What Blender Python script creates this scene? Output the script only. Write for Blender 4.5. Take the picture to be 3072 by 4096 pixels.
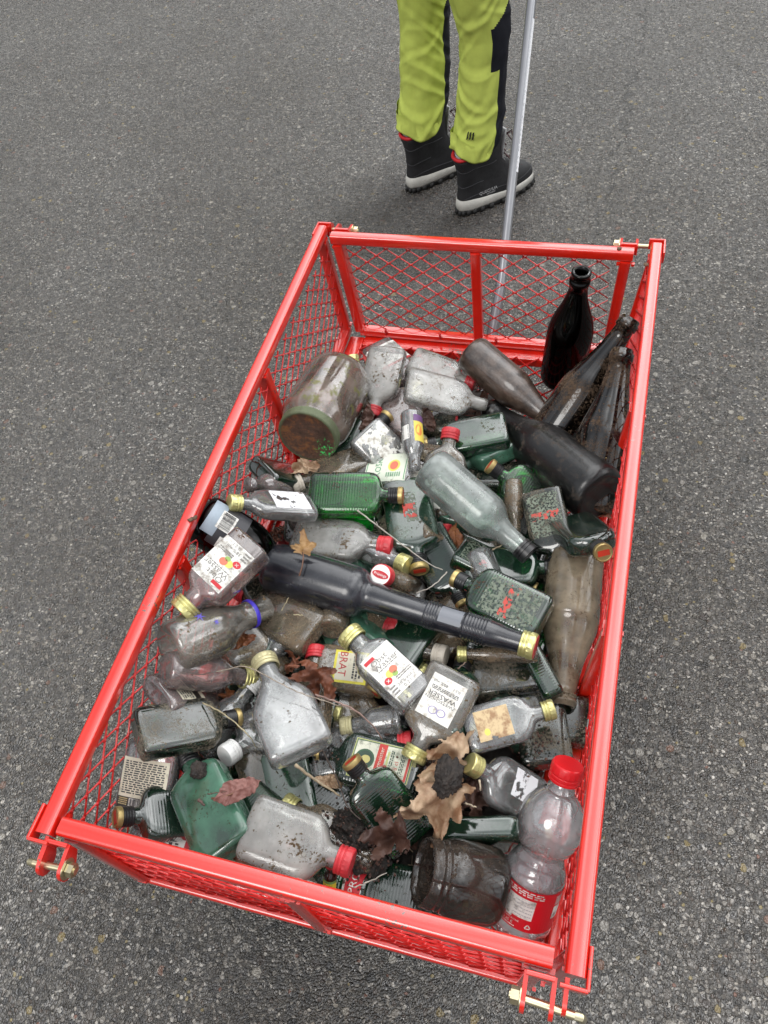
import bpy, bmesh, math, random
from mathutils import Vector, Matrix, noise
for o in list(bpy.data.objects): bpy.data.objects.remove(o, do_unlink=True)
S = bpy.context.scene
C = S.collection
R = math.radians
# ------------------------------------------------------------------ camera, sky, sun, exposure
FLOOR = 0.30                                   # height of the cart floor above the road
cam = bpy.data.cameras.new('camera'); cam_o = bpy.data.objects.new('camera', cam); C.objects.link(cam_o)
cam.sensor_fit = 'VERTICAL'; cam.sensor_height = 32.0; cam.lens = 32.0 * 3101.96 / 4096
cam.clip_start = 0.05; cam.clip_end = 500
cam_o.rotation_euler = (0.631683, 0.113650, 0.251259)
cam_o.location = (0.24696, -0.10567, 1.44801)
S.camera = cam_o
w = bpy.data.worlds.new('World'); S.world = w; w.use_nodes = True
nt = w.node_tree; nt.nodes.clear()
sky = nt.nodes.new('ShaderNodeTexSky'); sky.sky_type = 'NISHITA'; sky.sun_disc = False
sky.sun_elevation = R(52); sky.sun_rotation = R(200); sky.air_density = 1.0; sky.dust_density = 4.0; sky.ozone_density = 1.0
hs = nt.nodes.new('ShaderNodeHueSaturation'); hs.inputs['Saturation'].default_value = 0.16
bg = nt.nodes.new('ShaderNodeBackground'); bg.inputs['Strength'].default_value = 0.12
wo = nt.nodes.new('ShaderNodeOutputWorld')
# thick cloud evens the sky out: brighter overhead than a clear one, mottled by cloud
tc = nt.nodes.new('ShaderNodeTexCoord')
cn = nt.nodes.new('ShaderNodeTexNoise'); cn.inputs['Scale'].default_value = 2.2; cn.inputs['Detail'].default_value = 5
nt.links.new(tc.outputs['Generated'], cn.inputs['Vector'])
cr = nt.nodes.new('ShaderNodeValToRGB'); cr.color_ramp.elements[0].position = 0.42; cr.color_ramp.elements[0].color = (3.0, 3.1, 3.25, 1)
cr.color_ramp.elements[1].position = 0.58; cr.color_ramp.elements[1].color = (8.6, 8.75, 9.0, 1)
nt.links.new(cn.outputs['Fac'], cr.inputs['Fac'])
# sky gradient shaped for reflections: bright ahead, right and overhead, darker to the left
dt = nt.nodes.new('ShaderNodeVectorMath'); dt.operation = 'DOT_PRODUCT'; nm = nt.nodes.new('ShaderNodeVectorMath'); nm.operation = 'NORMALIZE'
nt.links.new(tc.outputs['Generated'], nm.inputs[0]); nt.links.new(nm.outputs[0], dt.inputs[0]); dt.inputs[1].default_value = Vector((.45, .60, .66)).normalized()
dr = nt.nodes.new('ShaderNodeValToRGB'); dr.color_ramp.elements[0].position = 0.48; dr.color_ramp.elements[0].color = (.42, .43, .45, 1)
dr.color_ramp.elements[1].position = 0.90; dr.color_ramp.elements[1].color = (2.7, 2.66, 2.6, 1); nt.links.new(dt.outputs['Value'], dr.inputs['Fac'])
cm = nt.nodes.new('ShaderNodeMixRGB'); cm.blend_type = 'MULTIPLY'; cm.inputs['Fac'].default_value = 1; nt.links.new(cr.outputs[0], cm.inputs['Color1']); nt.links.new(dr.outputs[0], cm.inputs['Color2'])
mx = nt.nodes.new('ShaderNodeMixRGB'); mx.inputs['Fac'].default_value = 0.85
nt.links.new(sky.outputs[0], hs.inputs['Color']); nt.links.new(hs.outputs[0], mx.inputs['Color1']); nt.links.new(cm.outputs[0], mx.inputs['Color2'])
# unseen dark band added round the horizon to shape reflections, with an uneven top edge
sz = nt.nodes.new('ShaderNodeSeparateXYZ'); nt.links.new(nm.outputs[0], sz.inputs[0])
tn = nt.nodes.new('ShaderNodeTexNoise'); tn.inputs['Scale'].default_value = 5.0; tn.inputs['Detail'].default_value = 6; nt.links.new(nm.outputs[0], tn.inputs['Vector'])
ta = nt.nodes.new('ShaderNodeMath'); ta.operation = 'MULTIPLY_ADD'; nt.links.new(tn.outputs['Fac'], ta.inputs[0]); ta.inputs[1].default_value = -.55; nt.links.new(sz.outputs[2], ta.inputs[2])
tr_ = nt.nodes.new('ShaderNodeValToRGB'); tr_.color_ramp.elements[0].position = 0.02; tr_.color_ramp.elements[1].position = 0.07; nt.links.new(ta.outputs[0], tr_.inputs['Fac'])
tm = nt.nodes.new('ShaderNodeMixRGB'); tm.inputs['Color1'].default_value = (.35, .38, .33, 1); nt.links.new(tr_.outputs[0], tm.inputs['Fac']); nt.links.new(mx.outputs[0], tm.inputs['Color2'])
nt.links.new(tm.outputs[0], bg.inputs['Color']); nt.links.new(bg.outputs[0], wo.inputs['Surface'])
sun = bpy.data.lights.new('sun', 'SUN'); sun.energy = 0.5; sun.angle = R(25); sun.color = (1, 0.97, 0.93)
sun_o = bpy.data.objects.new('sun', sun); C.objects.link(sun_o); sun_o.rotation_euler = (R(38), 0, R(-20))
S.view_settings.view_transform = 'Standard'; S.view_settings.look = 'None'; S.view_settings.gamma = 1
S.view_settings.exposure = 1.14
S.render.engine = 'CYCLES'
S.cycles.max_bounces = 10; S.cycles.transparent_max_bounces = 40; S.cycles.diffuse_bounces = 2; S.cycles.glossy_bounces = 4
S.cycles.transmission_bounces = 8; S.cycles.caustics_reflective = False; S.cycles.caustics_refractive = False
S.cycles.use_denoising = True; S.cycles.sample_clamp_indirect = 4
try: S.cycles.denoiser = 'OPENIMAGEDENOISE'
except Exception: pass
# ------------------------------------------------------------------ node helpers
def N(nt, t, **kw):
    n = nt.nodes.new(t)
    for k, v in kw.items():
        if k in n.inputs.keys(): n.inputs[k].default_value = v
        else: setattr(n, k, v)
    return n
def ramp(nt, src, stops, interp='LINEAR'):
    r = nt.nodes.new('ShaderNodeValToRGB'); cr = r.color_ramp; cr.interpolation = interp
    while len(cr.elements) > 1: cr.elements.remove(cr.elements[0])
    cr.elements[0].position = stops[0][0]; cr.elements[0].color = col(stops[0][1])
    for p, c in stops[1:]:
        e = cr.elements.new(p); e.color = col(c)
    nt.links.new(src, r.inputs['Fac']); return r.outputs['Color']
def col(c):
    if isinstance(c, (int, float)): return (c, c, c, 1)
    return (c[0], c[1], c[2], 1)
def math_n(nt, op, a, b=None, clamp=False):
    m = nt.nodes.new('ShaderNodeMath'); m.operation = op; m.use_clamp = clamp
    for i, v in enumerate((a, b)):
        if v is None: continue
        if isinstance(v, (int, float)): m.inputs[i].default_value = v
        else: nt.links.new(v, m.inputs[i])
    return m.outputs[0]
def mixc(nt, f, a, b, mode='MIX'):
    m = nt.nodes.new('ShaderNodeMixRGB'); m.blend_type = mode
    for k, v in (('Fac', f), ('Color1', a), ('Color2', b)):
        if isinstance(v, (int, float)) and k == 'Fac': m.inputs[k].default_value = v
        elif isinstance(v, (int, float, tuple)): m.inputs[k].default_value = col(v)
        else: nt.links.new(v, m.inputs[k])
    return m.outputs[0]
def mat_new(name):
    m = bpy.data.materials.new(name); m.use_nodes = True; nt = m.node_tree; nt.nodes.clear()
    out = nt.nodes.new('ShaderNodeOutputMaterial'); return m, nt, out
def obj_coord(nt, rnd=True):
    t = nt.nodes.new('ShaderNodeTexCoord'); v = t.outputs['Object']
    if rnd:
        oi = nt.nodes.new('ShaderNodeObjectInfo'); k = math_n(nt, 'MULTIPLY', oi.outputs['Random'], 37.0)
        a = nt.nodes.new('ShaderNodeVectorMath'); a.operation = 'ADD'; nt.links.new(v, a.inputs[0]); nt.links.new(k, a.inputs[1]); v = a.outputs[0]
    return v
def noise_n(nt, v, scale, detail=4, rough=0.55, dist=0.0):
    n = N(nt, 'ShaderNodeTexNoise', Scale=scale, Detail=detail, Roughness=rough, Distortion=dist)
    nt.links.new(v, n.inputs['Vector']); return n.outputs['Fac']
def mixs(nt, f, a, b):
    m = nt.nodes.new('ShaderNodeMixShader')
    if isinstance(f, (int, float)): m.inputs[0].default_value = f
    else: nt.links.new(f, m.inputs[0])
    nt.links.new(a, m.inputs[1]); nt.links.new(b, m.inputs[2]); return m.outputs[0]
def bump(nt, h, strength=0.3, dist=0.001):
    b = N(nt, 'ShaderNodeBump', Strength=strength, Distance=dist); nt.links.new(h, b.inputs['Height']); return b.outputs[0]
MATS = {}
def glass(name, tint, film=0.3, film_col=(0.5, 0.5, 0.48), dirt=0.3, dirt_col=(0.07, 0.05, 0.035), rough=0.08, thick=1.0, ribs=False, speck=0.3, moss=None, shine=1.0, edgek=0.55):
    """an empty thin-walled bottle: light passes through the wall, more wall (and colour) towards the edges,
    a film of dust and painted-in sky glow on it, patches of soil and small specks"""
    if name in MATS: return MATS[name]
    m, nt, out = mat_new(name); v = obj_coord(nt)
    lw = N(nt, 'ShaderNodeLayerWeight', Blend=0.35)
    fac = math_n(nt, 'POWER', lw.outputs['Facing'], 1.6)
    tr = nt.nodes.new('ShaderNodeBsdfTransparent')
    edge = tuple(c ** (2.2 * thick) * edgek for c in tint)
    nt.links.new(mixc(nt, fac, tint, edge), tr.inputs['Color'])
    n1 = noise_n(nt, v, 60, 4, 0.6); n2 = noise_n(nt, v, 260, 5, 0.7); n3 = noise_n(nt, v, 22, 3); n3s = noise_n(nt, v, 26, 1)
    if ribs:
        wv = N(nt, 'ShaderNodeTexWave', Scale=70.0, Distortion=0.3, bands_direction='Z'); t = nt.nodes.new('ShaderNodeTexCoord'); nt.links.new(t.outputs['Object'], wv.inputs['Vector'])
        hgt = math_n(nt, 'ADD', n3s, math_n(nt, 'MULTIPLY', wv.outputs['Fac'], 0.7))
        nb = bump(nt, hgt, 0.20, 0.0008)
    else:
        nb = bump(nt, n3s, 0.14, 0.003)
    gl = N(nt, 'ShaderNodeBsdfGlossy', Roughness=rough); nt.links.new(nb, gl.inputs['Normal'])
    fr = N(nt, 'ShaderNodeFresnel', IOR=1.5); nt.links.new(nb, fr.inputs['Normal'])
    base = mixs(nt, math_n(nt, 'ADD', math_n(nt, 'MULTIPLY', fr.outputs[0], 1.15 * shine, True), 0.0, True), tr.outputs[0], gl.outputs[0])
    # film: pale dust, plus painted sky glow on clear bottles, scatters forward and back
    df = N(nt, 'ShaderNodeBsdfDiffuse'); tl = N(nt, 'ShaderNodeBsdfTranslucent')
    fc = mixc(nt, ramp(nt, n1, [(0.35, 0.0), (0.65, 1.0)]), film_col, tuple(c * 0.62 for c in film_col))
    nt.links.new(fc, df.inputs['Color']); nt.links.new(fc, tl.inputs['Color'])
    fs = mixs(nt, 0.35, df.outputs[0], tl.outputs[0])
    fm = math_n(nt, 'MULTIPLY', ramp(nt, math_n(nt, 'ADD', math_n(nt, 'MULTIPLY', n3, 0.6), math_n(nt, 'MULTIPLY', n1, 0.4)), [(0.36, 0.25), (0.60, 1.3)]), film, True)
    fm = math_n(nt, 'MULTIPLY', fm, math_n(nt, 'SUBTRACT', 1.0, math_n(nt, 'MULTIPLY', fac, 0.62)), True)
    s = mixs(nt, fm, base, fs)
    # a faint gloss stays over the film
    g2 = N(nt, 'ShaderNodeBsdfGlossy', Roughness=max(0.12, rough * 1.4)); nt.links.new(nb, g2.inputs['Normal']); s = mixs(nt, math_n(nt, 'MULTIPLY', fr.outputs[0], 0.55 * shine, True), s, g2.outputs[0])
    # soil patches
    dd = N(nt, 'ShaderNodeBsdfDiffuse', Roughness=1.0)
    nt.links.new(mixc(nt, n2, tuple(c * 0.5 for c in dirt_col), tuple(min(1, c * 1.7) for c in dirt_col)), dd.inputs['Color'])
    nt.links.new(bump(nt, n2, 0.9, 0.002), dd.inputs['Normal'])
    sp = ramp(nt, math_n(nt, 'ADD', noise_n(nt, v, 230, 3, 0.6), math_n(nt, 'MULTIPLY', math_n(nt, 'SUBTRACT', noise_n(nt, v, 30, 3), 0.5), 0.75)), [(0.74 - 0.12 * speck, 0.0), (0.78 - 0.12 * speck, 1.0)])
    th = 0.78 - 0.38 * dirt
    mask = ramp(nt, math_n(nt, 'ADD', math_n(nt, 'MULTIPLY', n3, 0.55), math_n(nt, 'MULTIPLY', n2, 0.45)), [(th - 0.06, 0.0), (th + 0.09, 1.0)])
    mask = math_n(nt, 'MAXIMUM', mask, math_n(nt, 'MULTIPLY', sp, min(1, speck * 2)))
    s = mixs(nt, mask, s, dd.outputs[0])
    if moss:
        md = N(nt, 'ShaderNodeBsdfDiffuse', Color=col(moss)); mm = ramp(nt, noise_n(nt, v, 40, 5, 0.7), [(0.55, 0.0), (0.66, 0.8)])
        s = mixs(nt, mm, s, md.outputs[0])
    m['tint'] = list(tint); nt.links.new(s, out.inputs['Surface']); MATS[name] = m; return m
def solid(name, c, rough=0.5, metal=0.0, coat=0.0, cior=1.5, var=0.0, vscale=30, dirt=0.0, dirt_col=(0.06, 0.045, 0.03), bmp=0.0, bscale=80, spec=0.5, trans=0.0, dscale=45, c2=None, rv=0.0, chip=None):
    if name in MATS: return MATS[name]
    m, nt, out = mat_new(name); v = obj_coord(nt)
    b = N(nt, 'ShaderNodeBsdfPrincipled', Roughness=rough, Metallic=metal)
    b.inputs['Specular IOR Level'].default_value = spec; b.inputs['Coat Weight'].default_value = coat; b.inputs['Coat Roughness'].default_value = 0.12; b.inputs['Coat IOR'].default_value = cior
    cc = c
    if var or c2:
        c2 = c2 or tuple(x * (1 - var) for x in c)
        cc = mixc(nt, ramp(nt, noise_n(nt, v, vscale, 5, 0.6), [(0.36, 0.0), (0.64, 1.0)]), c, c2)
    if dirt:
        th = 0.80 - 0.36 * dirt; n2 = noise_n(nt, v, dscale, 8, 0.75)
        mk = ramp(nt, n2, [(th - 0.05, 0.0), (th + 0.06, 1.0)]); cc = mixc(nt, mk, cc, dirt_col)
        rr = ramp(nt, mk, [(0.0, rough), (1.0, 0.85)]); nt.links.new(rr, b.inputs['Roughness'])
    elif rv:
        nt.links.new(ramp(nt, noise_n(nt, v, vscale * 0.7, 5, 0.6), [(0.35, rough), (0.65, rough + rv)]), b.inputs['Roughness'])
    if chip: cc = mixc(nt, ramp(nt, math_n(nt, 'ADD', noise_n(nt, v, 150, 4, .7), math_n(nt, 'MULTIPLY', math_n(nt, 'SUBTRACT', noise_n(nt, v, 11, 2), .5), .8)), [(.735, 0), (.755, 1)]), cc, chip)
    if isinstance(cc, tuple): b.inputs['Base Color'].default_value = col(cc)
    else: nt.links.new(cc, b.inputs['Base Color'])
    if bmp: nt.links.new(bump(nt, noise_n(nt, v, bscale, 6, 0.65), bmp, 0.003), b.inputs['Normal'])
    s = b.outputs[0]
    if trans:
        t = N(nt, 'ShaderNodeBsdfTranslucent', Color=col(c)); s = mixs(nt, trans, s, t.outputs[0])
    nt.links.new(s, out.inputs['Surface']); MATS[name] = m; return m
def paper(name, c, torn=0.0, stain=0.3, stain_col=(0.10, 0.07, 0.04), tscale=38):
    if name in MATS: return MATS[name]
    m, nt, out = mat_new(name); v = obj_coord(nt)
    b = N(nt, 'ShaderNodeBsdfPrincipled', Roughness=0.55)
    n1 = noise_n(nt, v, 70, 7, 0.72)
    cc = mixc(nt, ramp(nt, n1, [(0.62 - 0.2 * stain, 0.0), (0.74 - 0.16 * stain, 1.0)]), c, stain_col)
    cc = mixc(nt, 0.25, cc, mixc(nt, noise_n(nt, v, 25, 3), c, tuple(x * 0.8 for x in c)))
    nt.links.new(cc, b.inputs['Base Color']); s = b.outputs[0]
    if torn:
        t = nt.nodes.new('ShaderNodeBsdfTransparent'); th = 0.68 - 0.3 * torn
        n = noise_n(nt, v, tscale, 6, 0.6)
        s = mixs(nt, ramp(nt, n, [(th, 0.0), (th + 0.015, 1.0)]), s, t.outputs[0])
    nt.links.new(s, out.inputs['Surface']); MATS[name] = m; return m
# ------------------------------------------------------------------ object helpers
def link(name, bm, mats, parent=None, smooth=True):
    me = bpy.data.meshes.new(name); bm.normal_update(); bm.to_mesh(me); bm.free()
    for m in (mats if isinstance(mats, (list, tuple)) else [mats]): me.materials.append(m)
    if smooth: me.polygons.foreach_set('use_smooth', [True] * len(me.polygons))
    o = bpy.data.objects.new(name, me); C.objects.link(o)
    if parent: o.parent = parent
    return o
def sharp(o, deg=35):
    me = o.data
    bm = bmesh.new(); bm.from_mesh(me)
    for e in bm.edges:
        if len(e.link_faces) == 2 and e.calc_face_angle(0) > R(deg): e.smooth = False
    bm.to_mesh(me); bm.free(); return o
def tag(o, label=None, cat=None, group=None, kind=None):
    if label: o['label'] = label
    if cat: o['category'] = cat
    if group: o['group'] = group
    if kind: o['kind'] = kind
    return o
def empty(name, loc=(0, 0, 0), rot=None):
    o = bpy.data.objects.new(name, None); C.objects.link(o); o.empty_display_size = 0.03
    o.location = loc
    if rot is not None: o.rotation_euler = rot
    return o
def frame_of(d, up=Vector((0, 0, 1))):
    d = Vector(d).normalized(); x = up.cross(d)
    if x.length < 1e-4: x = Vector((1, 0, 0)).cross(d)
    x.normalize(); return x, d.cross(x).normalized(), d
def ring_loft(bm, rings, closed=True, cap0=True, cap1=True, mi=0):
    vs = [[bm.verts.new(p) for p in r] for r in rings]
    n = len(vs[0])
    for a, b in zip(vs, vs[1:]):
        for i in range(n if closed else n - 1):
            j = (i + 1) % n
            f = bm.faces.new((a[i], a[j], b[j], b[i])); f.material_index = mi
    if cap0: f = bm.faces.new(list(reversed(vs[0]))); f.material_index = mi
    if cap1: f = bm.faces.new(vs[-1]); f.material_index = mi
    return vs
def rsq(w, h, r, k=3):
    pts = []
    for cx, cy, a0 in ((w / 2 - r, h / 2 - r, 0), (-w / 2 + r, h / 2 - r, 90), (-w / 2 + r, -h / 2 + r, 180), (w / 2 - r, -h / 2 + r, 270)):
        for i in range(k + 1):
            a = R(a0 + 90 * i / k); pts.append((cx + r * math.cos(a), cy + r * math.sin(a)))
    return pts
def beam(bm, a, b, w, h=None, r=None, up=Vector((0, 0, 1)), mi=0):
    h = h or w; r = r if r is not None else min(w, h) * 0.24
    a = Vector(a); b = Vector(b); x, y, d = frame_of(b - a, up)
    sec = rsq(w, h, r)
    ring_loft(bm, [[a + x * p + y * q for p, q in sec], [b + x * p + y * q for p, q in sec]], mi=mi)
def box(bm, c, s, M=None, mi=0):
    vs = []
    for z in (-1, 1):
        for x, y in ((-1, -1), (1, -1), (1, 1), (-1, 1)):
            p = Vector((c[0] + x * s[0] / 2, c[1] + y * s[1] / 2, c[2] + z * s[2] / 2)); vs.append(bm.verts.new(M @ p if M else p))
    for f in ((3, 2, 1, 0), (4, 5, 6, 7), (0, 1, 5, 4), (1, 2, 6, 5), (2, 3, 7, 6), (3, 0, 4, 7)):
        bm.faces.new([vs[i] for i in f]).material_index = mi
def tube(bm, pts, rad, seg=10, cap=True, mi=0):
    pts = [Vector(p) for p in pts]; rings = []; up = None
    for i, p in enumerate(pts):
        d = (pts[min(i + 1, len(pts) - 1)] - pts[max(i - 1, 0)]).normalized()
        if up is None: x, y, _ = frame_of(d)
        else:
            x = (up - d * up.dot(d)).normalized(); y = d.cross(x)
        up = x
        rr = rad[i] if isinstance(rad, (list, tuple)) else rad
        rings.append([p + (x * math.cos(2 * math.pi * k / seg) + y * math.sin(2 * math.pi * k / seg)) * rr for k in range(seg)])
    ring_loft(bm, rings, cap0=cap, cap1=cap, mi=mi)
def cyl(bm, a, b, r, seg=16, mi=0): tube(bm, [a, b], r, seg, mi=mi)
def lerp(a, b, t): return a + (b - a) * t
FC = {}
def text_mesh(s, size=1.0):
    """(verts, faces) of a line of lettering, centred on 0,0"""
    if (s) in FC: return FC[s]
    cu = bpy.data.curves.new('lettering', 'FONT'); cu.body = s; cu.size = 1; cu.align_x = 'CENTER'; cu.align_y = 'CENTER'; cu.resolution_u = 2
    o = bpy.data.objects.new('lettering', cu); C.objects.link(o)
    dg = bpy.context.evaluated_depsgraph_get(); me = bpy.data.meshes.new_from_object(o.evaluated_get(dg))
    r = ([v.co.copy() for v in me.vertices], [list(p.vertices) for p in me.polygons])
    bpy.data.objects.remove(o); bpy.data.curves.remove(cu); bpy.data.meshes.remove(me)
    FC[s] = r; return r
# ------------------------------------------------------------------ bottle shapes: rings (z, half width, half depth, squareness)
def cylp(pts): return [(z, r, r, 2.0) for z, r in pts]
PROF = {
 'herb': dict(L=.163, neck=(.130, .1385, .0122), rings=[(.0006, .028, .009, 4), (0, .032, .012, 4), (.0018, .0362, .0150, 5), (.005, .0384, .0168, 6), (.010, .039, .0175, 6.5), (.104, .039, .0175, 6.5), (.111, .0383, .0173, 5.5), (.117, .0358, .0168, 4.5), (.1215, .0305, .0158, 3.6), (.1250, .0225, .0145, 2.8), (.1275, .0155, .0132, 2.2), (.130, .0125, .0125, 2), (.1385, .0122, .0122, 2), (.146, .0122, .0122, 2)]),
 'flask': dict(L=.158, neck=(.124, .138, .0128), rings=[(.0010, .026, .008, 3), (0, .033, .012, 3.2), (.0020, .0375, .0150, 3.4), (.006, .0395, .0166, 3.6), (.012, .040, .0172, 3.8), (.088, .040, .0172, 3.8), (.097, .0388, .0170, 3.4), (.105, .0352, .0164, 3), (.111, .0295, .0155, 2.7), (.116, .0220, .0143, 2.4), (.120, .0160, .0133, 2.1), (.125, .0132, .0128, 2), (.140, .0128, .0128, 2), (.148, .0128, .0128, 2)]),
 'wedge': dict(L=.165, neck=(.128, .146, .0130), rings=[(.0012, .026, .009, 3), (0, .034, .013, 3.4), (.0020, .0388, .0162, 4), (.006, .0408, .0180, 4.5), (.012, .0412, .0186, 4.8), (.070, .0412, .0186, 4.8), (.080, .0396, .0184, 4.2), (.090, .0352, .0176, 3.6), (.100, .0295, .0165, 3), (.110, .0235, .0152, 2.6), (.119, .0180, .0140, 2.3), (.127, .0138, .0130, 2), (.146, .0130, .0130, 2), (.154, .0130, .0130, 2)]),
 'square': dict(L=.160, neck=(.122, .140, .0130), rings=[(.0010, .018, .011, 4), (0, .022, .014, 4.5), (.0020, .0252, .0170, 6), (.006, .0265, .0180, 7), (.100, .0265, .0180, 7), (.107, .0255, .0176, 5), (.113, .0225, .0166, 3.6), (.118, .0175, .0150, 2.6), (.123, .0138, .0133, 2.1), (.141, .0130, .0130, 2), (.149, .0130, .0130, 2)]),
 'mini': dict(L=.112, neck=(.082, .097, .0100), rings=cylp([(.001, .011), (0, .014), (.002, .0165), (.005, .0172), (.062, .0172), (.069, .0160), (.075, .0130), (.080, .0106), (.084, .0100), (.097, .0098), (.104, .0098)])),
 'slim': dict(L=.135, neck=(.105, .120, .0095), rings=cylp([(.001, .009), (0, .0115), (.002, .0130), (.006, .0135), (.080, .0135), (.088, .0128), (.096, .0108), (.103, .0097), (.120, .0095), (.128, .0095)])),
 'roundsmall': dict(L=.145, neck=(.108, .126, .0125), rings=cylp([(.002, .014), (0, .020), (.002, .0240), (.006, .0262), (.014, .0268), (.070, .0268), (.080, .0256), (.089, .0225), (.097, .0180), (.104, .0140), (.112, .0126), (.126, .0125), (.134, .0125)])),
 'stubby': dict(L=.105, neck=(.070, .086, .0135), rings=cylp([(.003, .018), (0, .026), (.002, .0300), (.005, .0310), (.009, .0300), (.012, .0262), (.018, .0262), (.048, .0262), (.056, .0240), (.062, .0195), (.068, .0150), (.072, .0136), (.086, .0134), (.094, .0134)])),
 'star': dict(L=.168, neck=None, open=.0128, rings=cylp([(.002, .018), (0, .026), (.003, .0305), (.008, .0328), (.020, .0334), (.066, .0334), (.078, .0322), (.088, .0290), (.098, .0248), (.108, .0208), (.116, .0182), (.122, .0172), (.134, .0168), (.1345, .0182), (.1400, .0182), (.1405, .0166), (.1660, .0160), (.168, .0150)])),
 'wine': dict(L=.275, neck=None, open=.0125, rings=cylp([(.006, .016), (.001, .026), (0, .031), (.003, .0348), (.008, .0365), (.020, .037), (.150, .037), (.162, .0360), (.172, .0330), (.181, .0285), (.189, .0240), (.197, .0205), (.206, .0182), (.220, .0168), (.245, .0155), (.273, .0148), (.275, .0138)])),
 'stout': dict(L=.268, neck=None, open=.0105, rings=cylp([(.004, .016), (0, .032), (.003, .0395), (.010, .0428), (.020, .0434), (.118, .0434), (.134, .0424), (.150, .0394), (.166, .0345), (.182, .0286), (.198, .0232), (.212, .0194), (.226, .0172), (.240, .0162), (.2405, .0182), (.250, .0186), (.2505, .0168), (.262, .0164), (.2625, .0176), (.267, .0174), (.268, .0150)])),
 'beer': dict(L=.270, neck=None, open=.0100, rings=cylp([(.004, .016), (0, .028), (.003, .0340), (.010, .0372), (.020, .0376), (.118, .0376), (.132, .0366), (.146, .0338), (.160, .0298), (.176, .0254), (.194, .0212), (.212, .0180), (.232, .0156), (.250, .0142), (.2505, .0162), (.262, .0166), (.2625, .0150), (.268, .0148), (.270, .0132)])),
 'slope': dict(L=.275, neck=None, open=.0125, rings=cylp([(.006, .016), (0, .029), (.003, .0360), (.010, .0392), (.020, .0397), (.120, .0397), (.1275, .0394), (.128, .0388), (.142, .0374), (.160, .0334), (.180, .0282), (.200, .0236), (.220, .0202), (.240, .0180), (.254, .0172), (.2545, .0190), (.2565, .0190), (.257, .0174), (.262, .0174), (.2625, .0190), (.2685, .0190), (.269, .0172), (.2745, .0168), (.275, .0155)])),
 'decanter': dict(L=.445, neck=(.400, .425, .0150), rings=cylp([(.004, .018), (0, .030), (.003, .0365), (.008, .0398), (.018, .0410), (.150, .0410), (.160, .0398), (.168, .0360), (.174, .0300), (.178, .0252), (.182, .0240), (.186, .0236), (.190, .0240), (.240, .0214), (.275, .0200)] + sum([[(.276 + .0042 * i, .0200), (.2775 + .0042 * i, .0215), (.2790 + .0042 * i, .0215)] for i in range(5)], []) + [(.298, .0200), (.335, .0198)] + sum([[(.337 + .0046 * i, .0198), (.3385 + .0046 * i, .0214), (.3402 + .0046 * i, .0214)] for i in range(8)], []) + [(.376, .0195), (.390, .0180), (.402, .0160), (.425, .0150), (.436, .0150)])),
 'barrel': dict(L=.230, neck=(.185, .205, .0150), rings=cylp([(.004, .020), (0, .032), (.004, .0410), (.012, .0470), (.024, .0492), (.090, .0495), (.110, .0480), (.128, .0430), (.144, .0350), (.158, .0260), (.172, .0190), (.185, .0160), (.205, .0152), (.214, .0152)])),
 'bigjar': dict(L=.190, neck=None, open=None, rings=cylp([(.006, .030), (.001, .044), (0, .050), (.004, .0580), (.014, .0632), (.030, .0650), (.130, .0650), (.146, .0632), (.158, .0590), (.166, .0545), (.170, .0530), (.180, .0525)])),
 'jar': dict(L=.112, neck=None, open=.0355, rings=cylp([(.004, .022), (0, .034), (.003, .0405), (.009, .0440), (.018, .0448), (.066, .0448), (.076, .0436), (.083, .0408), (.087, .0392), (.088, .0402), (.0905, .0402), (.0915, .0390), (.096, .0390), (.097, .0402), (.0995, .0402), (.1005, .0390), (.108, .0388), (.112, .0375)])),
 'pet': dict(L=.248, neck=(.210, .226, .0130), rings=cylp([(.020, .004), (.012, .010), (.004, .018), (0, .0235), (.003, .0285), (.010, .0320), (.022, .0345), (.026, .0345), (.0300, .0338), (.0885, .0338), (.089, .0346), (.092, .0345), (.098, .0335), (.108, .0295), (.1125, .0270), (.1138, .0276), (.1155, .0257), (.1172, .0262), (.1190, .0243), (.1208, .0249), (.1226, .0238), (.126, .0246), (.131, .0284), (.138, .0325), (.147, .0352), (.158, .0368), (.169, .0366), (.180, .0346), (.190, .0306), (.199, .0245), (.206, .0182), (.2105, .0142), (.2115, .0155), (.2135, .0155), (.214, .0132), (.226, .0130), (.238, .0128)])),
}
def prof_at(P, z):
    rs = [r for i, r in enumerate(P['rings'][2:])]
    if z <= rs[0][0]: return rs[0][1:]
    for a, b in zip(rs, rs[1:]):
        if a[0] <= z <= b[0]:
            t = (z - a[0]) / max(1e-9, b[0] - a[0]); return tuple(lerp(p, q, t) for p, q in zip(a[1:], b[1:]))
    return rs[-1][1:]
def surf(P, u, v, off):
    """a point u across (to the viewer's right) and v up the axis of the front face, off above the glass"""
    rx, ry, n = prof_at(P, v)
    if abs(rx - ry) < 1e-5 and n < 2.01:
        a = u / rx; r = rx + off; return Vector((-math.sin(a) * r, math.cos(a) * r, v))
    x = max(-0.985 * rx, min(0.985 * rx, -u)); y = ry * (1 - (abs(x) / rx) ** n) ** (1 / n)
    return Vector((x, y + off, v))
BODY = {}
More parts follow.
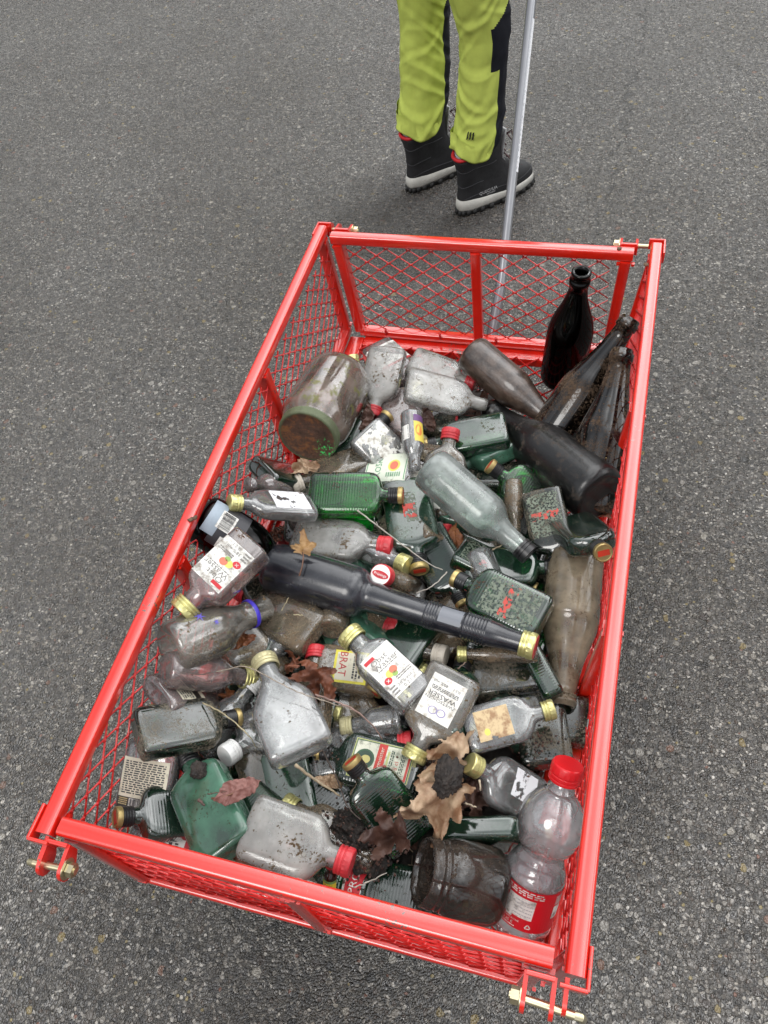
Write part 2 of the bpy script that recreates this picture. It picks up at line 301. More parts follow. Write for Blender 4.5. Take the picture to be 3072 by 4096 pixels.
def body_mesh(kind, seg=40):
    if kind in BODY: return BODY[kind]
    P = PROF[kind]; bm = bmesh.new(); rings = []
    def rg(z, rx, ry, n):
        out = []
        for k in range(seg):
            a = 2 * math.pi * k / seg; c, s = math.cos(a), math.sin(a)
            # even spacing along the outline of a squarish section
            m = (abs(c) ** n + abs(s) ** n) ** (-1 / n) if n > 2.01 else 1
            out.append((rx * c * m, ry * s * m, z))
        return out
    rings = [rg(*r) for r in P['rings']]
    if kind == 'pet':                                    # five-footed base
        for i in range(2, 8):
            z = P['rings'][i][0]
            rings[i] = [(x * (1 - .12 * max(0, math.cos(5 * math.atan2(y, x))) * max(0, 1 - z / .03)), y * (1 - .12 * max(0, math.cos(5 * math.atan2(y, x))) * max(0, 1 - z / .03)), z2 + (.006 * max(0, math.cos(5 * math.atan2(y, x))) if z < .006 else 0)) for x, y, z2 in rings[i]]
    o = P.get('open')
    if o:
        zt = P['rings'][-1][0]
        rings += [rg(zt - .001, o, o, 2), rg(zt - .012, o * .98, o * .98, 2), rg(zt - .035, o * .98, o * .98, 2)]
    ring_loft(bm, rings, cap0=True, cap1=not o)
    if kind != 'pet':                                    # the inner face of the glass wall, with a thick base
        inn = [rg(max(z, .0058), rx - .0021, ry - .0021, n) for z, rx, ry, n in P['rings'][3:]]
        ring_loft(bm, [list(reversed(r)) for r in inn], cap0=True, cap1=False, mi=1)
    bm.normal_update(); me = bpy.data.meshes.new('body'); bm.to_mesh(me); bm.free()
    me.polygons.foreach_set('use_smooth', [True] * len(me.polygons)); BODY[kind] = me; return me
CAPM = {}
def cap_mesh(style, P):
    """cap in the bottle's own frame; returns list of (part name, mesh-maker)"""
    z0 = P['neck'][1] - .001; L = P['L']; r = P['neck'][2]
    bm = bmesh.new(); rs = []
    if style == 'herb':
        ro = r + .0012; zc = L - .0085
        rs = [(z0, ro), (z0 + .001, ro + .0006)]
        k = 4
        for i in range(k):
            a = lerp(z0 + .0015, zc, i / k); h = (zc - z0 - .0015) / k
            rs += [(a + h * .15, ro + .0008), (a + h * .7, ro + .0008), (a + h * .85, ro + .0001)]
        rs += [(zc, ro)]
    else:
        ro = r + .0046; zc = L - .0008
        rs = [(z0 - .001, ro - .0015), (z0, ro), (z0 + .0028, ro), (z0 + .0036, ro - .0011), (z0 + .0046, ro - .0011), (z0 + .0054, ro), (z0 + .0082, ro), (z0 + .0090, ro - .0010), (z0 + .0100, ro - .0010), (z0 + .0108, ro), (zc - .002, ro), (zc - .0004, ro - .0005), (zc + .0006, ro - .0014), (zc + .0008, ro - .003)]
    seg = 40
    def ring(z, q):
        kn = style != 'herb' and z > z0 + .0105 and z < zc - .001
        return [((q + (.0004 * (-1) ** k if kn else 0)) * math.cos(2 * math.pi * k / seg), (q + (.0004 * (-1) ** k if kn else 0)) * math.sin(2 * math.pi * k / seg), z) for k in range(seg)]
    rings = [ring(z, q) for z, q in rs]
    ring_loft(bm, rings, cap0=False, cap1=True)
    return bm, zc, ro
GOLD = lambda: solid('gold_cap', (0.66, 0.62, 0.27), 0.32, 0.7, var=0.18, dirt=0.14, dirt_col=(0.05, 0.04, 0.02), rv=0.2)
CREAM = lambda: solid('cream_cap', (0.62, 0.57, 0.33), 0.4, 0.45, var=0.2, dirt=0.22)
WHITE = lambda: solid('white_cap', (0.72, 0.72, 0.70), 0.42, var=0.1, dirt=0.06, bmp=0.1)
DIRTYWHITE = lambda: solid('dirty_white_cap', (0.62, 0.56, 0.47), 0.6, var=0.25, dirt=0.42, dirt_col=(0.16, 0.10, 0.06), bmp=0.3)
RED = lambda: solid('red_cap', (0.58, 0.035, 0.045), 0.4, var=0.35, dirt=0.18, bmp=0.2)
GREENC = lambda: solid('green_cap', (0.0, 0.35, 0.12), 0.35, var=0.2, dirt=0.1)
BLACKC = lambda: solid('black_collar', (0.012, 0.012, 0.013), 0.35, var=0.3, dirt=0.2, dirt_col=(0.12, 0.10, 0.07))
GOLDTOP = lambda: solid('gold_disc', (0.50, 0.38, 0.16), 0.4, 0.75, var=0.35, dirt=0.25, dirt_col=(0.10, 0.05, 0.02))
STRIPE = lambda: solid('red_stripe', (0.50, 0.035, 0.012), 0.45, var=0.3, dirt=0.15)
INK = lambda: solid('ink', (0.03, 0.03, 0.035), 0.6, var=0.2)
REDINK = lambda: solid('red_ink', (0.5, 0.02, 0.03), 0.55, var=0.2)
def add_cap(root, style, P, matf=None):
    bm, zc, ro = cap_mesh('herb' if style == 'herb' else 'screw', P); 
    m = {'herb': BLACKC, 'gold': GOLD, 'cream': CREAM, 'white': WHITE, 'dirtywhite': DIRTYWHITE, 'red': RED, 'green': GREENC, 'brand': RED, 'redgold': GOLD, 'petred': lambda: solid('pet_cap', (0.62, 0.01, 0.015), 0.32, var=0.1)}[style]()
    if style == 'herb':
        c = link('cap', bm, m, root); sharp(c)
        b2 = bmesh.new(); r2 = ro + .0016
        seg = 32
        ring_loft(b2, [[(q * math.cos(2 * math.pi * k / seg), q * math.sin(2 * math.pi * k / seg), z) for k in range(seg)] for z, q in ((zc - .0005, ro - .001), (zc, r2 - .0004), (zc + .001, r2), (zc + .007, r2), (zc + .0085, r2 - .0012), (zc + .0085, r2 - .0022), (zc + .0078, r2 - .0030))])
        t = link('cap_top', b2, GOLDTOP(), c); sharp(t)
        b3 = bmesh.new(); box(b3, (0, 0, zc + .0081), (r2 * 1.25, r2 * .62, .0007)); link('stripe', b3, STRIPE(), c, False)
        return c
    c = link('cap', bm, m, root); sharp(c)
    if style in ('brand', 'redgold'):
        b3 = bmesh.new(); seg = 32
        ring_loft(b3, [[(q * math.cos(2 * math.pi * k / seg), q * math.sin(2 * math.pi * k / seg), z) for k in range(seg)] for z, q in ((zc + .0005, ro - .0018), (zc + .0012, ro - .0018), (zc + .0013, ro - .0025))])
        if style == 'redgold': link('cap_top', b3, RED(), c)
        else:
            t0 = zc + .0014
            vs = [b3.verts.new(((ro * .80) * math.cos(2 * math.pi * k / 28), (ro * .34) * math.sin(2 * math.pi * k / 28), t0 + .0003)) for k in range(28)]; b3.faces.new(vs).material_index = 1
            tv, tf = text_mesh('Prünings'); sc = ro * .36
            q = [b3.verts.new((v.x * sc, v.y * sc, t0 + .0006)) for v in tv]
            for f in tf:
                try: b3.faces.new([q[i] for i in f]).material_index = 0
                except ValueError: pass
            link('cap_top', b3, [solid('cap_face_white', (0.75, 0.73, 0.70), 0.4, dirt=0.12), REDINK()], c, False)
    return c
def deco(root, P, els, mats, name='label', off=.0004, label=None):
    bm = bmesh.new(); k = 0
    for e in els:
        o = off + .00022 * e[-1][1]; mi = e[-1][0]; t = e[0]
        if t == 'rect':
            _, u0, u1, v0, v1 = e[:5]; nu = max(2, int(abs(u1 - u0) / .0035)); nv = max(2, int(abs(v1 - v0) / .008))
            g = [[bm.verts.new(surf(P, lerp(u0, u1, i / nu), lerp(v0, v1, j / nv), o)) for i in range(nu + 1)] for j in range(nv + 1)]
            for j in range(nv):
                for i in range(nu): bm.faces.new((g[j][i], g[j][i + 1], g[j + 1][i + 1], g[j + 1][i])).material_index = mi
        elif t == 'text':
            _, s, u, v, size, rot = e[:6]; tv, tf = text_mesh(s); c, sn = math.cos(R(rot)), math.sin(R(rot))
            q = [bm.verts.new(surf(P, u + (p.x * c - p.y * sn) * size, v + (p.x * sn + p.y * c) * size, o)) for p in tv]
            for f in tf:
                try: bm.faces.new([q[i] for i in f]).material_index = mi
                except ValueError: pass
        elif t == 'disc':
            _, u, v, ru, rv = e[:5]
            bm.faces.new([bm.verts.new(surf(P, u + ru * math.cos(2 * math.pi * i / 20), v + rv * math.sin(2 * math.pi * i / 20), o)) for i in range(20)]).material_index = mi
        elif t == 'bars':                                # barcode: upright bars of uneven width
            _, u0, u1, v0, v1, n, vert = e[:7]; rnd = random.Random(n)
            ws = [rnd.choice((1, 1, 2, 3)) for _ in range(2 * n)]; tot = sum(ws); a = 0
            for i, ww in enumerate(ws):
                if i % 2 == 0:
                    if vert: p = [(u0, lerp(v0, v1, a / tot)), (u1, lerp(v0, v1, a / tot)), (u1, lerp(v0, v1, (a + ww) / tot)), (u0, lerp(v0, v1, (a + ww) / tot))]
                    else: p = [(lerp(u0, u1, a / tot), v0), (lerp(u0, u1, (a + ww) / tot), v0), (lerp(u0, u1, (a + ww) / tot), v1), (lerp(u0, u1, a / tot), v1)]
                    bm.faces.new([bm.verts.new(surf(P, x, y, o)) for x, y in p]).material_index = mi
                a += ww
        elif t == 'lines':                               # rows of print too small to read
            _, u0, u1, v0, v1, n, vert = e[:7]; rnd = random.Random(n * 7 + 1)
            for i in range(n):
                c0 = (i + .5) / n; a = 0.0
                while a < 1:
                    b = min(1, a + rnd.uniform(.04, .14)); h = .28 / n
                    if vert: p = [(lerp(u0, u1, c0 - h), lerp(v0, v1, a)), (lerp(u0, u1, c0 + h), lerp(v0, v1, a)), (lerp(u0, u1, c0 + h), lerp(v0, v1, b)), (lerp(u0, u1, c0 - h), lerp(v0, v1, b))]
                    else: p = [(lerp(u0, u1, a), lerp(v0, v1, c0 - h)), (lerp(u0, u1, b), lerp(v0, v1, c0 - h)), (lerp(u0, u1, b), lerp(v0, v1, c0 + h)), (lerp(u0, u1, a), lerp(v0, v1, c0 + h))]
                    bm.faces.new([bm.verts.new(surf(P, x, y, o)) for x, y in p]).material_index = mi
                    a = b + .03
    bmesh.ops.recalc_face_normals(bm, faces=bm.faces)
    l = link(name, bm, mats, root, False)
    if label: l['label'] = label
    return l
PAPER = lambda: paper('paper_white', (0.68, 0.67, 0.63), 0, 0.62)
CREAMP = lambda: paper('paper_cream', (0.68, 0.64, 0.50), 0, 0.35)
TORN = lambda: paper('paper_torn', (0.72, 0.72, 0.74), 0.42, 0.2)
SPECK = lambda: paper('paper_speckled', (0.66, 0.65, 0.60), 0.55, 0.5, (0.18, 0.14, 0.09))
RUST = lambda: paper('paper_rotting', (0.55, 0.42, 0.24), 0.30, 0.8, (0.22, 0.10, 0.04))
YELL = lambda: paper('paper_yellow', (0.70, 0.62, 0.06), 0.15, 0.4)
FRAG = lambda: paper('paper_scraps', (0.17, 0.20, 0.15), 0.60, 0.9, (0.08, 0.10, 0.07), 240)
REDFRAG = lambda: paper('paper_red_scraps', (0.50, 0.06, 0.045), 0.70, 0.4, (.1, .07, .04), 130)
def d_obst(root, P):
    w, a, b = .0235, .022, .100
    deco(root, P, [('rect', -w, w, a, b, (0, 0)), ('rect', -.0215, -.006, .089, .095, (1, 1)), ('text', 'Obst', -.004, .084, .0125, -90 * 0, (3, 1)), ('text', 'Wasser', .001, .0745, .0125, 0, (3, 1)), ('lines', -.016, .016, .067, .070, 1, False, (3, 1)),
        ('disc', -.006, .056, .0062, .0062, (4, 1)), ('disc', .001, .058, .0058, .0062, (5, 2)), ('disc', -.001, .051, .004, .004, (6, 2)), ('disc', -.0145, .049, .0056, .0056, (1, 1)), ('text', 'x', -.0145, .0497, .010, 0, (0, 2)), ('lines', -.004, .020, .040, .047, 2, False, (3, 1)), ('text', '38% vol', .002, .034, .0075, 0, (3, 1)), ('text', '0,2 l', .002, .0265, .0075, 0, (3, 1)), ('lines', -.021, -.012, .024, .040, 3, False, (3, 1))],
        [PAPER(), REDINK(), CREAMP(), solid('script_ink', (0.16, 0.15, 0.14), .6), solid('fruit_yellow', (0.62, 0.58, 0.12), .6), solid('fruit_red', (0.6, 0.16, 0.10), .6), solid('fruit_green', (0.25, 0.38, 0.10), .6)])
def d_wasser(root, P):
    w = .025
    deco(root, P, [('rect', -w, w, .018, .088, (0, 0)), ('text', 'ZWETSCHGEN', 0, .057, .0068, 0, (1, 1)), ('text', 'WASSER', 0, .0495, .0110, 0, (1, 1)), ('lines', -.02, .02, .036, .043, 3, False, (1, 1)), ('text', '40% vol', .010, .030, .0070, 0, (1, 1)), ('text', '0,2 l', -.014, .030, .0060, 0, (1, 1)), ('disc', -.008, .073, .0065, .0065, (2, 1)), ('disc', -.008, .073, .0050, .0050, (0, 2)), ('disc', .004, .074, .0065, .0065, (2, 1)), ('disc', .004, .074, .0052, .0052, (0, 2))],
        [paper('paper_blotted', (0.70, 0.69, 0.64), .12, .6, (0.20, 0.16, 0.10)), INK(), solid('violet_ink', (0.25, 0.22, 0.40), .6)])
def d_herb(root, P):
    w = .029
    deco(root, P, [('rect', -w, w, .012, .103, (0, 0)), ('rect', -w + .0015, w - .0015, .0135, .1015, (1, 1)), ('rect', -w + .003, w - .003, .015, .100, (2, 2)), ('disc', 0, .083, .0150, .0150, (1, 3)), ('disc', 0, .083, .0125, .0125, (3, 4)), ('disc', 0, .081, .006, .007, (5, 5)), ('text', 'v', 0, .090, .016, 0, (1, 5)), ('rect', -w + .002, w - .002, .053, .066, (4, 3)), ('text', 'Jägermeister', 0, .0600, .0088, 0, (2, 4)),
        ('rect', -.018, .018, .0475, .0505, (0, 3)), ('lines', -.021, .021, .040, .046, 2, False, (3, 3)), ('text', '5 cl', 0, .0345, .009, 0, (4, 3)), ('lines', -.021, .021, .023, .030, 3, False, (3, 3)), ('rect', -w + .003, w - .003, .0155, .019, (4, 3))],
        [solid('label_border', (0.40, 0.42, 0.16), .5, dirt=.2), solid('label_green', (0.04, 0.10, 0.05), .5, dirt=.2), paper('label_ivory', (0.62, 0.62, 0.50), 0, .7, (0.10, 0.12, 0.08)), solid('label_dark', (0.03, 0.06, 0.04), .5), solid('label_red', (0.48, 0.04, 0.03), .5, dirt=.25), solid('label_gold', (0.5, 0.44, 0.16), .5, dirt=.2)])
def d_scraps(root, P):
    deco(root, P, [('rect', -.030, .030, .012, .100, (0, 0)), ('rect', -.026, .026, .050, .066, (1, 1))], [FRAG(), REDFRAG()], label='scraps of a rotted label with flecks of red')
def d_redpatch(root, P):
    deco(root, P, [('rect', -.012, .006, .030, .085, (0, 0)), ('rect', -.010, .010, .052, .078, (1, 1))], [FRAG(), REDFRAG()])
def d_barcode_tan(root, P):
    deco(root, P, [('rect', -.034, .034, .012, .034, (0, 0)), ('rect', -.034, .034, .034, .086, (1, 0)), ('rect', -.016, .022, .022, .033, (2, 1)), ('bars', -.014, .020, .0235, .0325, 26, False, (3, 2)), ('lines', -.030, .030, .0135, .0205, 3, False, (4, 1)), ('lines', -.032, -.018, .023, .033, 4, False, (4, 1)), ('lines', -.030, .030, .038, .082, 15, False, (3, 1))],
        [solid('label_black', (0.02, 0.018, 0.015), .5, dirt=.1), CREAMP(), PAPER(), INK(), solid('tan_ink', (0.5, 0.4, 0.2), .6)])
def d_barcode_white(root, P):
    h = P['rings'][6][1] * 1.35
    deco(root, P, [('rect', -h, h, .018, .078, (0, 0)), ('rect', -h, h, .078, .084, (2, 0)), ('bars', -.8 * h, .0, .050, .074, 22, True, (1, 1)), ('lines', .1 * h, .9 * h, .024, .072, 6, False, (1, 1)), ('lines', -.8 * h, 0, .024, .046, 8, False, (1, 1))], [PAPER(), INK(), REDINK()])
def d_dark(root, P):
    deco(root, P, [('rect', -.045, .045, .030, .085, (3, 0)), ('rect', -.040, .030, .012, .038, (4, 1)), ('rect', -.024, .012, .032, .062, (0, 2)), ('bars', -.022, .010, .036, .058, 24, False, (1, 3)), ('rect', .022, .044, .050, .074, (0, 2)), ('lines', .012, .044, .078, .084, 2, False, (2, 2)), ('lines', .0, .020, .064, .074, 3, False, (2, 2))],
        [PAPER(), INK(), solid('gold_ink', (0.38, 0.32, 0.14), .5), solid('label_black2', (0.03, 0.03, 0.035), .4), solid('label_bluegrey', (0.30, 0.36, 0.42), .5, var=.2)])
def d_torn(root, P): deco(root, P, [('rect', -.030, .030, .014, .082, (0, 0))], [TORN()], label='torn white label')
def d_speck(root, P): deco(root, P, [('rect', -.032, .032, .008, .090, (0, 0))], [SPECK()])
def d_rust(root, P):
    deco(root, P, [('rect', -.026, .026, .020, .080, (0, 0)), ('disc', .012, .036, .006, .005, (1, 1))], [RUST(), solid('fruit_yellow', (0.62, 0.58, 0.12), .6)], label='rotting orange and white label')
def d_yellow(root, P):
    deco(root, P, [('rect', -.028, .028, .030, .085, (1, 0)), ('rect', -.024, .024, .034, .081, (0, 1)), ('text', 'BRAT', -.004, .044, .018, 0, (2, 2)), ('lines', -.02, .02, .060, .076, 3, False, (3, 2))], [CREAMP(), YELL(), REDINK(), INK()])
def d_kosk(root, P):
    deco(root, P, [('rect', -.033, .033, .010, .092, (0, 0)), ('rect', -.031, .031, .012, .0135, (1, 1)), ('rect', -.031, .031, .0885, .090, (1, 1)), ('text', 'KOSKI', 0, .066, .017, 0, (1, 1)), ('disc', .002, .036, .014, .012, (2, 1)), ('disc', .002, .036, .010, .008, (3, 2)), ('lines', -.024, -.014, .020, .05, 7, False, (1, 1))],
        [paper('paper_greenish', (0.64, 0.68, 0.56), 0, .25), solid('green_ink', (0.05, 0.22, 0.10), .6), solid('fruit_yellow', (0.62, 0.58, 0.12), .6), solid('fruit_red', (0.6, 0.16, 0.10), .6)])
def d_color(root, P):
    deco(root, P, [('rect', -.024, -.004, .012, .060, (0, 0)), ('rect', -.024, -.004, .012, .024, (1, 1)), ('disc', -.012, .040, .006, .010, (2, 1)), ('rect', .004, .016, .030, .055, (3, 0)), ('bars', .005, .015, .032, .053, 12, True, (4, 1))],
        [solid('label_yellow', (0.62, 0.50, 0.08), .5, dirt=.15), solid('label_violet', (0.12, 0.05, 0.16), .5), solid('label_orange', (0.6, 0.20, 0.04), .5), PAPER(), INK()])
def d_mini_yellow(root, P):
    deco(root, P, [('rect', -.026, .026, .008, .060, (0, 0)), ('rect', -.026, .026, .052, .060, (1, 1)), ('text', 'Wald', 0, .046, .011, 0, (2, 1)), ('disc', .002, .026, .009, .011, (3, 1))], [solid('label_bright_yellow', (0.72, 0.60, 0.04), .45, dirt=.15), solid('label_greenband', (0.16, 0.30, 0.08), .5), solid('label_brown', (0.30, 0.08, 0.02), .5), CREAMP()])
def d_pro(root, P):
    deco(root, P, [('rect', -.034, .034, .008, .036, (0, 0)), ('rect', -.034, .034, .036, .040, (1, 0)), ('text', 'PRO', 0, .022, .018, 0, (1, 1)), ('lines', -.034, .034, .044, .066, 5, False, (2, 0))], [REDINK(), PAPER(), solid('stripe_green', (0.35, 0.50, 0.42), .5)])
def d_whitetorn(root, P): deco(root, P, [('rect', -.014, .030, .028, .075, (0, 0))], [TORN()])
def d_star(root, P):
    els = []; rnd = random.Random(4)
    for k in range(6): els += [('rect', -.0009 + .000 * k, .0009, .040, .040, (0, 0))]
    m = solid('violet_print', (0.10, 0.08, 0.42), .5, dirt=.15); bm = bmesh.new()
    for (cu, cv, s) in ((-.002, .046, .0085), (-.018, .060, .0055), (.014, .062, .005), (-.020, .036, .005)):
        for k in range(6):
            a = math.pi * k / 3
            pts = [(cu + s * math.cos(a), cv + s * math.sin(a)), (cu + .3 * s * math.cos(a + .5), cv + .3 * s * math.sin(a + .5)), (cu, cv), (cu + .3 * s * math.cos(a - .5), cv + .3 * s * math.sin(a - .5))]
            bm.faces.new([bm.verts.new(surf(P, x, y, .0004)) for x, y in pts])
    bmesh.ops.recalc_face_normals(bm, faces=bm.faces); link('printed_star', bm, m, root, False)
    b2 = bmesh.new(); seg = 40
    ring_loft(b2, [[(q * math.cos(2 * math.pi * k / seg), q * math.sin(2 * math.pi * k / seg), z) for k in range(seg)] for z, q in ((.1340, .0178), (.1348, .0190), (.1398, .0190), (.1406, .0178))], cap0=False, cap1=False)
    link('neck_ring', b2, solid('violet_ring', (0.05, 0.03, 0.45), .4, dirt=.1), root)
def d_goldscrap(root, P): deco(root, P, [('rect', -.034, .034, .020, .085, (0, 0))], [paper('gold_scraps', (0.62, 0.50, 0.20), .95, .2)], label='flaked gold foil label')
def d_grey(root, P): deco(root, P, [('rect', -.014, .014, .299, .334, (0, 0))], [solid('grey_label', (0.16, 0.17, 0.19), .4, dirt=.1)])
def d_strip(root, P): deco(root, P, [('rect', -.03, .03, .02, .07, (0, 0)), ('rect', -.03, .03, .05, .062, (1, 1)), ('lines', -.028, .028, .022, .048, 5, False, (2, 1))], [CREAMP(), solid('label_black', (0.02, 0.018, 0.015), .5, dirt=.1), INK()])
def d_cream(root, P): deco(root, P, [('rect', -.024, .024, .012, .088, (0, 0)), ('text', 'Charlotte', 0, .056, .0105, 0, (1, 1)), ('lines', -.02, .02, .02, .045, 6, False, (1, 1))], [CREAMP(), solid('script_ink', (0.16, 0.15, 0.14), .6)])
def d_emboss(root, P):
    bm = bmesh.new(); tv, tf = text_mesh('Jägermeister'); s = .0175; x = -.0394
    q = [bm.verts.new((x, -p.y * s, .058 + p.x * s)) for p in tv]
    for f in tf:
        try: bm.faces.new([q[i] for i in f])
        except ValueError: pass
    g = bmesh.ops.extrude_face_region(bm, geom=list(bm.faces)); 
    for v in [e for e in g['geom'] if isinstance(e, bmesh.types.BMVert)]: v.co.x -= .0006
    bmesh.ops.recalc_face_normals(bm, faces=bm.faces); link('embossed_lettering', bm, solid('green_raised', (0.10, 0.28, 0.22), .35), root, False)
def d_ridges(root, P):                                   # black screw ring on the neck
    b2 = bmesh.new(); seg = 40
    ring_loft(b2, [[(q * math.cos(2 * math.pi * k / seg), q * math.sin(2 * math.pi * k / seg), z) for k in range(seg)] for z, q in ((.2500, .0156), (.2502, .0172), (.2560, .0172), (.2568, .0160), (.2580, .0160), (.2588, .0172), (.2630, .0172), (.2638, .0160), (.2650, .0160), (.2656, .0174), (.2752, .0174), (.2762, .0160), (.2762, .0130), (.262, .0128))], cap0=False, cap1=False)
    c = link('screw_ring', b2, BLACKC(), root); sharp(c)
def d_pet(root, P):
    m, nt, out = mat_new('pet_label_red')                # printed film: red outside, pale pink on the back
    ge = nt.nodes.new('ShaderNodeNewGeometry'); pb = N(nt, 'ShaderNodeBsdfPrincipled', Roughness=.35); tl = N(nt, 'ShaderNodeBsdfTranslucent', Color=(.75, .12, .16, 1))
    nt.links.new(mixc(nt, ge.outputs['Backfacing'], (.66, .010, .020), (.85, .40, .46)), pb.inputs['Base Color']); nt.links.new(mixs(nt, .22, pb.outputs[0], tl.outputs[0]), out.inputs['Surface'])
    full = math.pi * .0338 * .999; a, h = .0300, .058
    V = lambda q: a + h * q
    els = [('rect', -full, full, V(0), V(1), (0, 0)), ('rect', -.042, .012, V(.30), V(.78), (1, 1)), ('rect', .036, .048, V(.34), V(.66), (1, 1)), ('rect', -.042, -.010, V(.24), V(.31), (1, 1))]
    for i in range(5): els.append(('lines', -.038, -.016, V(.36 + .08 * i), V(.40 + .08 * i), 1, False, (2, 2))); els.append(('lines', -.010, .010, V(.36 + .08 * i), V(.40 + .08 * i), 1, False, (2, 2)))
    els += [('lines', -.038, .020, V(.83), V(.97), 3, False, (1, 1)), ('disc', -.034, V(.13), .0040, .0040, (1, 1)), ('disc', -.034, V(.13), .0031, .0031, (0, 2)), ('text', 'e', -.034, V(.135), .0068, 0, (1, 3)), ('text', '0,25 €', -.013, V(.115), .0050, 0, (1, 1)), ('text', 'PFANDFLASCHE', -.012, V(.20), .0032, 0, (1, 1)), ('lines', -.022, -.004, V(.03), V(.07), 1, False, (1, 1)), ('lines', .036, .048, V(.70), V(.92), 5, False, (1, 1))]
    for k in range(3):
        a_ = 2 * math.pi * k / 3 + math.pi / 2; cu, cv = .010, V(.13)
        p0 = (cu + .0040 * math.cos(a_), cv + .0040 * math.sin(a_)); p1 = (cu + .0040 * math.cos(a_ + 2.094), cv + .0040 * math.sin(a_ + 2.094))
        for s in range(4): els.append(('disc', lerp(p0[0], p1[0], .2 + .2 * s), lerp(p0[1], p1[1], .2 + .2 * s), .0007, .0007, (1, 1)))
    deco(root, P, els, [m, PAPER(), solid('grey_print', (0.35, 0.35, 0.36), .6)], off=.0006)
DECO = {k[2:]: v for k, v in list(globals().items()) if k.startswith('d_')}
def inner_glass(gm):
    nm_ = gm.name + '_inner'
    if nm_ in MATS: return MATS[nm_]
    t_ = tuple(gm['tint']); m, nt, out = mat_new(nm_); lw = N(nt, 'ShaderNodeLayerWeight', Blend=0.3)
    tr = nt.nodes.new('ShaderNodeBsdfTransparent'); nt.links.new(mixc(nt, math_n(nt, 'POWER', lw.outputs['Facing'], 3.0), tuple(c ** .25 for c in t_), tuple(c ** 1.2 * .40 for c in t_)), tr.inputs['Color'])
    gl = N(nt, 'ShaderNodeBsdfGlossy', Roughness=.06); fr = N(nt, 'ShaderNodeFresnel', IOR=1.45)
    nt.links.new(mixs(nt, math_n(nt, 'MULTIPLY', fr.outputs[0], .55, True), tr.outputs[0], gl.outputs[0]), out.inputs['Surface']); MATS[nm_] = m; return m
def bottle(name, label, cat, kind, pos, axis, nrm, sc, glassm, cap, decos, group=None, wx=1.0):
    P = PROF[kind]; a = Vector(axis).normalized(); n = Vector(nrm); y = (n - a * n.dot(a)).normalized(); x = y.cross(a)
    M = Matrix((x, y, a)).transposed()
    root = empty(name, Vector(pos) + Vector((0, 0, FLOOR)), M.to_euler()); root.scale = (sc * wx, sc * wx, sc)
    tag(root, label, cat, group)
    b = bpy.data.objects.new('body', body_mesh(kind)); C.objects.link(b); b.parent = root
    inner = glassm if not glassm.get('tint') else inner_glass(glassm)
    if not b.data.materials: b.data.materials.append(glassm); b.data.materials.append(inner)
    elif b.data.materials[0] != glassm:
        for i_, m_ in ((0, glassm), (1, inner)): b.material_slots[i_].link = 'OBJECT'; b.material_slots[i_].material = m_
    if cap == 'jarlid':
        bm = bmesh.new(); seg = 48
        ring_loft(bm, [[(q * math.cos(2 * math.pi * k / seg), q * math.sin(2 * math.pi * k / seg), z) for k in range(seg)] for z, q in ((.172, .0535), (.1725, .0552), (.1755, .0552), (.1765, .0545), (.186, .0548), (.1885, .0540), (.1895, .0525), (.1895, .0500), (.1882, .0480), (.1880, .0300), (.1876, .0050))], cap0=False)
        li = link('lid', bm, LIDM(), root); sharp(li, 40)
    elif cap: add_cap(root, cap, P)
    for d in decos: DECO[d](root, P)
    return root
def LIDM():
    if 'rusty_lid' in MATS: return MATS['rusty_lid']
    m, nt, out = mat_new('rusty_lid'); v = obj_coord(nt, False)
    b = N(nt, 'ShaderNodeBsdfPrincipled', Roughness=.6); n1 = noise_n(nt, v, 24, 7, .7); n2 = noise_n(nt, v, 45, 6, .7)
    c = ramp(nt, n1, [(.30, (.03, .018, .012)), (.50, (.085, .045, .03)), (.60, (.20, .08, .03)), (.66, (.10, .11, .05)), (.75, (.13, .18, .10))])
    sx = nt.nodes.new('ShaderNodeSeparateXYZ'); nt.links.new(v, sx.inputs[0]); r = nt.nodes.new('ShaderNodeVectorMath'); r.operation = 'LENGTH'
    cb = nt.nodes.new('ShaderNodeCombineXYZ'); nt.links.new(sx.outputs[0], cb.inputs[0]); nt.links.new(sx.outputs[1], cb.inputs[1]); nt.links.new(cb.outputs[0], r.inputs[0])
    rim = ramp(nt, math_n(nt, 'ADD', r.outputs['Value'], math_n(nt, 'MULTIPLY', n2, .006)), [(.0525, 0), (.0545, 1)])
    c = mixc(nt, rim, c, mixc(nt, n2, (.13, .17, .08), (.05, .045, .03)))
    # bright flakes of green and red paint near one edge
    d = nt.nodes.new('ShaderNodeVectorMath'); d.operation = 'DISTANCE'; nt.links.new(v, d.inputs[0]); d.inputs[1].default_value = (.034, -.022, .189)
    fl = math_n(nt, 'MULTIPLY', ramp(nt, noise_n(nt, v, 210, 3), [(.57, 0), (.60, 1)]), ramp(nt, d.outputs['Value'], [(.014, 1), (.026, 0)]))
    c = mixc(nt, fl, c, (.05, .55, .12)); nt.links.new(c, b.inputs['Base Color']); nt.links.new(bump(nt, n2, .8, .003), b.inputs['Normal'])
    nt.links.new(b.outputs[0], out.inputs['Surface']); MATS['rusty_lid'] = m; return m
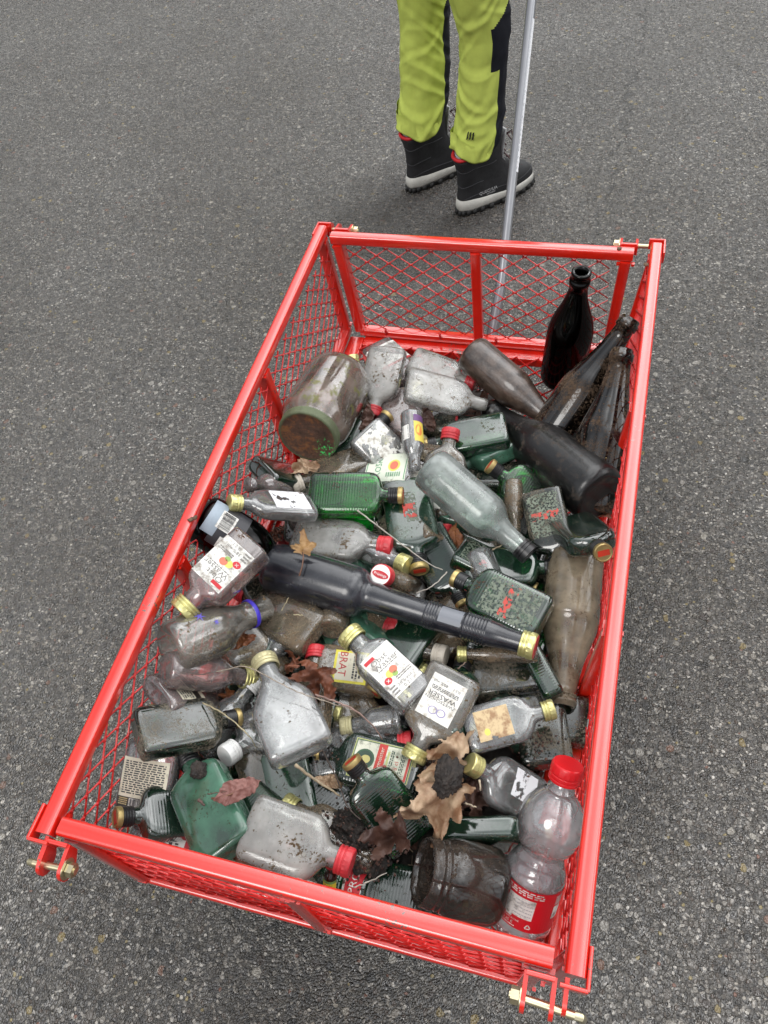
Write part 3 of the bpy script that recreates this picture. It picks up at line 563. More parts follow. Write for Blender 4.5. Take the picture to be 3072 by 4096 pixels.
G_ = {
 'green': lambda: glass('green_glass', (0.03, 0.48, 0.15), .10, (0.12, 0.32, 0.20), .28, thick=1.1, ribs=True, shine=1.9, rough=.05, speck=.5),
 'bright': lambda: glass('bright_green_glass', (0.06, 0.72, 0.18), .07, (0.28, 0.42, 0.33), .14, thick=1.0, ribs=True, rough=.06, speck=.5),
 'teal': lambda: glass('dusty_green_glass', (0.04, 0.40, 0.17), .60, (0.15, 0.38, 0.25), .26, rough=.08, speck=.45, shine=1.7, dirt_col=(.05, .06, .04)),
 'deep': lambda: glass('deep_green_glass', (0.02, 0.38, 0.13), .24, (0.07, 0.22, 0.13), .34, rough=.06, speck=.6, shine=2.0, dirt_col=(.08, .08, .055)),
 'darkgreen': lambda: glass('dark_green_glass', (0.04, 0.18, 0.10), .22, (0.07, 0.16, 0.11), .34, ribs=True, dirt_col=(.09, .08, .06), shine=1.9, rough=.06),
 'mossgreen': lambda: glass('dirty_green_glass', (0.05, 0.26, 0.13), .16, (0.12, 0.17, 0.13), .62, dirt_col=(0.14, 0.12, 0.092), speck=.7, shine=1.5),
 'clear': lambda: glass('clear_glass', (0.97, 0.98, 0.97), .22, (0.90, 0.91, 0.91), .20, speck=.5, rough=.05, shine=1.9, dirt_col=(.09, .065, .04), thick=.7),  # near-white film stands in for sky light scattered in the glass
 'wet': lambda: glass('sky_hazed_glass', (0.96, 0.97, 0.96), .36, (0.84, 0.86, 0.86), .24, rough=.07, speck=.5, dirt_col=(.08, .06, .04), shine=2.2, thick=.8),  # whitish film paints in the sky glow inside the glass
 'frost': lambda: glass('frosted_glass', (0.93, 0.94, 0.93), .48, (0.80, 0.78, 0.73), .38, rough=.10, speck=.75, dirt_col=(.10, .072, .045), shine=1.3),
 'dusty': lambda: glass('dusty_clear_glass', (0.94, 0.94, 0.92), .30, (0.72, 0.67, 0.59), .50, rough=.08, speck=.75, dirt_col=(.12, .088, .055), shine=1.7),
 'dirty': lambda: glass('dirty_clear_glass', (0.86, 0.80, 0.70), .30, (0.56, 0.47, 0.35), .60, dirt_col=(0.15, 0.108, 0.07), rough=.08, speck=.75, shine=1.7),
 'pink': lambda: glass('pinkish_glass', (0.95, 0.82, 0.80), .26, (0.84, 0.72, 0.70), .40, speck=.6, rough=.06, shine=1.8, dirt_col=(.11, .07, .05)),
 'jar': lambda: glass('muddy_jar_glass', (0.60, 0.50, 0.44), .55, (0.44, 0.35, 0.29), .40, dirt_col=(0.12, 0.075, 0.055), rough=.07, moss=(0.14, 0.14, 0.045), shine=2.2),
 'mudjar': lambda: glass('mud_filled_jar_glass', (0.35, 0.32, 0.29), .24, (0.24, 0.20, 0.17), .62, dirt_col=(0.06, 0.045, 0.035), rough=.07, speck=.7),
 'sandy': lambda: glass('silt_stained_glass', (0.60, 0.50, 0.38), .88, (0.42, 0.345, 0.24), .30, dirt_col=(0.12, 0.09, 0.06), rough=.05, speck=.7, shine=1.6),
 'palegreen': lambda: glass('pale_green_glass', (0.84, 0.91, 0.87), .42, (0.66, 0.72, 0.69), .08, rough=.10, speck=.25),
 'brown': lambda: glass('brown_glass', (0.04, 0.012, 0.005), .04, (0.12, 0.09, 0.07), .60, dirt_col=(0.085, 0.058, 0.04), rough=.05, speck=.8, shine=1.0),
 'brownclean': lambda: glass('clean_brown_glass', (0.012, 0.003, 0.0015), .01, (0.03, 0.02, 0.02), .0, rough=.05, speck=0, shine=.35),
 'mudbrown': lambda: solid('mud_coated_glass', (0.022, 0.013, 0.009), .30, coat=.7, c2=(0.085, 0.058, 0.043), vscale=48, bmp=.35, bscale=150),
 'blackmud': lambda: solid('black_glass_muddy', (0.005, 0.005, 0.005), .30, coat=.15, dirt=.58, dirt_col=(0.036, 0.024, 0.016), bmp=.22, bscale=60, dscale=60),
 'black': lambda: solid('black_glass', (0.006, 0.007, 0.011), .26, coat=.45, c2=(0.024, 0.025, 0.031), vscale=28, dirt=.36, dirt_col=(0.050, 0.046, 0.042), bmp=.10, dscale=70),
 'amber': lambda: glass('amber_glass', (0.45, 0.13, 0.03), .15, (0.2, 0.1, 0.05), .25),
 'pet': lambda: glass('clear_plastic', (0.99, 0.99, 0.993), .38, (0.95, 0.95, 0.96), .0, rough=.03, thick=.25, speck=0, shine=2.6, edgek=.95),  # pale film painted on to brighten the plastic like scattered sky light
}
# ------------------------------------------------------------------ road
def asphalt():
    m, nt, out = mat_new('wet_asphalt')
    t = nt.nodes.new('ShaderNodeTexCoord'); v = t.outputs['Object']
    # slightly warped coordinates, so that the pebbles are not round cells
    nw = N(nt, 'ShaderNodeTexNoise', Scale=45.0, Detail=2); nt.links.new(v, nw.inputs['Vector'])
    ws = nt.nodes.new('ShaderNodeVectorMath'); ws.operation = 'SCALE'; nt.links.new(nw.outputs['Color'], ws.inputs[0]); ws.inputs['Scale'].default_value = 0.010
    wa = nt.nodes.new('ShaderNodeVectorMath'); wa.operation = 'ADD'; nt.links.new(v, wa.inputs[0]); nt.links.new(ws.outputs[0], wa.inputs[1]); vv = wa.outputs[0]
    def vor(scale, feat='F1'):
        n = N(nt, 'ShaderNodeTexVoronoi', feature=feat, Scale=scale); n.voronoi_dimensions = '2D'; n.inputs['Randomness'].default_value = 1.0
        nt.links.new(vv, n.inputs['Vector']); return n
    A = vor(118); B_ = vor(56); F_ = vor(270)
    def chan(n, i):
        s = nt.nodes.new('ShaderNodeSeparateColor'); nt.links.new(n.outputs['Color'], s.inputs[0]); return s.outputs[i]
    dark = [(0.0, (.026, .024, .022)), (.30, (.060, .056, .051)), (.55, (.100, .095, .086)), (.78, (.145, .138, .126)), (.88, (.080, .060, .048)), (.93, (.20, .19, .175)), (1, (.27, .26, .24))]
    ca = ramp(nt, chan(A, 0), dark)
    ca = mixc(nt, ramp(nt, chan(A, 1), [(.935, 0), (.937, 1)], 'CONSTANT'), ca, ramp(nt, chan(A, 2), [(0, (.56, .55, .52)), (.42, (.42, .41, .39)), (.62, (.30, .25, .12)), (.80, (.22, .11, .08)), (.90, (.44, .42, .38))], 'CONSTANT'))
    # mortar between the pebbles
    gap = ramp(nt, math_n(nt, 'ADD', A.outputs['Distance'], math_n(nt, 'MULTIPLY', chan(A, 1), .16)), [(.42, 1), (.52, 0)])
    mort = ramp(nt, chan(F_, 0), [(0, (.020, .018, .016)), (.55, (.070, .066, .060)), (.86, (.13, .122, .112)), (.93, (.36, .35, .33)), (1, (.40, .39, .36))])
    ca = mixc(nt, gap, mort, ca)
    # a sparser layer of larger pebbles
    sel = ramp(nt, chan(B_, 1), [(.83, 0), (.835, 1)], 'CONSTANT'); be = ramp(nt, math_n(nt, 'ADD', B_.outputs['Distance'], math_n(nt, 'MULTIPLY', chan(B_, 2), .20)), [(.42, 1), (.48, 0)])
    cb = ramp(nt, chan(B_, 0), [(0, (.05, .05, .05)), (.3, (.11, .105, .10)), (.5, (.16, .15, .14)), (.62, (.38, .37, .34)), (.67, (.08, .07, .065)), (.82, (.26, .21, .10)), (.87, (.20, .12, .09)), (.91, (.30, .29, .27))], 'CONSTANT')
    bm_ = math_n(nt, 'MULTIPLY', sel, be)
    ca = mixc(nt, bm_, ca, cb)
    # wet and dry patches, brownish film
    big = noise_n(nt, v, 1.3, 5, .62); mid = noise_n(nt, v, 9, 4, .6)
    ca = mixc(nt, math_n(nt, 'MULTIPLY', ramp(nt, big, [(.38, 0), (.62, 1)]), .7), ca, mixc(nt, 1.0, ca, (.58, .53, .46), 'MULTIPLY'))
    ca = mixc(nt, ramp(nt, mid, [(.3, .0), (.7, .28)]), ca, mixc(nt, 1.0, ca, (.62, .62, .64), 'MULTIPLY'))
    # soaked brown patch under the walker, with the boots' contact shadow painted in
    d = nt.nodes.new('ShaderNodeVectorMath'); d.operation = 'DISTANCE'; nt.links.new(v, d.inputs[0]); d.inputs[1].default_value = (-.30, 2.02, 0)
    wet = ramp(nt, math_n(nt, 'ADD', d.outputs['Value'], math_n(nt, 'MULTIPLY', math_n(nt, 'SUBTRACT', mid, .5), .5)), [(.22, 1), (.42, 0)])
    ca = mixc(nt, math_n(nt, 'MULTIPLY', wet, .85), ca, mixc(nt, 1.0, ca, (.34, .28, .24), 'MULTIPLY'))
    # a hairline crack running away up the road
    sx = nt.nodes.new('ShaderNodeSeparateXYZ'); nt.links.new(v, sx.inputs[0])
    wob = math_n(nt, 'MULTIPLY', math_n(nt, 'SUBTRACT', noise_n(nt, v, 5.5, 6, .7), .5), .20)
    line = math_n(nt, 'ABSOLUTE', math_n(nt, 'ADD', math_n(nt, 'SUBTRACT', sx.outputs[0], 0.131), math_n(nt, 'ADD', wob, math_n(nt, 'MULTIPLY', sx.outputs[1], -0.035))))
    crack = math_n(nt, 'MULTIPLY', ramp(nt, line, [(.0016, .7), (.007, 0)]), ramp(nt, noise_n(nt, v, 14, 3), [(.36, 0), (.5, .85)]))
    crack = math_n(nt, 'MULTIPLY', crack, ramp(nt, math_n(nt, 'MULTIPLY', sx.outputs[1], .25), [(.33, 0), (.40, 1)]))
    ca = mixc(nt, crack, ca, (.010, .010, .011))
    ca = mixc(nt, 1.0, ca, (.80, .775, .74), 'MULTIPLY')
    b = N(nt, 'ShaderNodeBsdfPrincipled'); nt.links.new(ca, b.inputs['Base Color']); b.inputs['Specular IOR Level'].default_value = 1.0
    nt.links.new(ramp(nt, math_n(nt, 'ADD', math_n(nt, 'MULTIPLY', chan(A, 2), .6), math_n(nt, 'MULTIPLY', mid, .4)), [(.2, .15), (.8, .42)]), b.inputs['Roughness'])
    h = math_n(nt, 'ADD', math_n(nt, 'MULTIPLY', gap, math_n(nt, 'ADD', .35, math_n(nt, 'MULTIPLY', chan(A, 0), .9))), math_n(nt, 'MULTIPLY', bm_, .9))
    h = math_n(nt, 'ADD', h, math_n(nt, 'MULTIPLY', F_.outputs['Distance'], -1.1)); h = math_n(nt, 'SUBTRACT', h, math_n(nt, 'MULTIPLY', crack, 2.5))
    nt.links.new(bump(nt, h, .75, .0028), b.inputs['Normal'])
    nt.links.new(b.outputs[0], out.inputs['Surface']); return m
bm = bmesh.new(); vs = [bm.verts.new(p) for p in ((-60, -60, 0), (60, -60, 0), (60, 60, 0), (-60, 60, 0))]; bm.faces.new(vs)
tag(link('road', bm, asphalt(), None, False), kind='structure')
# ------------------------------------------------------------------ cart
REDP = solid('red_paint', (0.74, 0.020, 0.008), .30, coat=1.0, cior=1.75, spec=.35, c2=(.60, .013, .006), vscale=14, dirt=.26, dirt_col=(.20, .035, .028), dscale=75, bmp=.16, bscale=160, chip=(.13, .075, .06))
MESHP = solid('red_paint_mesh', (0.56, 0.012, 0.010), .34, coat=.4, dirt=.12, dirt_col=(.25, .05, .04), bmp=.1)
ZINC = solid('zinc_yellow_bolt', (0.72, 0.64, 0.42), .28, metal=.9, var=.25)
W2, L, H = .300, 1.162, .237
cart = tag(empty('mesh_cart', (0, .58, 0)), 'red painted steel cart with expanded mesh sides, loaded with old bottles', 'cart')
def K(o): o.location = Vector(o.location) - Vector((0, .58, 0)); return o    # parts are modelled in world metres, the cart stands at its middle
TZ = FLOOR + H
def panel_mesh(bm, P0, U, V, lu, lv, pu=.046, pv=.0345, wd=.0021, ph=0.0):
    """expanded metal: two families of slanting strands with thicker crossings, clipped to the panel"""
    U = Vector(U).normalized(); V = Vector(V).normalized(); Nn = U.cross(V); P0 = Vector(P0)
    segs = []
    for sgn in (1, -1):
        sl = sgn * pv / pu; c0 = -lu * abs(sl) - pv if sgn > 0 else 0
        c = math.floor(c0 / pv) * pv + ph
        while c < lv + lu * abs(sl) + pv:
            # v = c + sl*u
            pts = []
            for u in (0, lu):
                vv = c + sl * u
                if 0 <= vv <= lv: pts.append((u, vv))
            for vv in (0, lv):
                u = (vv - c) / sl
                if 0 < u < lu: pts.append((u, vv))
            pts = sorted(set((round(a, 6), round(b, 6)) for a, b in pts))
            if len(pts) >= 2 and (Vector(pts[-1]) - Vector(pts[0])).length > .006: segs.append((pts[0], pts[-1], sgn))
            c += pv
    for (a, b, s) in segs:
        A3 = P0 + U * a[0] + V * a[1] + Nn * (.0006 * s); B3 = P0 + U * b[0] + V * b[1] + Nn * (.0006 * s)
        beam(bm, A3, B3, wd * .8, wd * 1.1, wd * .25, up=Nn)
    nu, nv = int(lu / pu) + 2, int(lv / pv) * 2 + 3
    for i in range(-1, 2 * nu):
        for j in range(-1, nv):
            u = i * pu / 2; vv = ph + j * pv / 2
            if (i + j) % 2 or not (.004 < u < lu - .004 and .003 < vv < lv - .003): continue
            c = P0 + U * u + V * vv; M = Matrix((U, V, Nn)).transposed().to_4x4(); M.translation = c
            box(bm, (0, 0, 0), (.0085, .0027, .0032), M)
def panel(name, a0, a1, t0, t1, posts, inward):
    """one drop side: bottom corners a0,a1, top corners t0,t1; posts at fractions"""
    a0, a1, t0, t1 = map(Vector, (a0, a1, t0, t1)); d = (t1 - t0).normalized(); up = Vector((0, 0, 1))
    bm = bmesh.new(); n = d.cross(up).normalized()
    beam(bm, t0, t1, .0212, .0212, .0052, up=n)
    beam(bm, a0 + (a1 - a0).normalized() * .012, a1 - (a1 - a0).normalized() * .012, .018, .022, .004, up=n)
    for f, wdt in posts:
        p, q = lerp(a0, a1, f), lerp(t0, t1, f); beam(bm, p + (q - p) * .02, q - (q - p) * .045, .020, wdt, .004, up=n)
    # weld beads where posts meet the rails
    rnd = random.Random(int(f * 100) + len(name))
    for f, wdt in posts:
        for (c, s) in ((lerp(a0, a1, f), .012), (lerp(t0, t1, f), -.014)):
            for k in range(5):
                q = c + up * s + d * (wdt / 2 * (k - 2) / 2) + n * rnd.choice((-.0105, .0105)); r = rnd.uniform(.0018, .0030)
                box(bm, q, (r * 2, r * 2, r * 1.6), None)
    o = K(link(name, bm, REDP, cart)); sharp(o, 50)
    bm = bmesh.new(); V = (t0 - a0); lv = V.length - .024; lu = (a1 - a0).length - .03
    panel_mesh(bm, a0 + d * .015 + V.normalized() * .008 + n * (.004 * inward), (a1 - a0), V, lu, lv)
    # mesh ends welded over the rails
    for k in range(int(lu / .115)):
        for (base, s) in ((lerp(a0, a1, (k + .6) * .115 / lu), .006),):
            q = base + up * (s + .004) - n * (.012 * inward); cyl(bm, q + up * .010, q - up * .006, .0026, 8)
    link('wire_mesh', bm, MESHP, o)
    return o
B0, B1, B2, B3 = (-W2, 0, FLOOR), (W2, 0, FLOOR), (W2, L, FLOOR), (-W2, L, FLOOR)
sl0, sl1 = (-W2 - .001, -.006, TZ), (-W2 - .0207, L + .022, TZ); sr0, sr1 = (W2 + .011, -.004, TZ), (W2 + .027, L + .022, TZ)
def sp(b0, b1, t0, t1): return b0, b1, t0, t1
panel('side_panel', (-W2, -.002, FLOOR), (-W2, L + .010, FLOOR), sl0, sl1, [(.014, .022), (.333, .024), (.665, .024), (.986, .022)], -1)
panel('side_panel', (W2, -.002, FLOOR), (W2, L + .010, FLOOR), sr0, sr1, [(.014, .022), (.333, .024), (.665, .024), (.986, .022)], 1)
panel('end_panel', (-W2 + .022, .006, FLOOR), (W2 - .022, .006, FLOOR), (-W2 + .016, .0067, TZ), (W2 - .012, .0067, TZ), [(.02, .026), (.5, .024), (.98, .026)], 1)
panel('end_panel', (-W2 + .022, L, FLOOR), (W2 - .022, L, FLOOR), (-W2 + .006, L - .002, TZ), (W2 - .012, L - .002, TZ), [(.02, .026), (.5, .024), (.98, .026)], -1)
# floor: angle-iron frame and mesh
bm = bmesh.new(); zf = FLOOR - .022
for a, b in (((-W2 + .026, .012), (-W2 + .026, L - .012)), ((W2 - .026, .012), (W2 - .026, L - .012))): beam(bm, (a[0], a[1], zf), (b[0], b[1], zf), .034, .022, .003)
for y in (.018, .39, .78, L - .018): beam(bm, (-W2 + .044, y, zf), (W2 - .044, y, zf), .034 if y in (.018, L - .018) else .026, .022 if y in (.018, L - .018) else .018, .003)
fr = K(link('floor_frame', bm, REDP, cart)); sharp(fr, 50)
bm = bmesh.new(); panel_mesh(bm, (-W2 + .04, .03, FLOOR - .0125), (1, 0, 0), (0, 1, 0), 2 * W2 - .08, L - .06, pu=.046, pv=.040, wd=.0034)
fo = K(link('floor_mesh', bm, MESHP, cart))
# undercarriage
DARK = solid('axle_steel', (.05, .05, .05), .5, metal=.5, dirt=.3)
bm = bmesh.new()
for y in (.24, .90): cyl(bm, (-.19, y, .13), (.19, y, .13), .010, 12); 
for y in (.24, .90):
    for x in (-.11, .11): beam(bm, (x, y, .13), (x, y, zf - .01), .03, .012, .002)
K(link('axle', bm, DARK, cart))
for y in (.24, .90):
    for x in (-.195, .195):
        bm = bmesh.new(); rings = []
        for (r, xx) in ((.085, -.018), (.112, -.026), (.126, -.018), (.130, 0), (.126, .018), (.112, .026), (.085, .018), (.085, -.018)):
            rings.append([(x + xx, y + r * math.cos(2 * math.pi * k / 40), .130 + r * math.sin(2 * math.pi * k / 40)) for k in range(40)])
        ring_loft(bm, rings, cap0=False, cap1=False); wh = K(link('wheel', bm, solid('tyre_rubber', (.02, .02, .02), .8, dirt=.3), cart))
        bm = bmesh.new(); cyl(bm, (x - .022, y, .13), (x + .022, y, .13), .024, 16); cyl(bm, (x - .006, y, .13), (x + .006, y, .13), .086, 32)
        link('rim', bm, solid('rim_grey', (.4, .4, .4), .4, metal=.6, dirt=.2), wh)
# corner brackets, hooks and bolts
def ear(bm, x, y0, s, z0, ln=.036, th=.0045):
    """a rounded lug standing in the y-z plane, pointing away from the cart along s and hanging down a little"""
    pts = [(0, .008), (ln * .70, .004)] + [(ln * .70 + .012 * math.cos(R(a)), -.010 + .014 * math.sin(R(a))) for a in (70, 40, 10, -20, -50, -80)] + [(ln * .35, -.022), (0, -.012)]
    a = [bm.verts.new((x - th / 2, y0 + s * p, z0 + q)) for p, q in pts]; b = [bm.verts.new((x + th / 2, y0 + s * p, z0 + q)) for p, q in pts]
    n = len(pts); bm.faces.new(a); bm.faces.new(list(reversed(b)))
    for i in range(n): bm.faces.new((a[i], b[i], b[(i + 1) % n], a[(i + 1) % n]))
for sx in (-1, 1):
    for sy, yb in ((-1, -.006), (1, L + .011)):
        x_in, x_out = sx * (W2 - .036), sx * (W2 - .008); z = TZ - .002
        bm = bmesh.new()
        ear(bm, x_in, yb + sy * .004, sy, z); ear(bm, x_out, yb + sy * .004, sy, z)
        beam(bm, (x_in, yb + sy * .006, z + .0015), (x_out, yb + sy * .006, z + .0015), .005, .020, .0015)
        bmesh.ops.recalc_face_normals(bm, faces=bm.faces); br = K(link('corner_bracket', bm, REDP, cart)); sharp(br)
        # hook on the side panel: a strap round the rim end and a lug
        bm = bmesh.new(); xs = sx * (W2 + (.011 if sx > 0 else .002) + (.016 if sy > 0 else 0)); ye = -.005 if sy < 0 else L + .022
        beam(bm, (xs + sx * .0128, ye - sy * .030, TZ), (xs + sx * .0128, ye + sy * .010, TZ), .004, .022, .0015)
        beam(bm, (xs + sx * .0128, ye + sy * .010, TZ), (xs - sx * .014, ye + sy * .010, TZ), .004, .022, .0015)
        ear(bm, xs - sx * .007, ye + sy * .002, sy, TZ - .004, .030)
        bmesh.ops.recalc_face_normals(bm, faces=bm.faces); hk = K(link('latch_hook', bm, REDP, cart)); sharp(hk)
        yb2 = yb + sy * .027; bm = bmesh.new()
        cyl(bm, (x_in - sx * .014, yb2, z - .008), (xs + sx * .004, yb2 + sy * .003, z - .010), .0042, 12)
        cyl(bm, (x_in - sx * .0125, yb2, z - .008), (x_in - sx * .004, yb2, z - .008), .0085, 6); cyl(bm, (x_in - sx * .0035, yb2, z - .008), (x_in - sx * .0024, yb2, z - .008), .0125, 20)
        tube(bm, [(xs + sx * .002, yb2 + sy * .003, z - .010), (xs + sx * .010, yb2 + sy * .003, z - .012), (xs + sx * .013, yb2 + sy * .003, z - .022), (xs + sx * .013, yb2 + sy * .003, z - .034)], .0042, 10)
        bo = K(link('bolt', bm, ZINC, cart)); sharp(bo)
# pull handle
SILV = solid('silver_tube', (0.27, 0.275, 0.29), .27, metal=.55, var=.12, vscale=14, bmp=.03)
HP = [Vector(p) for p in [(0.0204, 1.195, 0.2795), (0.0265, 1.285, 0.3493), (0.0116, 1.7591, 0.7241)]]
bm = bmesh.new(); tube(bm, [(0.0, .92, .20), (HP[0].x, HP[0].y - .06, HP[0].z - .05), HP[0], lerp(HP[0], HP[1], .6), HP[1]], .0118, 20)
tube(bm, [HP[1] - (HP[1] - HP[0]) * .02, HP[1] + (HP[2] - HP[1]) * .01], .0128, 20)
tube(bm, [HP[1], lerp(HP[1], HP[2], .05), HP[2], lerp(HP[1], HP[2], 1.30)], .0105, 20)
hd = K(link('pull_handle', bm, SILV, cart)); sharp(hd, 60)
top = lerp(HP[1], HP[2], 1.30); dd = (HP[2] - HP[1]).normalized(); sx_ = dd.cross(Vector((0, 0, 1))).normalized()
bm = bmesh.new(); cyl(bm, top - sx_ * .07, top + sx_ * .07, .013, 16); link('grip', bm, solid('grip_rubber', (.02, .02, .02), .7), hd)
bm = bmesh.new(); s0, s1 = lerp(HP[1], HP[2], .93), lerp(HP[1], HP[2], .40); e1 = Vector((.93, -.30, .40)); e1 = (e1 - dd * e1.dot(dd)).normalized()
rnd = random.Random(5)
for k in range(60):
    a, b = lerp(s0, s1, k / 60), lerp(s0, s1, (k + 1) / 60); sd = e1.cross(dd).normalized(); w_ = .0034 if k < 22 else rnd.uniform(.0022, .0040)
    M = Matrix((dd, sd, e1)).transposed().to_4x4(); M.translation = (a + b) / 2 + e1 * .0104; box(bm, (0, 0, 0), ((b - a).length * 1.02, w_ * 1.5, .0010), M)
link('sticker', bm, solid('sticker_white', (.80, .81, .83), .4), hd, False)
# dried leaf bits stuck on the rim, mud crumbs
STUCK = solid('stuck_leaf_bit', (.12, .07, .04), .8, var=.4)
for q in ((-.3005, .448, TZ + .0118), (-.2955, .452, TZ + .0116), (.262, L - .004, TZ + .0118), (.311, L - .045, TZ + .0115)):
    bm = bmesh.new(); bmesh.ops.create_icosphere(bm, subdivisions=2, radius=.0045)
    for v in bm.verts: v.co.z *= .45; v.co *= 1 + .6 * noise.noise(v.co * 300 + Vector(q) * 9)
    tag(link('leaf_crumb', bm, STUCK), {0: 'brown crumb of leaf stuck on outer half of left rim', 1: 'brown crumb of leaf stuck on inner half of left rim', 2: 'dark crumb stuck on far rim near right corner', 3: 'tiny dark crumb stuck on the far end of right rim'}[[-.3005, -.2955, .262, .311].index(q[0])], 'crumb', 'crumbs stuck to the rim').location = q
# ------------------------------------------------------------------ the person pulling the cart
LIME = solid('lime_cloth', (0.53, 0.62, 0.125), .78, var=.14, vscale=18, bmp=.10, bscale=700, spec=.2)
NAVY = solid('black_cloth', (0.010, 0.011, 0.017), .75, var=.3, bmp=.1, bscale=700, spec=.25)
person = tag(empty('person', (-.24, 2.20, 0), (0, 0, 0)), 'person in lime green trousers and black hiking boots standing turned away and pulling the cart', 'person')
def PK(o): o.location = Vector(o.location) - Vector((-.24, 2.20, 0)); return o
SKIN = solid('skin', (.48, .28, .20), .5, var=.1)
FW = Vector((.73, .68, 0)).normalized(); SD = Vector((.68, -.73, 0)).normalized()   # forwards, and to the walker's right
aR = Vector((-0.1820, 2.1176, .09)); aL = Vector((-0.3754, 2.2358, .09))
hip = (aR + aL) / 2 + Vector((.01, -.01, .93)); hip.z = .93
# body: one skinned figure under the clothes
def skinned(name, verts, edges, radii, mat, parent, root=0, sub=2):
    me = bpy.data.meshes.new(name); me.from_pydata([tuple(v) for v in verts], edges, []); me.materials.append(mat)
    o = bpy.data.objects.new(name, me); C.objects.link(o); sk = o.modifiers.new('skin', 'SKIN'); sk.use_smooth_shade = True
    for i, r in enumerate(radii):
        d = me.skin_vertices[0].data[i]; d.radius = (r, r) if not isinstance(r, tuple) else r; d.use_root = (i == root)
    s = o.modifiers.new('sub', 'SUBSURF'); s.levels = sub; s.render_levels = sub
    dg = bpy.context.evaluated_depsgraph_get(); m2 = bpy.data.meshes.new_from_object(o.evaluated_get(dg)); m2.name = name
    bpy.data.objects.remove(o); o = bpy.data.objects.new(name, m2); C.objects.link(o)
    if parent: o.parent = parent
    return o
kR, kL = aR + FW * .03 + Vector((0, 0, .41)), aL + FW * .03 + Vector((0, 0, .41)); kR.z = kL.z = .50
up = Vector((0, 0, 1)); grip = lerp(HP[1], HP[2], 1.30)
sh = hip + up * .50; shR, shL = sh + SD * .17, sh - SD * .17
elR = lerp(shR, grip, .5) + SD * .10 - up * .02; elL = shL - SD * .04 - up * .29 + FW * .02
V_ = [hip, hip + SD * .09 - up * .03, kR, aR + up * .03, hip - SD * .09 - up * .03, kL, aL + up * .03, hip + up * .2, hip + up * .38, sh, sh + up * .10, sh + up * .21 + FW * .01, sh + up * .30 + FW * .015,
      shR, elR, grip + up * .03, shL, elL, elL - up * .25 + FW * .08]
E_ = [(0, 1), (1, 2), (2, 3), (0, 4), (4, 5), (5, 6), (0, 7), (7, 8), (8, 9), (9, 10), (10, 11), (11, 12), (9, 13), (13, 14), (14, 15), (9, 16), (16, 17), (17, 18)]
R_ = [.11, .075, .048, .024, .075, .048, .024, .11, .125, .10, .05, .078, .07, .055, .042, .028, .055, .042, .028]
body = PK(skinned('body', V_, E_, R_, SKIN, person))
def fingers(w_, d_, s_, curl):
    for k in range(5):
        o_ = (k - 1.5) * .019 if k < 4 else -.045
        b = w_ + s_ * o_ + d_ * (.02 if k < 4 else -.01); ln = (.030, .034, .031, .024, .026)[k]
        p1 = b + d_ * ln; p2 = p1 + (d_ * .5 + curl).normalized() * ln * .8; p3 = p2 + (curl - d_ * .3).normalized() * ln * .7
        yield [b, p1, p2, p3]
bm = bmesh.new(); c1 = Vector((0, 0, -1))
for w_, d_, s_ in ((grip + up * .012, (FW * -.2 + dd * .8).normalized(), sx_), (V_[18] - up * .03, Vector((0, 0, -1)), FW)):
    for ch in fingers(w_, d_, s_, c1 if d_.z > -.9 else SD): tube(bm, ch, [.0095, .009, .0085, .007], 8)
link('fingers', bm, SKIN, body)
# jacket and hair (above the frame)
jv = [hip + up * .02, hip + up * .2, hip + up * .38, sh, sh + up * .07, shR, elR, lerp(elR, grip, .86), shL, elL, elL - up * .2 + FW * .06]
PK(skinned('jacket', jv, [(0, 1), (1, 2), (2, 3), (3, 4), (3, 5), (5, 6), (6, 7), (3, 8), (8, 9), (9, 10)], [.15, .145, .155, .12, .065, .075, .06, .045, .075, .06, .045], NAVY, person))
bm = bmesh.new(); bmesh.ops.create_uvsphere(bm, u_segments=24, v_segments=16, radius=.105)
for v in bm.verts:
    v.co = v.co * (1 + .05 * noise.noise(v.co * 40)); v.co += sh + up * .27 - FW * .012
PK(link('hair', bm, solid('brown_hair', (.06, .035, .02), .6, bmp=.5, bscale=200), person))
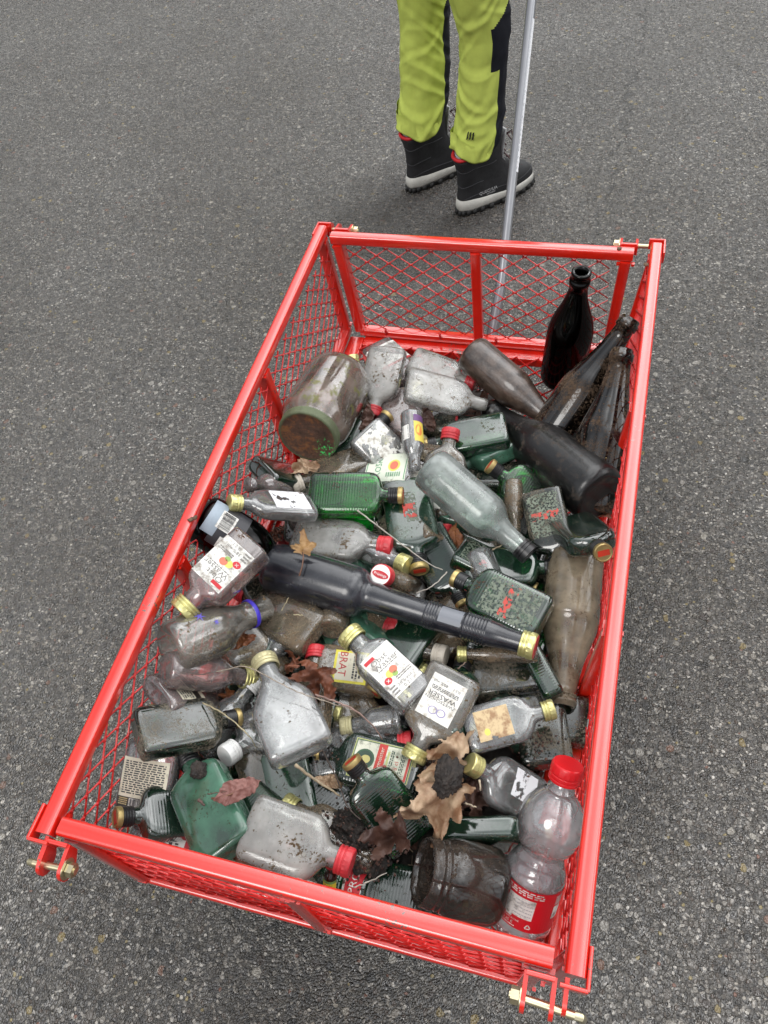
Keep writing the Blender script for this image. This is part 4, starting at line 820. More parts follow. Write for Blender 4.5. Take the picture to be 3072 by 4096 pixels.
# trousers ----------------------------------------------------
def leg_rings(ank, knee, top, seed, nseg=144, nz=200, zc=.216, r0=.0715, twist=0):
    rings = []; rnd = random.Random(seed)
    folds = [(rnd.uniform(.20, .62), (1 if rnd.random() < .8 else -1) * (1 if seed == 3 else -1) * rnd.uniform(.8, 2.0), rnd.uniform(.6, 3.6), rnd.uniform(.5, 1.2)) for _ in range(15)]
    for j in range(nz + 1):
        t = j / nz; z = lerp(zc, top.z, t)
        if z < knee.z: c = lerp(ank, knee, (z - ank.z) / (knee.z - ank.z))
        else: c = lerp(knee, top, (z - knee.z) / (top.z - knee.z))
        r = r0 * (1 + .06 * math.sin(t * 5 + seed)) + .016 * max(0, (z - .45)) / .45
        if z < .30: c = c - FW * (.014 * (.30 - z) / .09); r *= 1 + .06 * (.30 - z) / .09
        row = []
        for k in range(nseg):
            a = 2 * math.pi * k / nseg; ca, sa = math.cos(a), math.sin(a)
            d = FW * ca * 1.04 + SD * sa * .96
            q = 0
            for (fz, sl, ph, am) in folds:                # slanting creases that fade out round the leg
                zz = z - fz - sl * .045 * math.sin(a + ph)
                fd = max(0, math.cos((a - ph) * .9)) ** 1.5
                q += .42 * am * fd * (.0075 * math.exp(-(abs(zz) / .010) ** 1.5) - .0055 * math.exp(-((zz - .017) / .011) ** 2))
            q += .0060 * noise.noise(Vector((ca * 1.6, sa * 1.6, z * 7 + seed))) + .0030 * noise.noise(Vector((ca * 3, sa * 3, z * 22 + seed * 2)))
            if z < .27:                                   # bunched above the boot
                q += (.27 - z) / .10 * .0035 * math.sin(z * 150 + 4 * math.sin(a + seed) + 5 * noise.noise(Vector((ca * 2, sa * 2, z * 8))))
            row.append(Vector((c.x, c.y, z)) + d * (r + q) + up * (.004 * noise.noise(Vector((ca * 2, sa * 2, z * 12)))))
        rings.append(row)
    return rings
def trouser_leg(ank, knee, top, seed):
    rg = leg_rings(ank, knee, top, seed); bm = bmesh.new(); nseg = len(rg[0])
    # cuff edge: higher in front, a flap low at the heel
    for k in range(nseg):
        a = 2 * math.pi * k / nseg; dz = (.026 if math.cos(a) > 0 else .006) * math.cos(a) - .030 * max(0, math.cos(a - 2.1)) ** 3 + .004 * math.sin(3 * a)
        for j in range(24): rg[j][k] = rg[j][k] + up * (dz * (1 - j / 24))
    out = list(rg); inner = [[p + (Vector((ank.x, ank.y, p.z)) - p).normalized() * .004 for p in rg[0]], [p + (Vector((ank.x, ank.y, p.z)) - p).normalized() * .006 + up * .05 for p in rg[0]]]
    vs = ring_loft(bm, [inner[1], inner[0]] + out, cap0=False, cap1=True)
    bm.faces.ensure_lookup_table(); 
    for i, f in enumerate(list(bm.faces)[:(len(out) + 1) * nseg]):
        k = i % nseg; j = i // nseg; z = sum(v.co.z for v in f.verts) / 4; a = (360 * (k + .5) / nseg + 180) % 360 - 180
        right = seed == 3
        lo, hi = -36, (80 if right else 66)
        if z > .425 and right: hi = 103
        if z > .53: hi = (103 if right else 66) - (z - .53) * 1300
        if lo < a < hi: f.material_index = 1
    return bm
tp_R, tp_L = hip + SD * .085, hip - SD * .085; tp_R.z = tp_L.z = .90
tR = PK(link('trouser_leg', trouser_leg(aR, kR, tp_R, 3), [LIME, NAVY], person)); tL = PK(link('trouser_leg', trouser_leg(aL, kL, tp_L, 8), [LIME, NAVY], person))
bm = bmesh.new(); bmesh.ops.create_uvsphere(bm, u_segments=32, v_segments=20, radius=1)
for v in bm.verts: p = v.co.copy(); v.co = hip - up * .04 + SD * p.x * .20 + FW * p.y * .145 + up * p.z * .17
PK(link('trouser_seat', bm, LIME, person))
def strip_on(ank, seed, part, zr, ar, off, m, name):
    """a patch that lies on a trouser leg: zr heights, ar angles"""
    rg = leg_rings(ank, kR if ank is aR else kL, tp_R if ank is aR else tp_L, seed); bm = bmesh.new(); nz = len(rg) - 1; z0, z1 = .216, .90
    def P_(z, a):
        j = (z - z0) / (z1 - z0) * nz; j0 = max(0, min(nz - 1, int(j))); k = (a % 360) / 360 * 144; k0 = int(k) % 144
        p = lerp(lerp(rg[j0][k0], rg[j0][(k0 + 1) % 144], k - int(k)), lerp(rg[j0 + 1][k0], rg[j0 + 1][(k0 + 1) % 144], k - int(k)), j - j0)
        n = (p - Vector((ank.x, ank.y, p.z))).normalized(); return p + n * off
    nu = 6; g = [[bm.verts.new(P_(lerp(zr[0], zr[1], j / nu) + (i / nu) * zr[2], lerp(ar[0], ar[1], i / nu))) for i in range(nu + 1)] for j in range(nu + 1)]
    for j in range(nu):
        for i in range(nu): bm.faces.new((g[j][i], g[j][i + 1], g[j + 1][i + 1], g[j + 1][i]))
    return link(name, bm, m, part)
for k in range(3): strip_on(aR, 3, tR, (.252, .274, .003), (146 - k * 6, 143 - k * 6), .004, NAVY, 'logo_bar')
# boots -------------------------------------------------------
UPP = solid('black_boot_leather', (0.016, 0.016, 0.018), .62, var=.4, vscale=60, dirt=.14, dirt_col=(.10, .085, .07), bmp=.15, bscale=160)
MIDS = solid('pale_midsole', (0.50, 0.49, 0.45), .6, var=.2, dirt=.30, dirt_col=(.12, .095, .07), dscale=60)
OUTS = solid('black_outsole', (0.014, 0.014, 0.014), .7, dirt=.2)
REDL = solid('red_lining', (0.55, 0.015, 0.02), .6, var=.15); GREYT = solid('grey_tongue', (0.40, 0.40, 0.40), .8, var=.2)
def boot(heel, toe, seed):
    ax = (toe - heel); ln = ax.length; f = ax.normalized(); s = Vector((f.y, -f.x, 0)); h0 = Vector((heel.x, heel.y, 0))
    root = PK(empty('boot', h0)); root.parent = person
    def outline(z, lo, hi, wb, wf, n=48):
        """closed ring at height z from lo to hi along the foot; wb/wf half widths at heel and ball"""
        pts = []; m = (lo + hi) / 2; hl = (hi - lo) / 2
        for k in range(n):
            a = 2 * math.pi * k / n; u = math.cos(a); v = math.sin(a)
            t = (u + 1) / 2; wdt = lerp(wb, wf, min(1, max(0, (t - .15) / .5))); wdt *= 1 - .10 * math.exp(-((t - .42) / .13) ** 2)
            su = math.copysign(abs(u) ** .80, u); sv = math.copysign(abs(v) ** .72, v)
            pts.append(f * (m + hl * su) + s * (wdt * sv) + up * z)
        return pts
    W_b, W_f = .036, .050
    bm = bmesh.new(); rnd = random.Random(seed)                       # lugged outsole
    ring_loft(bm, [outline(.001, .004, ln - .012, W_b - .001, W_f - .001), outline(.004, .001, ln - .005, W_b + .001, W_f + .001), outline(.014, 0, ln, W_b + .002, W_f + .002), outline(.018, 0, ln + .001, W_b + .001, W_f + .001)])
    for k in range(26):
        a = 2 * math.pi * (k + .5) / 26; u, v = math.cos(a), math.sin(a); t = (u + 1) / 2; wdt = lerp(W_b, W_f, min(1, max(0, (t - .15) / .5)))
        p = f * (ln / 2 + ln / 2 * math.copysign(abs(u) ** .8, u)) + s * (wdt + .001) * math.copysign(abs(v) ** .72, v) + up * .008
        M = Matrix((f, s, up)).transposed().to_4x4(); M.translation = p; box(bm, (0, 0, 0), (.013, .008, .014), M)
    so = link('outsole', bm, OUTS, root)
    bm = bmesh.new()
    def wave(ring, amp): return [p + up * amp * math.sin(k * 1.3) for k, p in enumerate(ring)]
    ring_loft(bm, [wave(outline(.013, .0, ln, W_b + .0015, W_f + .0015), .0025), outline(.020, -.003, ln + .002, W_b + .004, W_f + .003), outline(.030, -.004, ln + .002, W_b + .004, W_f + .003), [p + up * max(0, .012 - .03 * max(0, (p.dot(f)) / ln - .1)) for p in outline(.038, -.001, ln, W_b + .001, W_f)]])
    link('midsole', bm, MIDS, root)
    bm = bmesh.new(); prof = [(.030, .001, 1.0, 1.0, 1.0), (.045, .000, .995, 1.0, .99), (.058, .002, .975, .98, .96), (.070, .004, .93, .96, .90), (.082, .005, .86, .94, .84), (.095, .006, .76, .95, .80), (.110, .006, .67, .98, .80), (.125, .006, .60, 1.0, .80), (.145, .004, .56, 1.04, .84), (.165, .000, .55, 1.08, .88), (.185, -.004, .55, 1.14, .92), (.197, -.006, .555, 1.17, .94)]
    rings = []
    for z, lo, hi, wb, wf in prof:
        r_ = outline(z, lo, ln * hi, W_b * wb, lerp(W_b, W_f, max(0, (hi - .5) / .5)) * wf if hi < .9 else W_f * wf)
        r_ = [p + (p - f * p.dot(f) - up * z).normalized() * (.0018 * noise.noise(p * 45 + Vector((seed, 0, 0)))) for p in r_]
        if z > .16: r_ = [p + up * (.024 * (p.dot(f) / ln / .3 - .6) if z > .18 else .010 * (p.dot(f) / ln / .3 - .6)) for p in r_]
        rings.append(r_)
    c_ = sum(rings[-1], Vector()) / len(rings[-1]); inn = [lerp(p, c_, .14) for p in rings[-1]]; inn2 = [lerp(p, c_, .18) - up * .04 for p in rings[-1]]
    ring_loft(bm, rings + [inn, inn2], cap1=True)
    upper = link('upper', bm, UPP, root)
    # padded red collar at the back, grey lining edge, seams
    bm = bmesh.new(); top = rings[-1]; n = len(top); back = [top[(k + n // 2 - 12) % n] for k in range(25)]
    tube(bm, [p + up * .003 - (p - c_).normalized() * .002 for p in back], [.002] + [.0056] * 23 + [.002], 8); link('collar', bm, REDL, upper)
    bm = bmesh.new(); rim = [lerp(p, c_, .10) + up * .010 for p in top]; 
    ring_loft(bm, [[lerp(p, c_, .12) for p in top], rim, [lerp(p, c_, .17) + up * .006 for p in top], [lerp(p, c_, .2) - up * .02 for p in top]], cap0=False, cap1=False); link('lining', bm, GREYT, upper)
    bm = bmesh.new(); tg = []
    for q, z in ((.60, .108), (.55, .135), (.555, .165), (.575, .195), (.59, .218)): tg.append([f * (ln * q + .004) + s * x + up * z for x in (-.020, -.010, 0, .010, .020)])
    ring_loft(bm, [t + [p - f * .006 for p in reversed(t)] for t in tg]); link('tongue', bm, GREYT, upper)
    LACE = solid('dark_red_lace', (0.10, 0.012, 0.018), .7, var=.5, c2=(.02, .02, .02), vscale=300)
    bm = bmesh.new()
    for k in range(6):
        z = .082 + .018 * k; q = (.80, .72, .645, .595, .575, .58)[k]; p = f * (ln * q + .007) + up * z
        tube(bm, [p - s * .024 - f * .006, p - s * .01 + up * .004, p + s * .012 - up * .003, p + s * .025 - f * .006], .0019, 6)
    p = f * (ln * .60 + .012) + up * .19
    for sg, dx in ((1, .018), (-1, .012)):
        tube(bm, [p, p + s * sg * .02 + up * .012 + f * .008, p + s * sg * (.03) - up * .02 + f * .01, p + s * sg * (.022 + dx) - up * .075 + f * .004, p + s * sg * (.026 + dx) - up * .105 + f * .002], .0019, 6)
        tube(bm, [p, p + s * sg * .03 + up * .025, p + s * sg * .034 - up * .015 + f * .005, p + f * .006], .0019, 6)
    link('laces', bm, LACE, upper)
    bm = bmesh.new()
    for sg in (1, -1):
        e = p + s * sg * (.030 if sg > 0 else .024) - up * .085 + f * .006; tube(bm, [e, e - up * .022 + s * .003], .0036, 8)
    link('lace_end', bm, REDL, upper)
    bm = bmesh.new()                                                   # seams and pull tab
    def on(ring, k): return ring[k % n]
    for (j, k0, k1) in ((2, 3, 22), (2, 26, 45), (5, 14, 30), (8, 8, 40)):
        r_ = rings[j]; cc = sum(r_, Vector()) / n; tube(bm, [on(r_, k) + (on(r_, k) - cc).normalized() * .0006 + up * .004 * math.sin(k * .5) for k in range(k0, k1)], .0010, 5)
    link('seam', bm, solid('seam_grey', (.035, .035, .04), .6), upper)
    return root, rings, f, s, ln, upper
bR = boot(Vector((-0.2329, 2.0612, 0.0000)), Vector((-0.0402, 2.2745, 0.0000)), 1); bL = boot(Vector((-0.4221, 2.1758, 0.0000)), Vector((-0.2456, 2.4027, 0.0000)), 4)
root_, rings, f_, s_, ln_, upr = bR
bm = bmesh.new()                                                       # lettering on the outer side of the right boot
r0_, r1_ = rings[1], rings[3]; nn = len(r0_)
def bs(x, z):
    """x metres along the foot from the heel, z height, on the right-hand side of the boot"""
    best = None
    for j in range(len(rings) - 1):
        if rings[j][0].z <= z <= rings[j + 1][0].z or (j == 0 and z < rings[0][0].z):
            t = (z - rings[j][0].z) / (rings[j + 1][0].z - rings[j][0].z)
            for k in range(nn // 2):
                p, q = lerp(rings[j][k], rings[j + 1][k], t), lerp(rings[j][k + 1], rings[j + 1][k + 1], t)
                if (p.dot(f_) - x) * (q.dot(f_) - x) <= 0:
                    w_ = (x - p.dot(f_)) / ((q.dot(f_) - p.dot(f_)) or 1); return lerp(p, q, w_)
    return f_ * x + s_ * .05 + up * z
for txt, x0, z0, sz in (('QUECHUA', .090, .060, .0135), ('NOVADRY', .099, .0505, .0065)):
    tv, tf = text_mesh(txt); q = [bm.verts.new(bs(x0 + v.x * sz, z0 + v.y * sz) + s_ * .0012) for v in tv]
    for f in tf:
        try: bm.faces.new([q[i] for i in f])
        except ValueError: pass
bmesh.ops.recalc_face_normals(bm, faces=bm.faces)
link('lettering', bm, solid('silver_lettering', (.6, .6, .6), .4), upr, False)
# ------------------------------------------------------------------ the bottles
# (name, label, category, shape, base point, axis, face direction, size, glass, cap, decoration, group, width)
ITEMS = [
 ('preserving_jar', 'large muddy preserving jar lying at the left side, rusty green lid towards the viewer', 'jar', 'bigjar', (-0.2196, 0.8987, 0.1166), (-0.0052, -0.9844, 0.176), (0.0009, 0.176, 0.9844), 1.0, 'jar', 'jarlid', (), None, 1.0),
 ('liquor_bottle', 'small clear flask with a gold cap poking up behind the large muddy jar', 'bottle', 'flask', (-0.181, 0.8804, -0.0027), (-0.3131, 0.6923, 0.6501), (0.2679, -0.5924, 0.7598), 0.93, 'dusty', 'gold', (), None, 1.0),
 ('liquor_bottle', 'frosted empty flask right of the large muddy jar, its base pointing to the far end', 'bottle', 'flask', (-0.14, 0.9707, 0.1292), (-0.0082, -0.9601, -0.2796), (-0.0024, -0.2796, 0.9601), 0.93, 'frost', 'red', (), None, 1.0),
 ('liquor_bottle', 'reddish square bottle with a white barcode label in the far left corner', 'bottle', 'square', (-0.1978, 1.058, 0.04), (0.7046, -0.7009, 0.1111), (-0.0788, 0.0784, 0.9938), 1.125, 'pink', 'gold', ('barcode_white',), None, 1.2),
 ('liquor_bottle', 'pale dusty flask with a small red cap beside the muddy brown beer bottle', 'bottle', 'flask', (-0.1025, 0.9838, 0.09), (0.9699, -0.194, -0.1472), (0.1156, -0.1651, 0.9795), 0.86, 'frost', 'red', (), None, 1.0),
 ('liquor_bottle', 'grey frosted flask speckled with soil lying on the pale red-capped flask', 'bottle', 'flask', (-0.0809, 0.8724, 0.1395), (0.923, 0.1398, -0.3586), (0.3752, -0.1188, 0.9193), 1.05, 'frost', None, (), None, 0.88),
 ('liquor_bottle', 'small bottle with a cream label in slanting script under the grey speckled flask', 'bottle', 'square', (-0.1386, 0.8884, 0.05), (0.9155, 0.4022, 0.0), (0.0, 0.0, 1.0), 0.93, 'dusty', 'gold', ('cream',), None, 1.0),
 ('liquor_bottle', 'brown stained flask lying across the pile in front of the cream-labelled bottle', 'bottle', 'flask', (-0.124, 0.8564, 0.055), (0.9899, 0.1373, 0.0362), (-0.0358, -0.005, 0.9993), 0.875, 'dirty', 'red', (), None, 1.0),
 ('herb_liqueur_bottle', 'dark green flask almost hidden just right of the large jar lid', 'herb liqueur bottle', 'herb', (-0.2275, 0.8261, 0.03), (0.9492, 0.3147, 0.0), (0.0, 0.0, 1.0), 0.93, 'darkgreen', 'herb', (), None, 1.0),
 ('liquor_bottle', 'clear flask with a mottled peeling white label between the jar and the picture-label miniature', 'bottle', 'flask', (-0.1355, 0.7636, 0.1255), (0.7682, -0.4074, -0.4938), (0.3938, -0.3075, 0.8662), 0.93, 'clear', 'cream', ('speck',), None, 1.0),
 ('liquor_bottle', 'pinkish flask partly under the upright miniature bottle', 'bottle', 'flask', (-0.1247, 0.8992, 0.0773), (0.6239, -0.7801, -0.0465), (0.029, -0.0363, 0.9989), 0.93, 'pink', 'cream', (), None, 1.0),
 ('miniature_bottle', 'slim clear miniature bottle with a yellow and violet picture label lying head down', 'miniature bottle', 'mini', (-0.0559, 0.8043, 0.1386), (0.2659, -0.9454, -0.1883), (0.051, -0.1813, 0.9821), 1.12, 'clear', None, ('color',), None, 1.0),
 ('liquor_bottle', 'long streaky clear bottle with a dirty white cap in front of the large jar', 'bottle', 'square', (-0.1223, 0.7335, 0.085), (-0.7655, -0.6355, 0.1005), (0.0773, 0.0642, 0.9949), 0.933, 'dirty', 'dirtywhite', (), None, 1.1),
 ('liquor_bottle', 'clear flask with a green-lettered peach label above the bright green ribbed flask', 'bottle', 'flask', (-0.0287, 0.705, 0.1021), (-0.9795, -0.0615, -0.1918), (-0.1914, -0.012, 0.9814), 0.93, 'clear', 'gold', ('kosk',), None, 1.0),
 ('herb_liqueur_bottle', 'almost black flask against the left mesh in front of the large jar', 'herb liqueur bottle', 'herb', (-0.2759, 0.6246, 0.1504), (0.3454, 0.4978, -0.7955), (0.4536, 0.6536, 0.6059), 0.93, 'darkgreen', 'herb', (), None, 1.0),
 ('liquor_bottle', 'small pinkish bottle with an open round mouth at the left mesh', 'bottle', 'roundsmall', (-0.2474, 0.6444, 0.0772), (-0.1788, -0.5594, 0.8094), (0.2464, 0.7709, 0.5873), 0.95, 'pink', None, (), None, 1.0),
 ('liquor_bottle', 'clear flask with a gold cap and a torn plain white label beside the left mesh', 'bottle', 'flask', (-0.1721, 0.577, 0.135), (-0.6891, -0.4655, 0.5554), (0.3338, 0.4764, 0.8134), 0.918, 'clear', 'gold', ('torn',), None, 0.87),
 ('herb_liqueur_bottle', 'bright green ribbed flask lying level in the middle of the far half of the pile', 'herb liqueur bottle', 'herb', (-0.1873, 0.6076, 0.125), (0.9865, 0.164, 0.0), (0.0341, -0.2051, 0.9781), 0.979, 'bright', 'herb', (), None, 1.0),
 ('herb_liqueur_bottle', 'dusty green flask with a red-and-gold fleck below the bright ribbed flask', 'herb liqueur bottle', 'herb', (-0.0418, 0.6818, 0.095), (0.3587, -0.9317, -0.0568), (0.0204, -0.053, 0.9984), 1.081, 'deep', 'herb', ('redpatch',), None, 1.0),
 ('herb_liqueur_bottle', 'dusty flask half hidden directly below the bright green ribbed flask', 'herb liqueur bottle', 'herb', (-0.0756, 0.614, 0.055), (-0.9789, -0.2019, -0.0303), (-0.0297, -0.0061, 0.9995), 1.013, 'deep', 'herb', (), None, 1.0),
 ('liquor_bottle', 'frosted flask with a red cap lying just behind the long black bottle', 'bottle', 'flask', (-0.2011, 0.5447, 0.09), (0.9983, 0.0091, 0.0581), (-0.0581, -0.0005, 0.9983), 1.089, 'frost', 'red', (), None, 0.88),
 ('liquor_bottle', 'long-necked black bottle with ribbed rings lying across the middle of the pile', 'bottle', 'decanter', (-0.214, 0.4662, 0.115), (0.9885, -0.1495, 0.0227), (-0.0225, 0.0034, 0.9997), 0.989, 'black', 'redgold', ('grey',), None, 1.0),
 ('liquor_bottle', 'dark round bottle with a blue-grey barcode label beside the left mesh', 'bottle', 'barrel', (-0.3193, 0.4865, 0.2013), (0.8001, -0.1175, -0.5882), (0.5479, -0.256, 0.7964), 0.86, 'brownclean', 'gold', ('dark',), None, 1.0),
 ('liquor_bottle', 'clear square bottle with a white fruit label and gold cap leaning against the left mesh', 'bottle', 'square', (-0.2008, 0.4395, 0.225), (-0.4923, -0.8642, -0.1036), (0.0701, -0.1581, 0.9849), 0.904, 'pink', 'gold', ('obst',), None, 1.38),
 ('liquor_bottle', 'brown stained flask with a red cap in front of the long black bottle', 'bottle', 'flask', (-0.1067, 0.3667, 0.1), (-0.909, 0.3917, -0.1425), (-0.1715, -0.0399, 0.9844), 1.11, 'dirty', 'red', (), None, 0.9),
 ('liquor_bottle', 'round dusty bottle with violet stars and a violet neck ring near the left mesh', 'bottle', 'star', (-0.272, 0.2615, 0.1981), (0.4736, 0.7564, -0.4512), (0.2395, 0.3824, 0.8924), 1.03, 'dusty', None, ('star',), None, 1.16),
 ('liquor_bottle', 'grey clear flask lying under the brown stained red-capped flask', 'bottle', 'flask', (-0.1028, 0.3811, 0.05), (-0.9785, 0.1916, -0.0764), (-0.0749, 0.0147, 0.9971), 0.829, 'dusty', 'gold', (), None, 1.0),
 ('liquor_bottle', 'dirty clear flask with its oval base showing below the star-printed bottle', 'bottle', 'flask', (-0.1644, 0.3027, 0.0436), (-0.6808, 0.369, 0.6328), (0.5563, -0.3015, 0.7743), 1.0, 'dirty', 'gold', (), None, 1.0),
 ('liquor_bottle', 'pinkish soil-stained bottle with a gold cap below the star-printed bottle', 'bottle', 'roundsmall', (-0.272, 0.2375, 0.187), (0.6104, 0.3543, -0.7084), (0.6127, 0.3556, 0.7058), 0.993, 'pink', 'gold', (), None, 1.0),
 ('liquor_bottle', 'reddish flask with a black and cream label strip close to the left mesh', 'bottle', 'flask', (-0.2751, 0.2042, 0.1718), (0.2774, 0.4542, -0.8466), (0.4412, 0.7225, 0.5322), 0.93, 'pink', 'white', ('strip',), None, 1.0),
 ('herb_liqueur_bottle', 'green flask caked with grey soil beside the left mesh', 'herb liqueur bottle', 'herb', (-0.272, 0.1419, 0.1858), (0.6562, 0.5231, -0.5439), (0.4253, 0.339, 0.8391), 0.911, 'mossgreen', 'herb', (), None, 1.0),
 ('liquor_bottle', 'clear flask with a cream text label and black barcode band under soil-caked green flask', 'bottle', 'flask', (-0.2646, 0.0557, 0.0849), (-0.0466, 0.9026, 0.4279), (0.0221, -0.4273, 0.9038), 1.0, 'clear', 'gold', ('barcode_tan',), None, 1.0),
 ('herb_liqueur_bottle', 'dark green flask with its black cap against the left mesh near the front rim', 'herb liqueur bottle', 'herb', (-0.1731, 0.1033, 0.055), (-0.6644, -0.3983, 0.6324), (0.5424, 0.3252, 0.7746), 0.913, 'darkgreen', 'herb', (), None, 1.0),
 ('herb_liqueur_bottle', 'smooth milky green flask with its corner at the front rim', 'herb liqueur bottle', 'herb', (-0.1083, 0.0382, 0.14), (-0.7182, 0.6802, -0.1468), (-0.2698, -0.0777, 0.9598), 1.045, 'teal', 'herb', (), None, 1.0),
 ('liquor_bottle', 'clear bottle with a white barcode label below the milky green flask', 'bottle', 'roundsmall', (-0.284, 0.0467, 0.045), (0.9999, 0.0103, 0.0), (0.0, 0.0, 1.0), 1.1, 'clear', 'green', ('barcode_white',), None, 1.0),
 ('liquor_bottle', 'clear flask with a clean white cap in the near left part of the pile', 'bottle', 'flask', (-0.1181, 0.2751, 0.0433), (-0.3681, -0.7929, 0.4856), (0.2045, 0.4405, 0.8742), 0.93, 'clear', 'white', (), None, 1.0),
 ('liquor_bottle', 'big clear flask with sloping shoulders and a pale gold cap on the pile', 'bottle', 'wedge', (-0.0541, 0.1749, 0.15), (-0.639, 0.7639, -0.0901), (0.0227, 0.1358, 0.9905), 1.009, 'wet', 'cream', (), None, 1.08),
 ('herb_liqueur_bottle', 'dark flask beneath the big sloping-shouldered flask, black cap to the left', 'herb liqueur bottle', 'herb', (-0.0508, 0.2622, 0.0503), (-0.9959, 0.0054, 0.09), (0.09, -0.0005, 0.9959), 0.93, 'darkgreen', 'herb', (), None, 1.0),
 ('herb_liqueur_bottle', 'dusty green flask standing on its cap behind the big red-capped flask', 'herb liqueur bottle', 'herb', (-0.1108, 0.1972, 0.0715), (0.4707, -0.8722, -0.1329), (0.0631, -0.117, 0.9911), 0.93, 'deep', 'herb', (), None, 1.0),
 ('liquor_bottle', 'big frosted flask with a red cap lying along the front rim', 'bottle', 'flask', (-0.0979, 0.0753, 0.145), (0.9937, -0.0874, -0.07), (0.0602, -0.1102, 0.9921), 0.904, 'frost', 'red', (), None, 1.12),
 ('liquor_bottle', 'dusty clear flask wedged under the big frosted flask at the front rim', 'bottle', 'flask', (-0.1396, 0.0453, 0.061), (0.9941, -0.0645, -0.0868), (0.0866, -0.0056, 0.9962), 0.93, 'dusty', None, (), None, 1.0),
 ('herb_liqueur_bottle', 'dark green flask sloping down between the upright green flask and the dark leaf', 'herb liqueur bottle', 'herb', (-0.0782, 0.1764, 0.056), (0.8407, -0.534, -0.0898), (0.0758, -0.0482, 0.996), 0.93, 'darkgreen', 'herb', (), None, 1.0),
 ('herb_liqueur_bottle', 'green ribbed flask with a red-striped cap pointing up at the viewer', 'herb liqueur bottle', 'herb', (0.1027, 0.1197, 0.07), (-0.693, 0.4636, 0.5522), (0.3333, -0.4731, 0.8155), 0.833, 'green', 'herb', (), None, 1.12),
 ('herb_liqueur_bottle', 'green flask with a complete gold, red and ivory label', 'herb liqueur bottle', 'herb', (0.0947, 0.1996, 0.085), (-0.9972, 0.0367, -0.0653), (-0.0653, 0.0024, 0.9979), 0.939, 'darkgreen', 'herb', ('herb',), None, 1.0),
 ('liquor_bottle', 'stubby clear bottle with a flared base and pale cap beneath the thin twigs', 'bottle', 'stubby', (0.0525, 0.2732, 0.085), (-0.9431, -0.3138, -0.1103), (-0.1047, -0.0348, 0.9939), 0.863, 'clear', 'cream', (), None, 1.0),
 ('liquor_bottle', 'square bottle with a white fruit label and gold cap in mid pile', 'bottle', 'square', (0.0751, 0.289, 0.125), (-0.8516, 0.5054, 0.1393), (0.1551, -0.0109, 0.9878), 0.897, 'clear', 'gold', ('obst',), None, 1.25),
 ('liquor_bottle', 'dirty flask with a torn yellow and cream label beside the rust coloured leaf', 'bottle', 'flask', (-0.0977, 0.3277, 0.0762), (0.9854, 0.128, -0.1119), (0.1109, 0.0144, 0.9937), 0.93, 'dirty', 'gold', ('yellow',), None, 1.0),
 ('liquor_bottle', 'clear dirty flask with a white label reading wasser upside down', 'bottle', 'flask', (0.1211, 0.3366, 0.135), (-0.2983, -0.918, -0.2613), (0.0025, -0.2745, 0.9616), 0.848, 'dusty', 'gold', ('wasser',), None, 1.2),
 ('liquor_bottle', 'clear flask with a gold cap and a rotting orange label near the right side', 'bottle', 'flask', (0.1457, 0.2644, 0.105), (0.897, 0.4347, 0.0797), (-0.0104, -0.1597, 0.9871), 0.794, 'clear', 'gold', ('rust',), None, 1.0),
 ('liquor_bottle', 'clear flask with a gold cap and a torn white label behind the red-capped plastic bottle', 'bottle', 'flask', (0.2556, 0.2093, 0.035), (-0.7689, 0.0992, 0.6317), (0.6265, -0.0808, 0.7752), 0.802, 'clear', 'gold', ('whitetorn',), None, 1.08),
 ('herb_liqueur_bottle', 'dark green flask with a rounded base and mud on it near the right rim', 'herb liqueur bottle', 'herb', (0.2599, 0.2589, 0.0505), (-0.2552, 0.966, -0.0412), (-0.0105, 0.0398, 0.9992), 0.93, 'mossgreen', 'herb', (), None, 1.0),
 ('miniature_bottle', 'thin clear tube-like bottle with a gold cap under the ribbed black neck', 'miniature bottle', 'slim', (0.2241, 0.4053, 0.09), (-0.9842, -0.177, 0.0), (0.0, 0.0, 1.0), 0.867, 'dirty', 'gold', (), None, 1.0),
 ('liquor_bottle', 'brown stained flask with a dirty white cap under the long black neck', 'bottle', 'flask', (-0.0523, 0.3976, 0.0617), (0.988, -0.1017, 0.1159), (-0.1153, 0.0119, 0.9933), 0.93, 'dirty', 'dirtywhite', (), None, 1.0),
 ('liquor_bottle', 'flask whose red cap shows the white Prünings face to the viewer', 'bottle', 'flask', (-0.0103, 0.5409, -0.006), (-0.1014, -0.4393, 0.8926), (0.2008, 0.8697, 0.4509), 1.0, 'dirty', 'brand', (), None, 1.0),
 ('liquor_bottle', 'dirty flask with a Prünings cap turned sideways below the long black bottle', 'bottle', 'flask', (-0.133, 0.4411, 0.05), (0.9709, -0.1796, 0.1585), (-0.1558, 0.0288, 0.9874), 0.93, 'dirty', 'brand', (), None, 1.0),
 ('herb_liqueur_bottle', 'green flask with red label scraps lying towards the right rim, cap to the viewer', 'herb liqueur bottle', 'herb', (0.1908, 0.6828, 0.12), (0.3254, -0.9201, -0.2181), (-0.1899, -0.2896, 0.9381), 0.844, 'mossgreen', 'herb', ('scraps',), None, 1.0),
 ('herb_liqueur_bottle', 'dirty green flask under the black bottle at the right rim, cap outwards', 'herb liqueur bottle', 'herb', (0.2434, 0.6372, 0.1045), (0.3475, -0.7151, 0.6065), (-0.2651, 0.5455, 0.7951), 0.93, 'darkgreen', 'herb', (), None, 1.0),
 ('herb_liqueur_bottle', 'dark green ribbed flask with white specks below the pale round bottle', 'herb liqueur bottle', 'herb', (0.0726, 0.5664, 0.085), (0.9509, -0.2527, -0.1788), (0.2502, 0.2874, 0.9246), 0.858, 'green', 'herb', ('scraps',), None, 1.0),
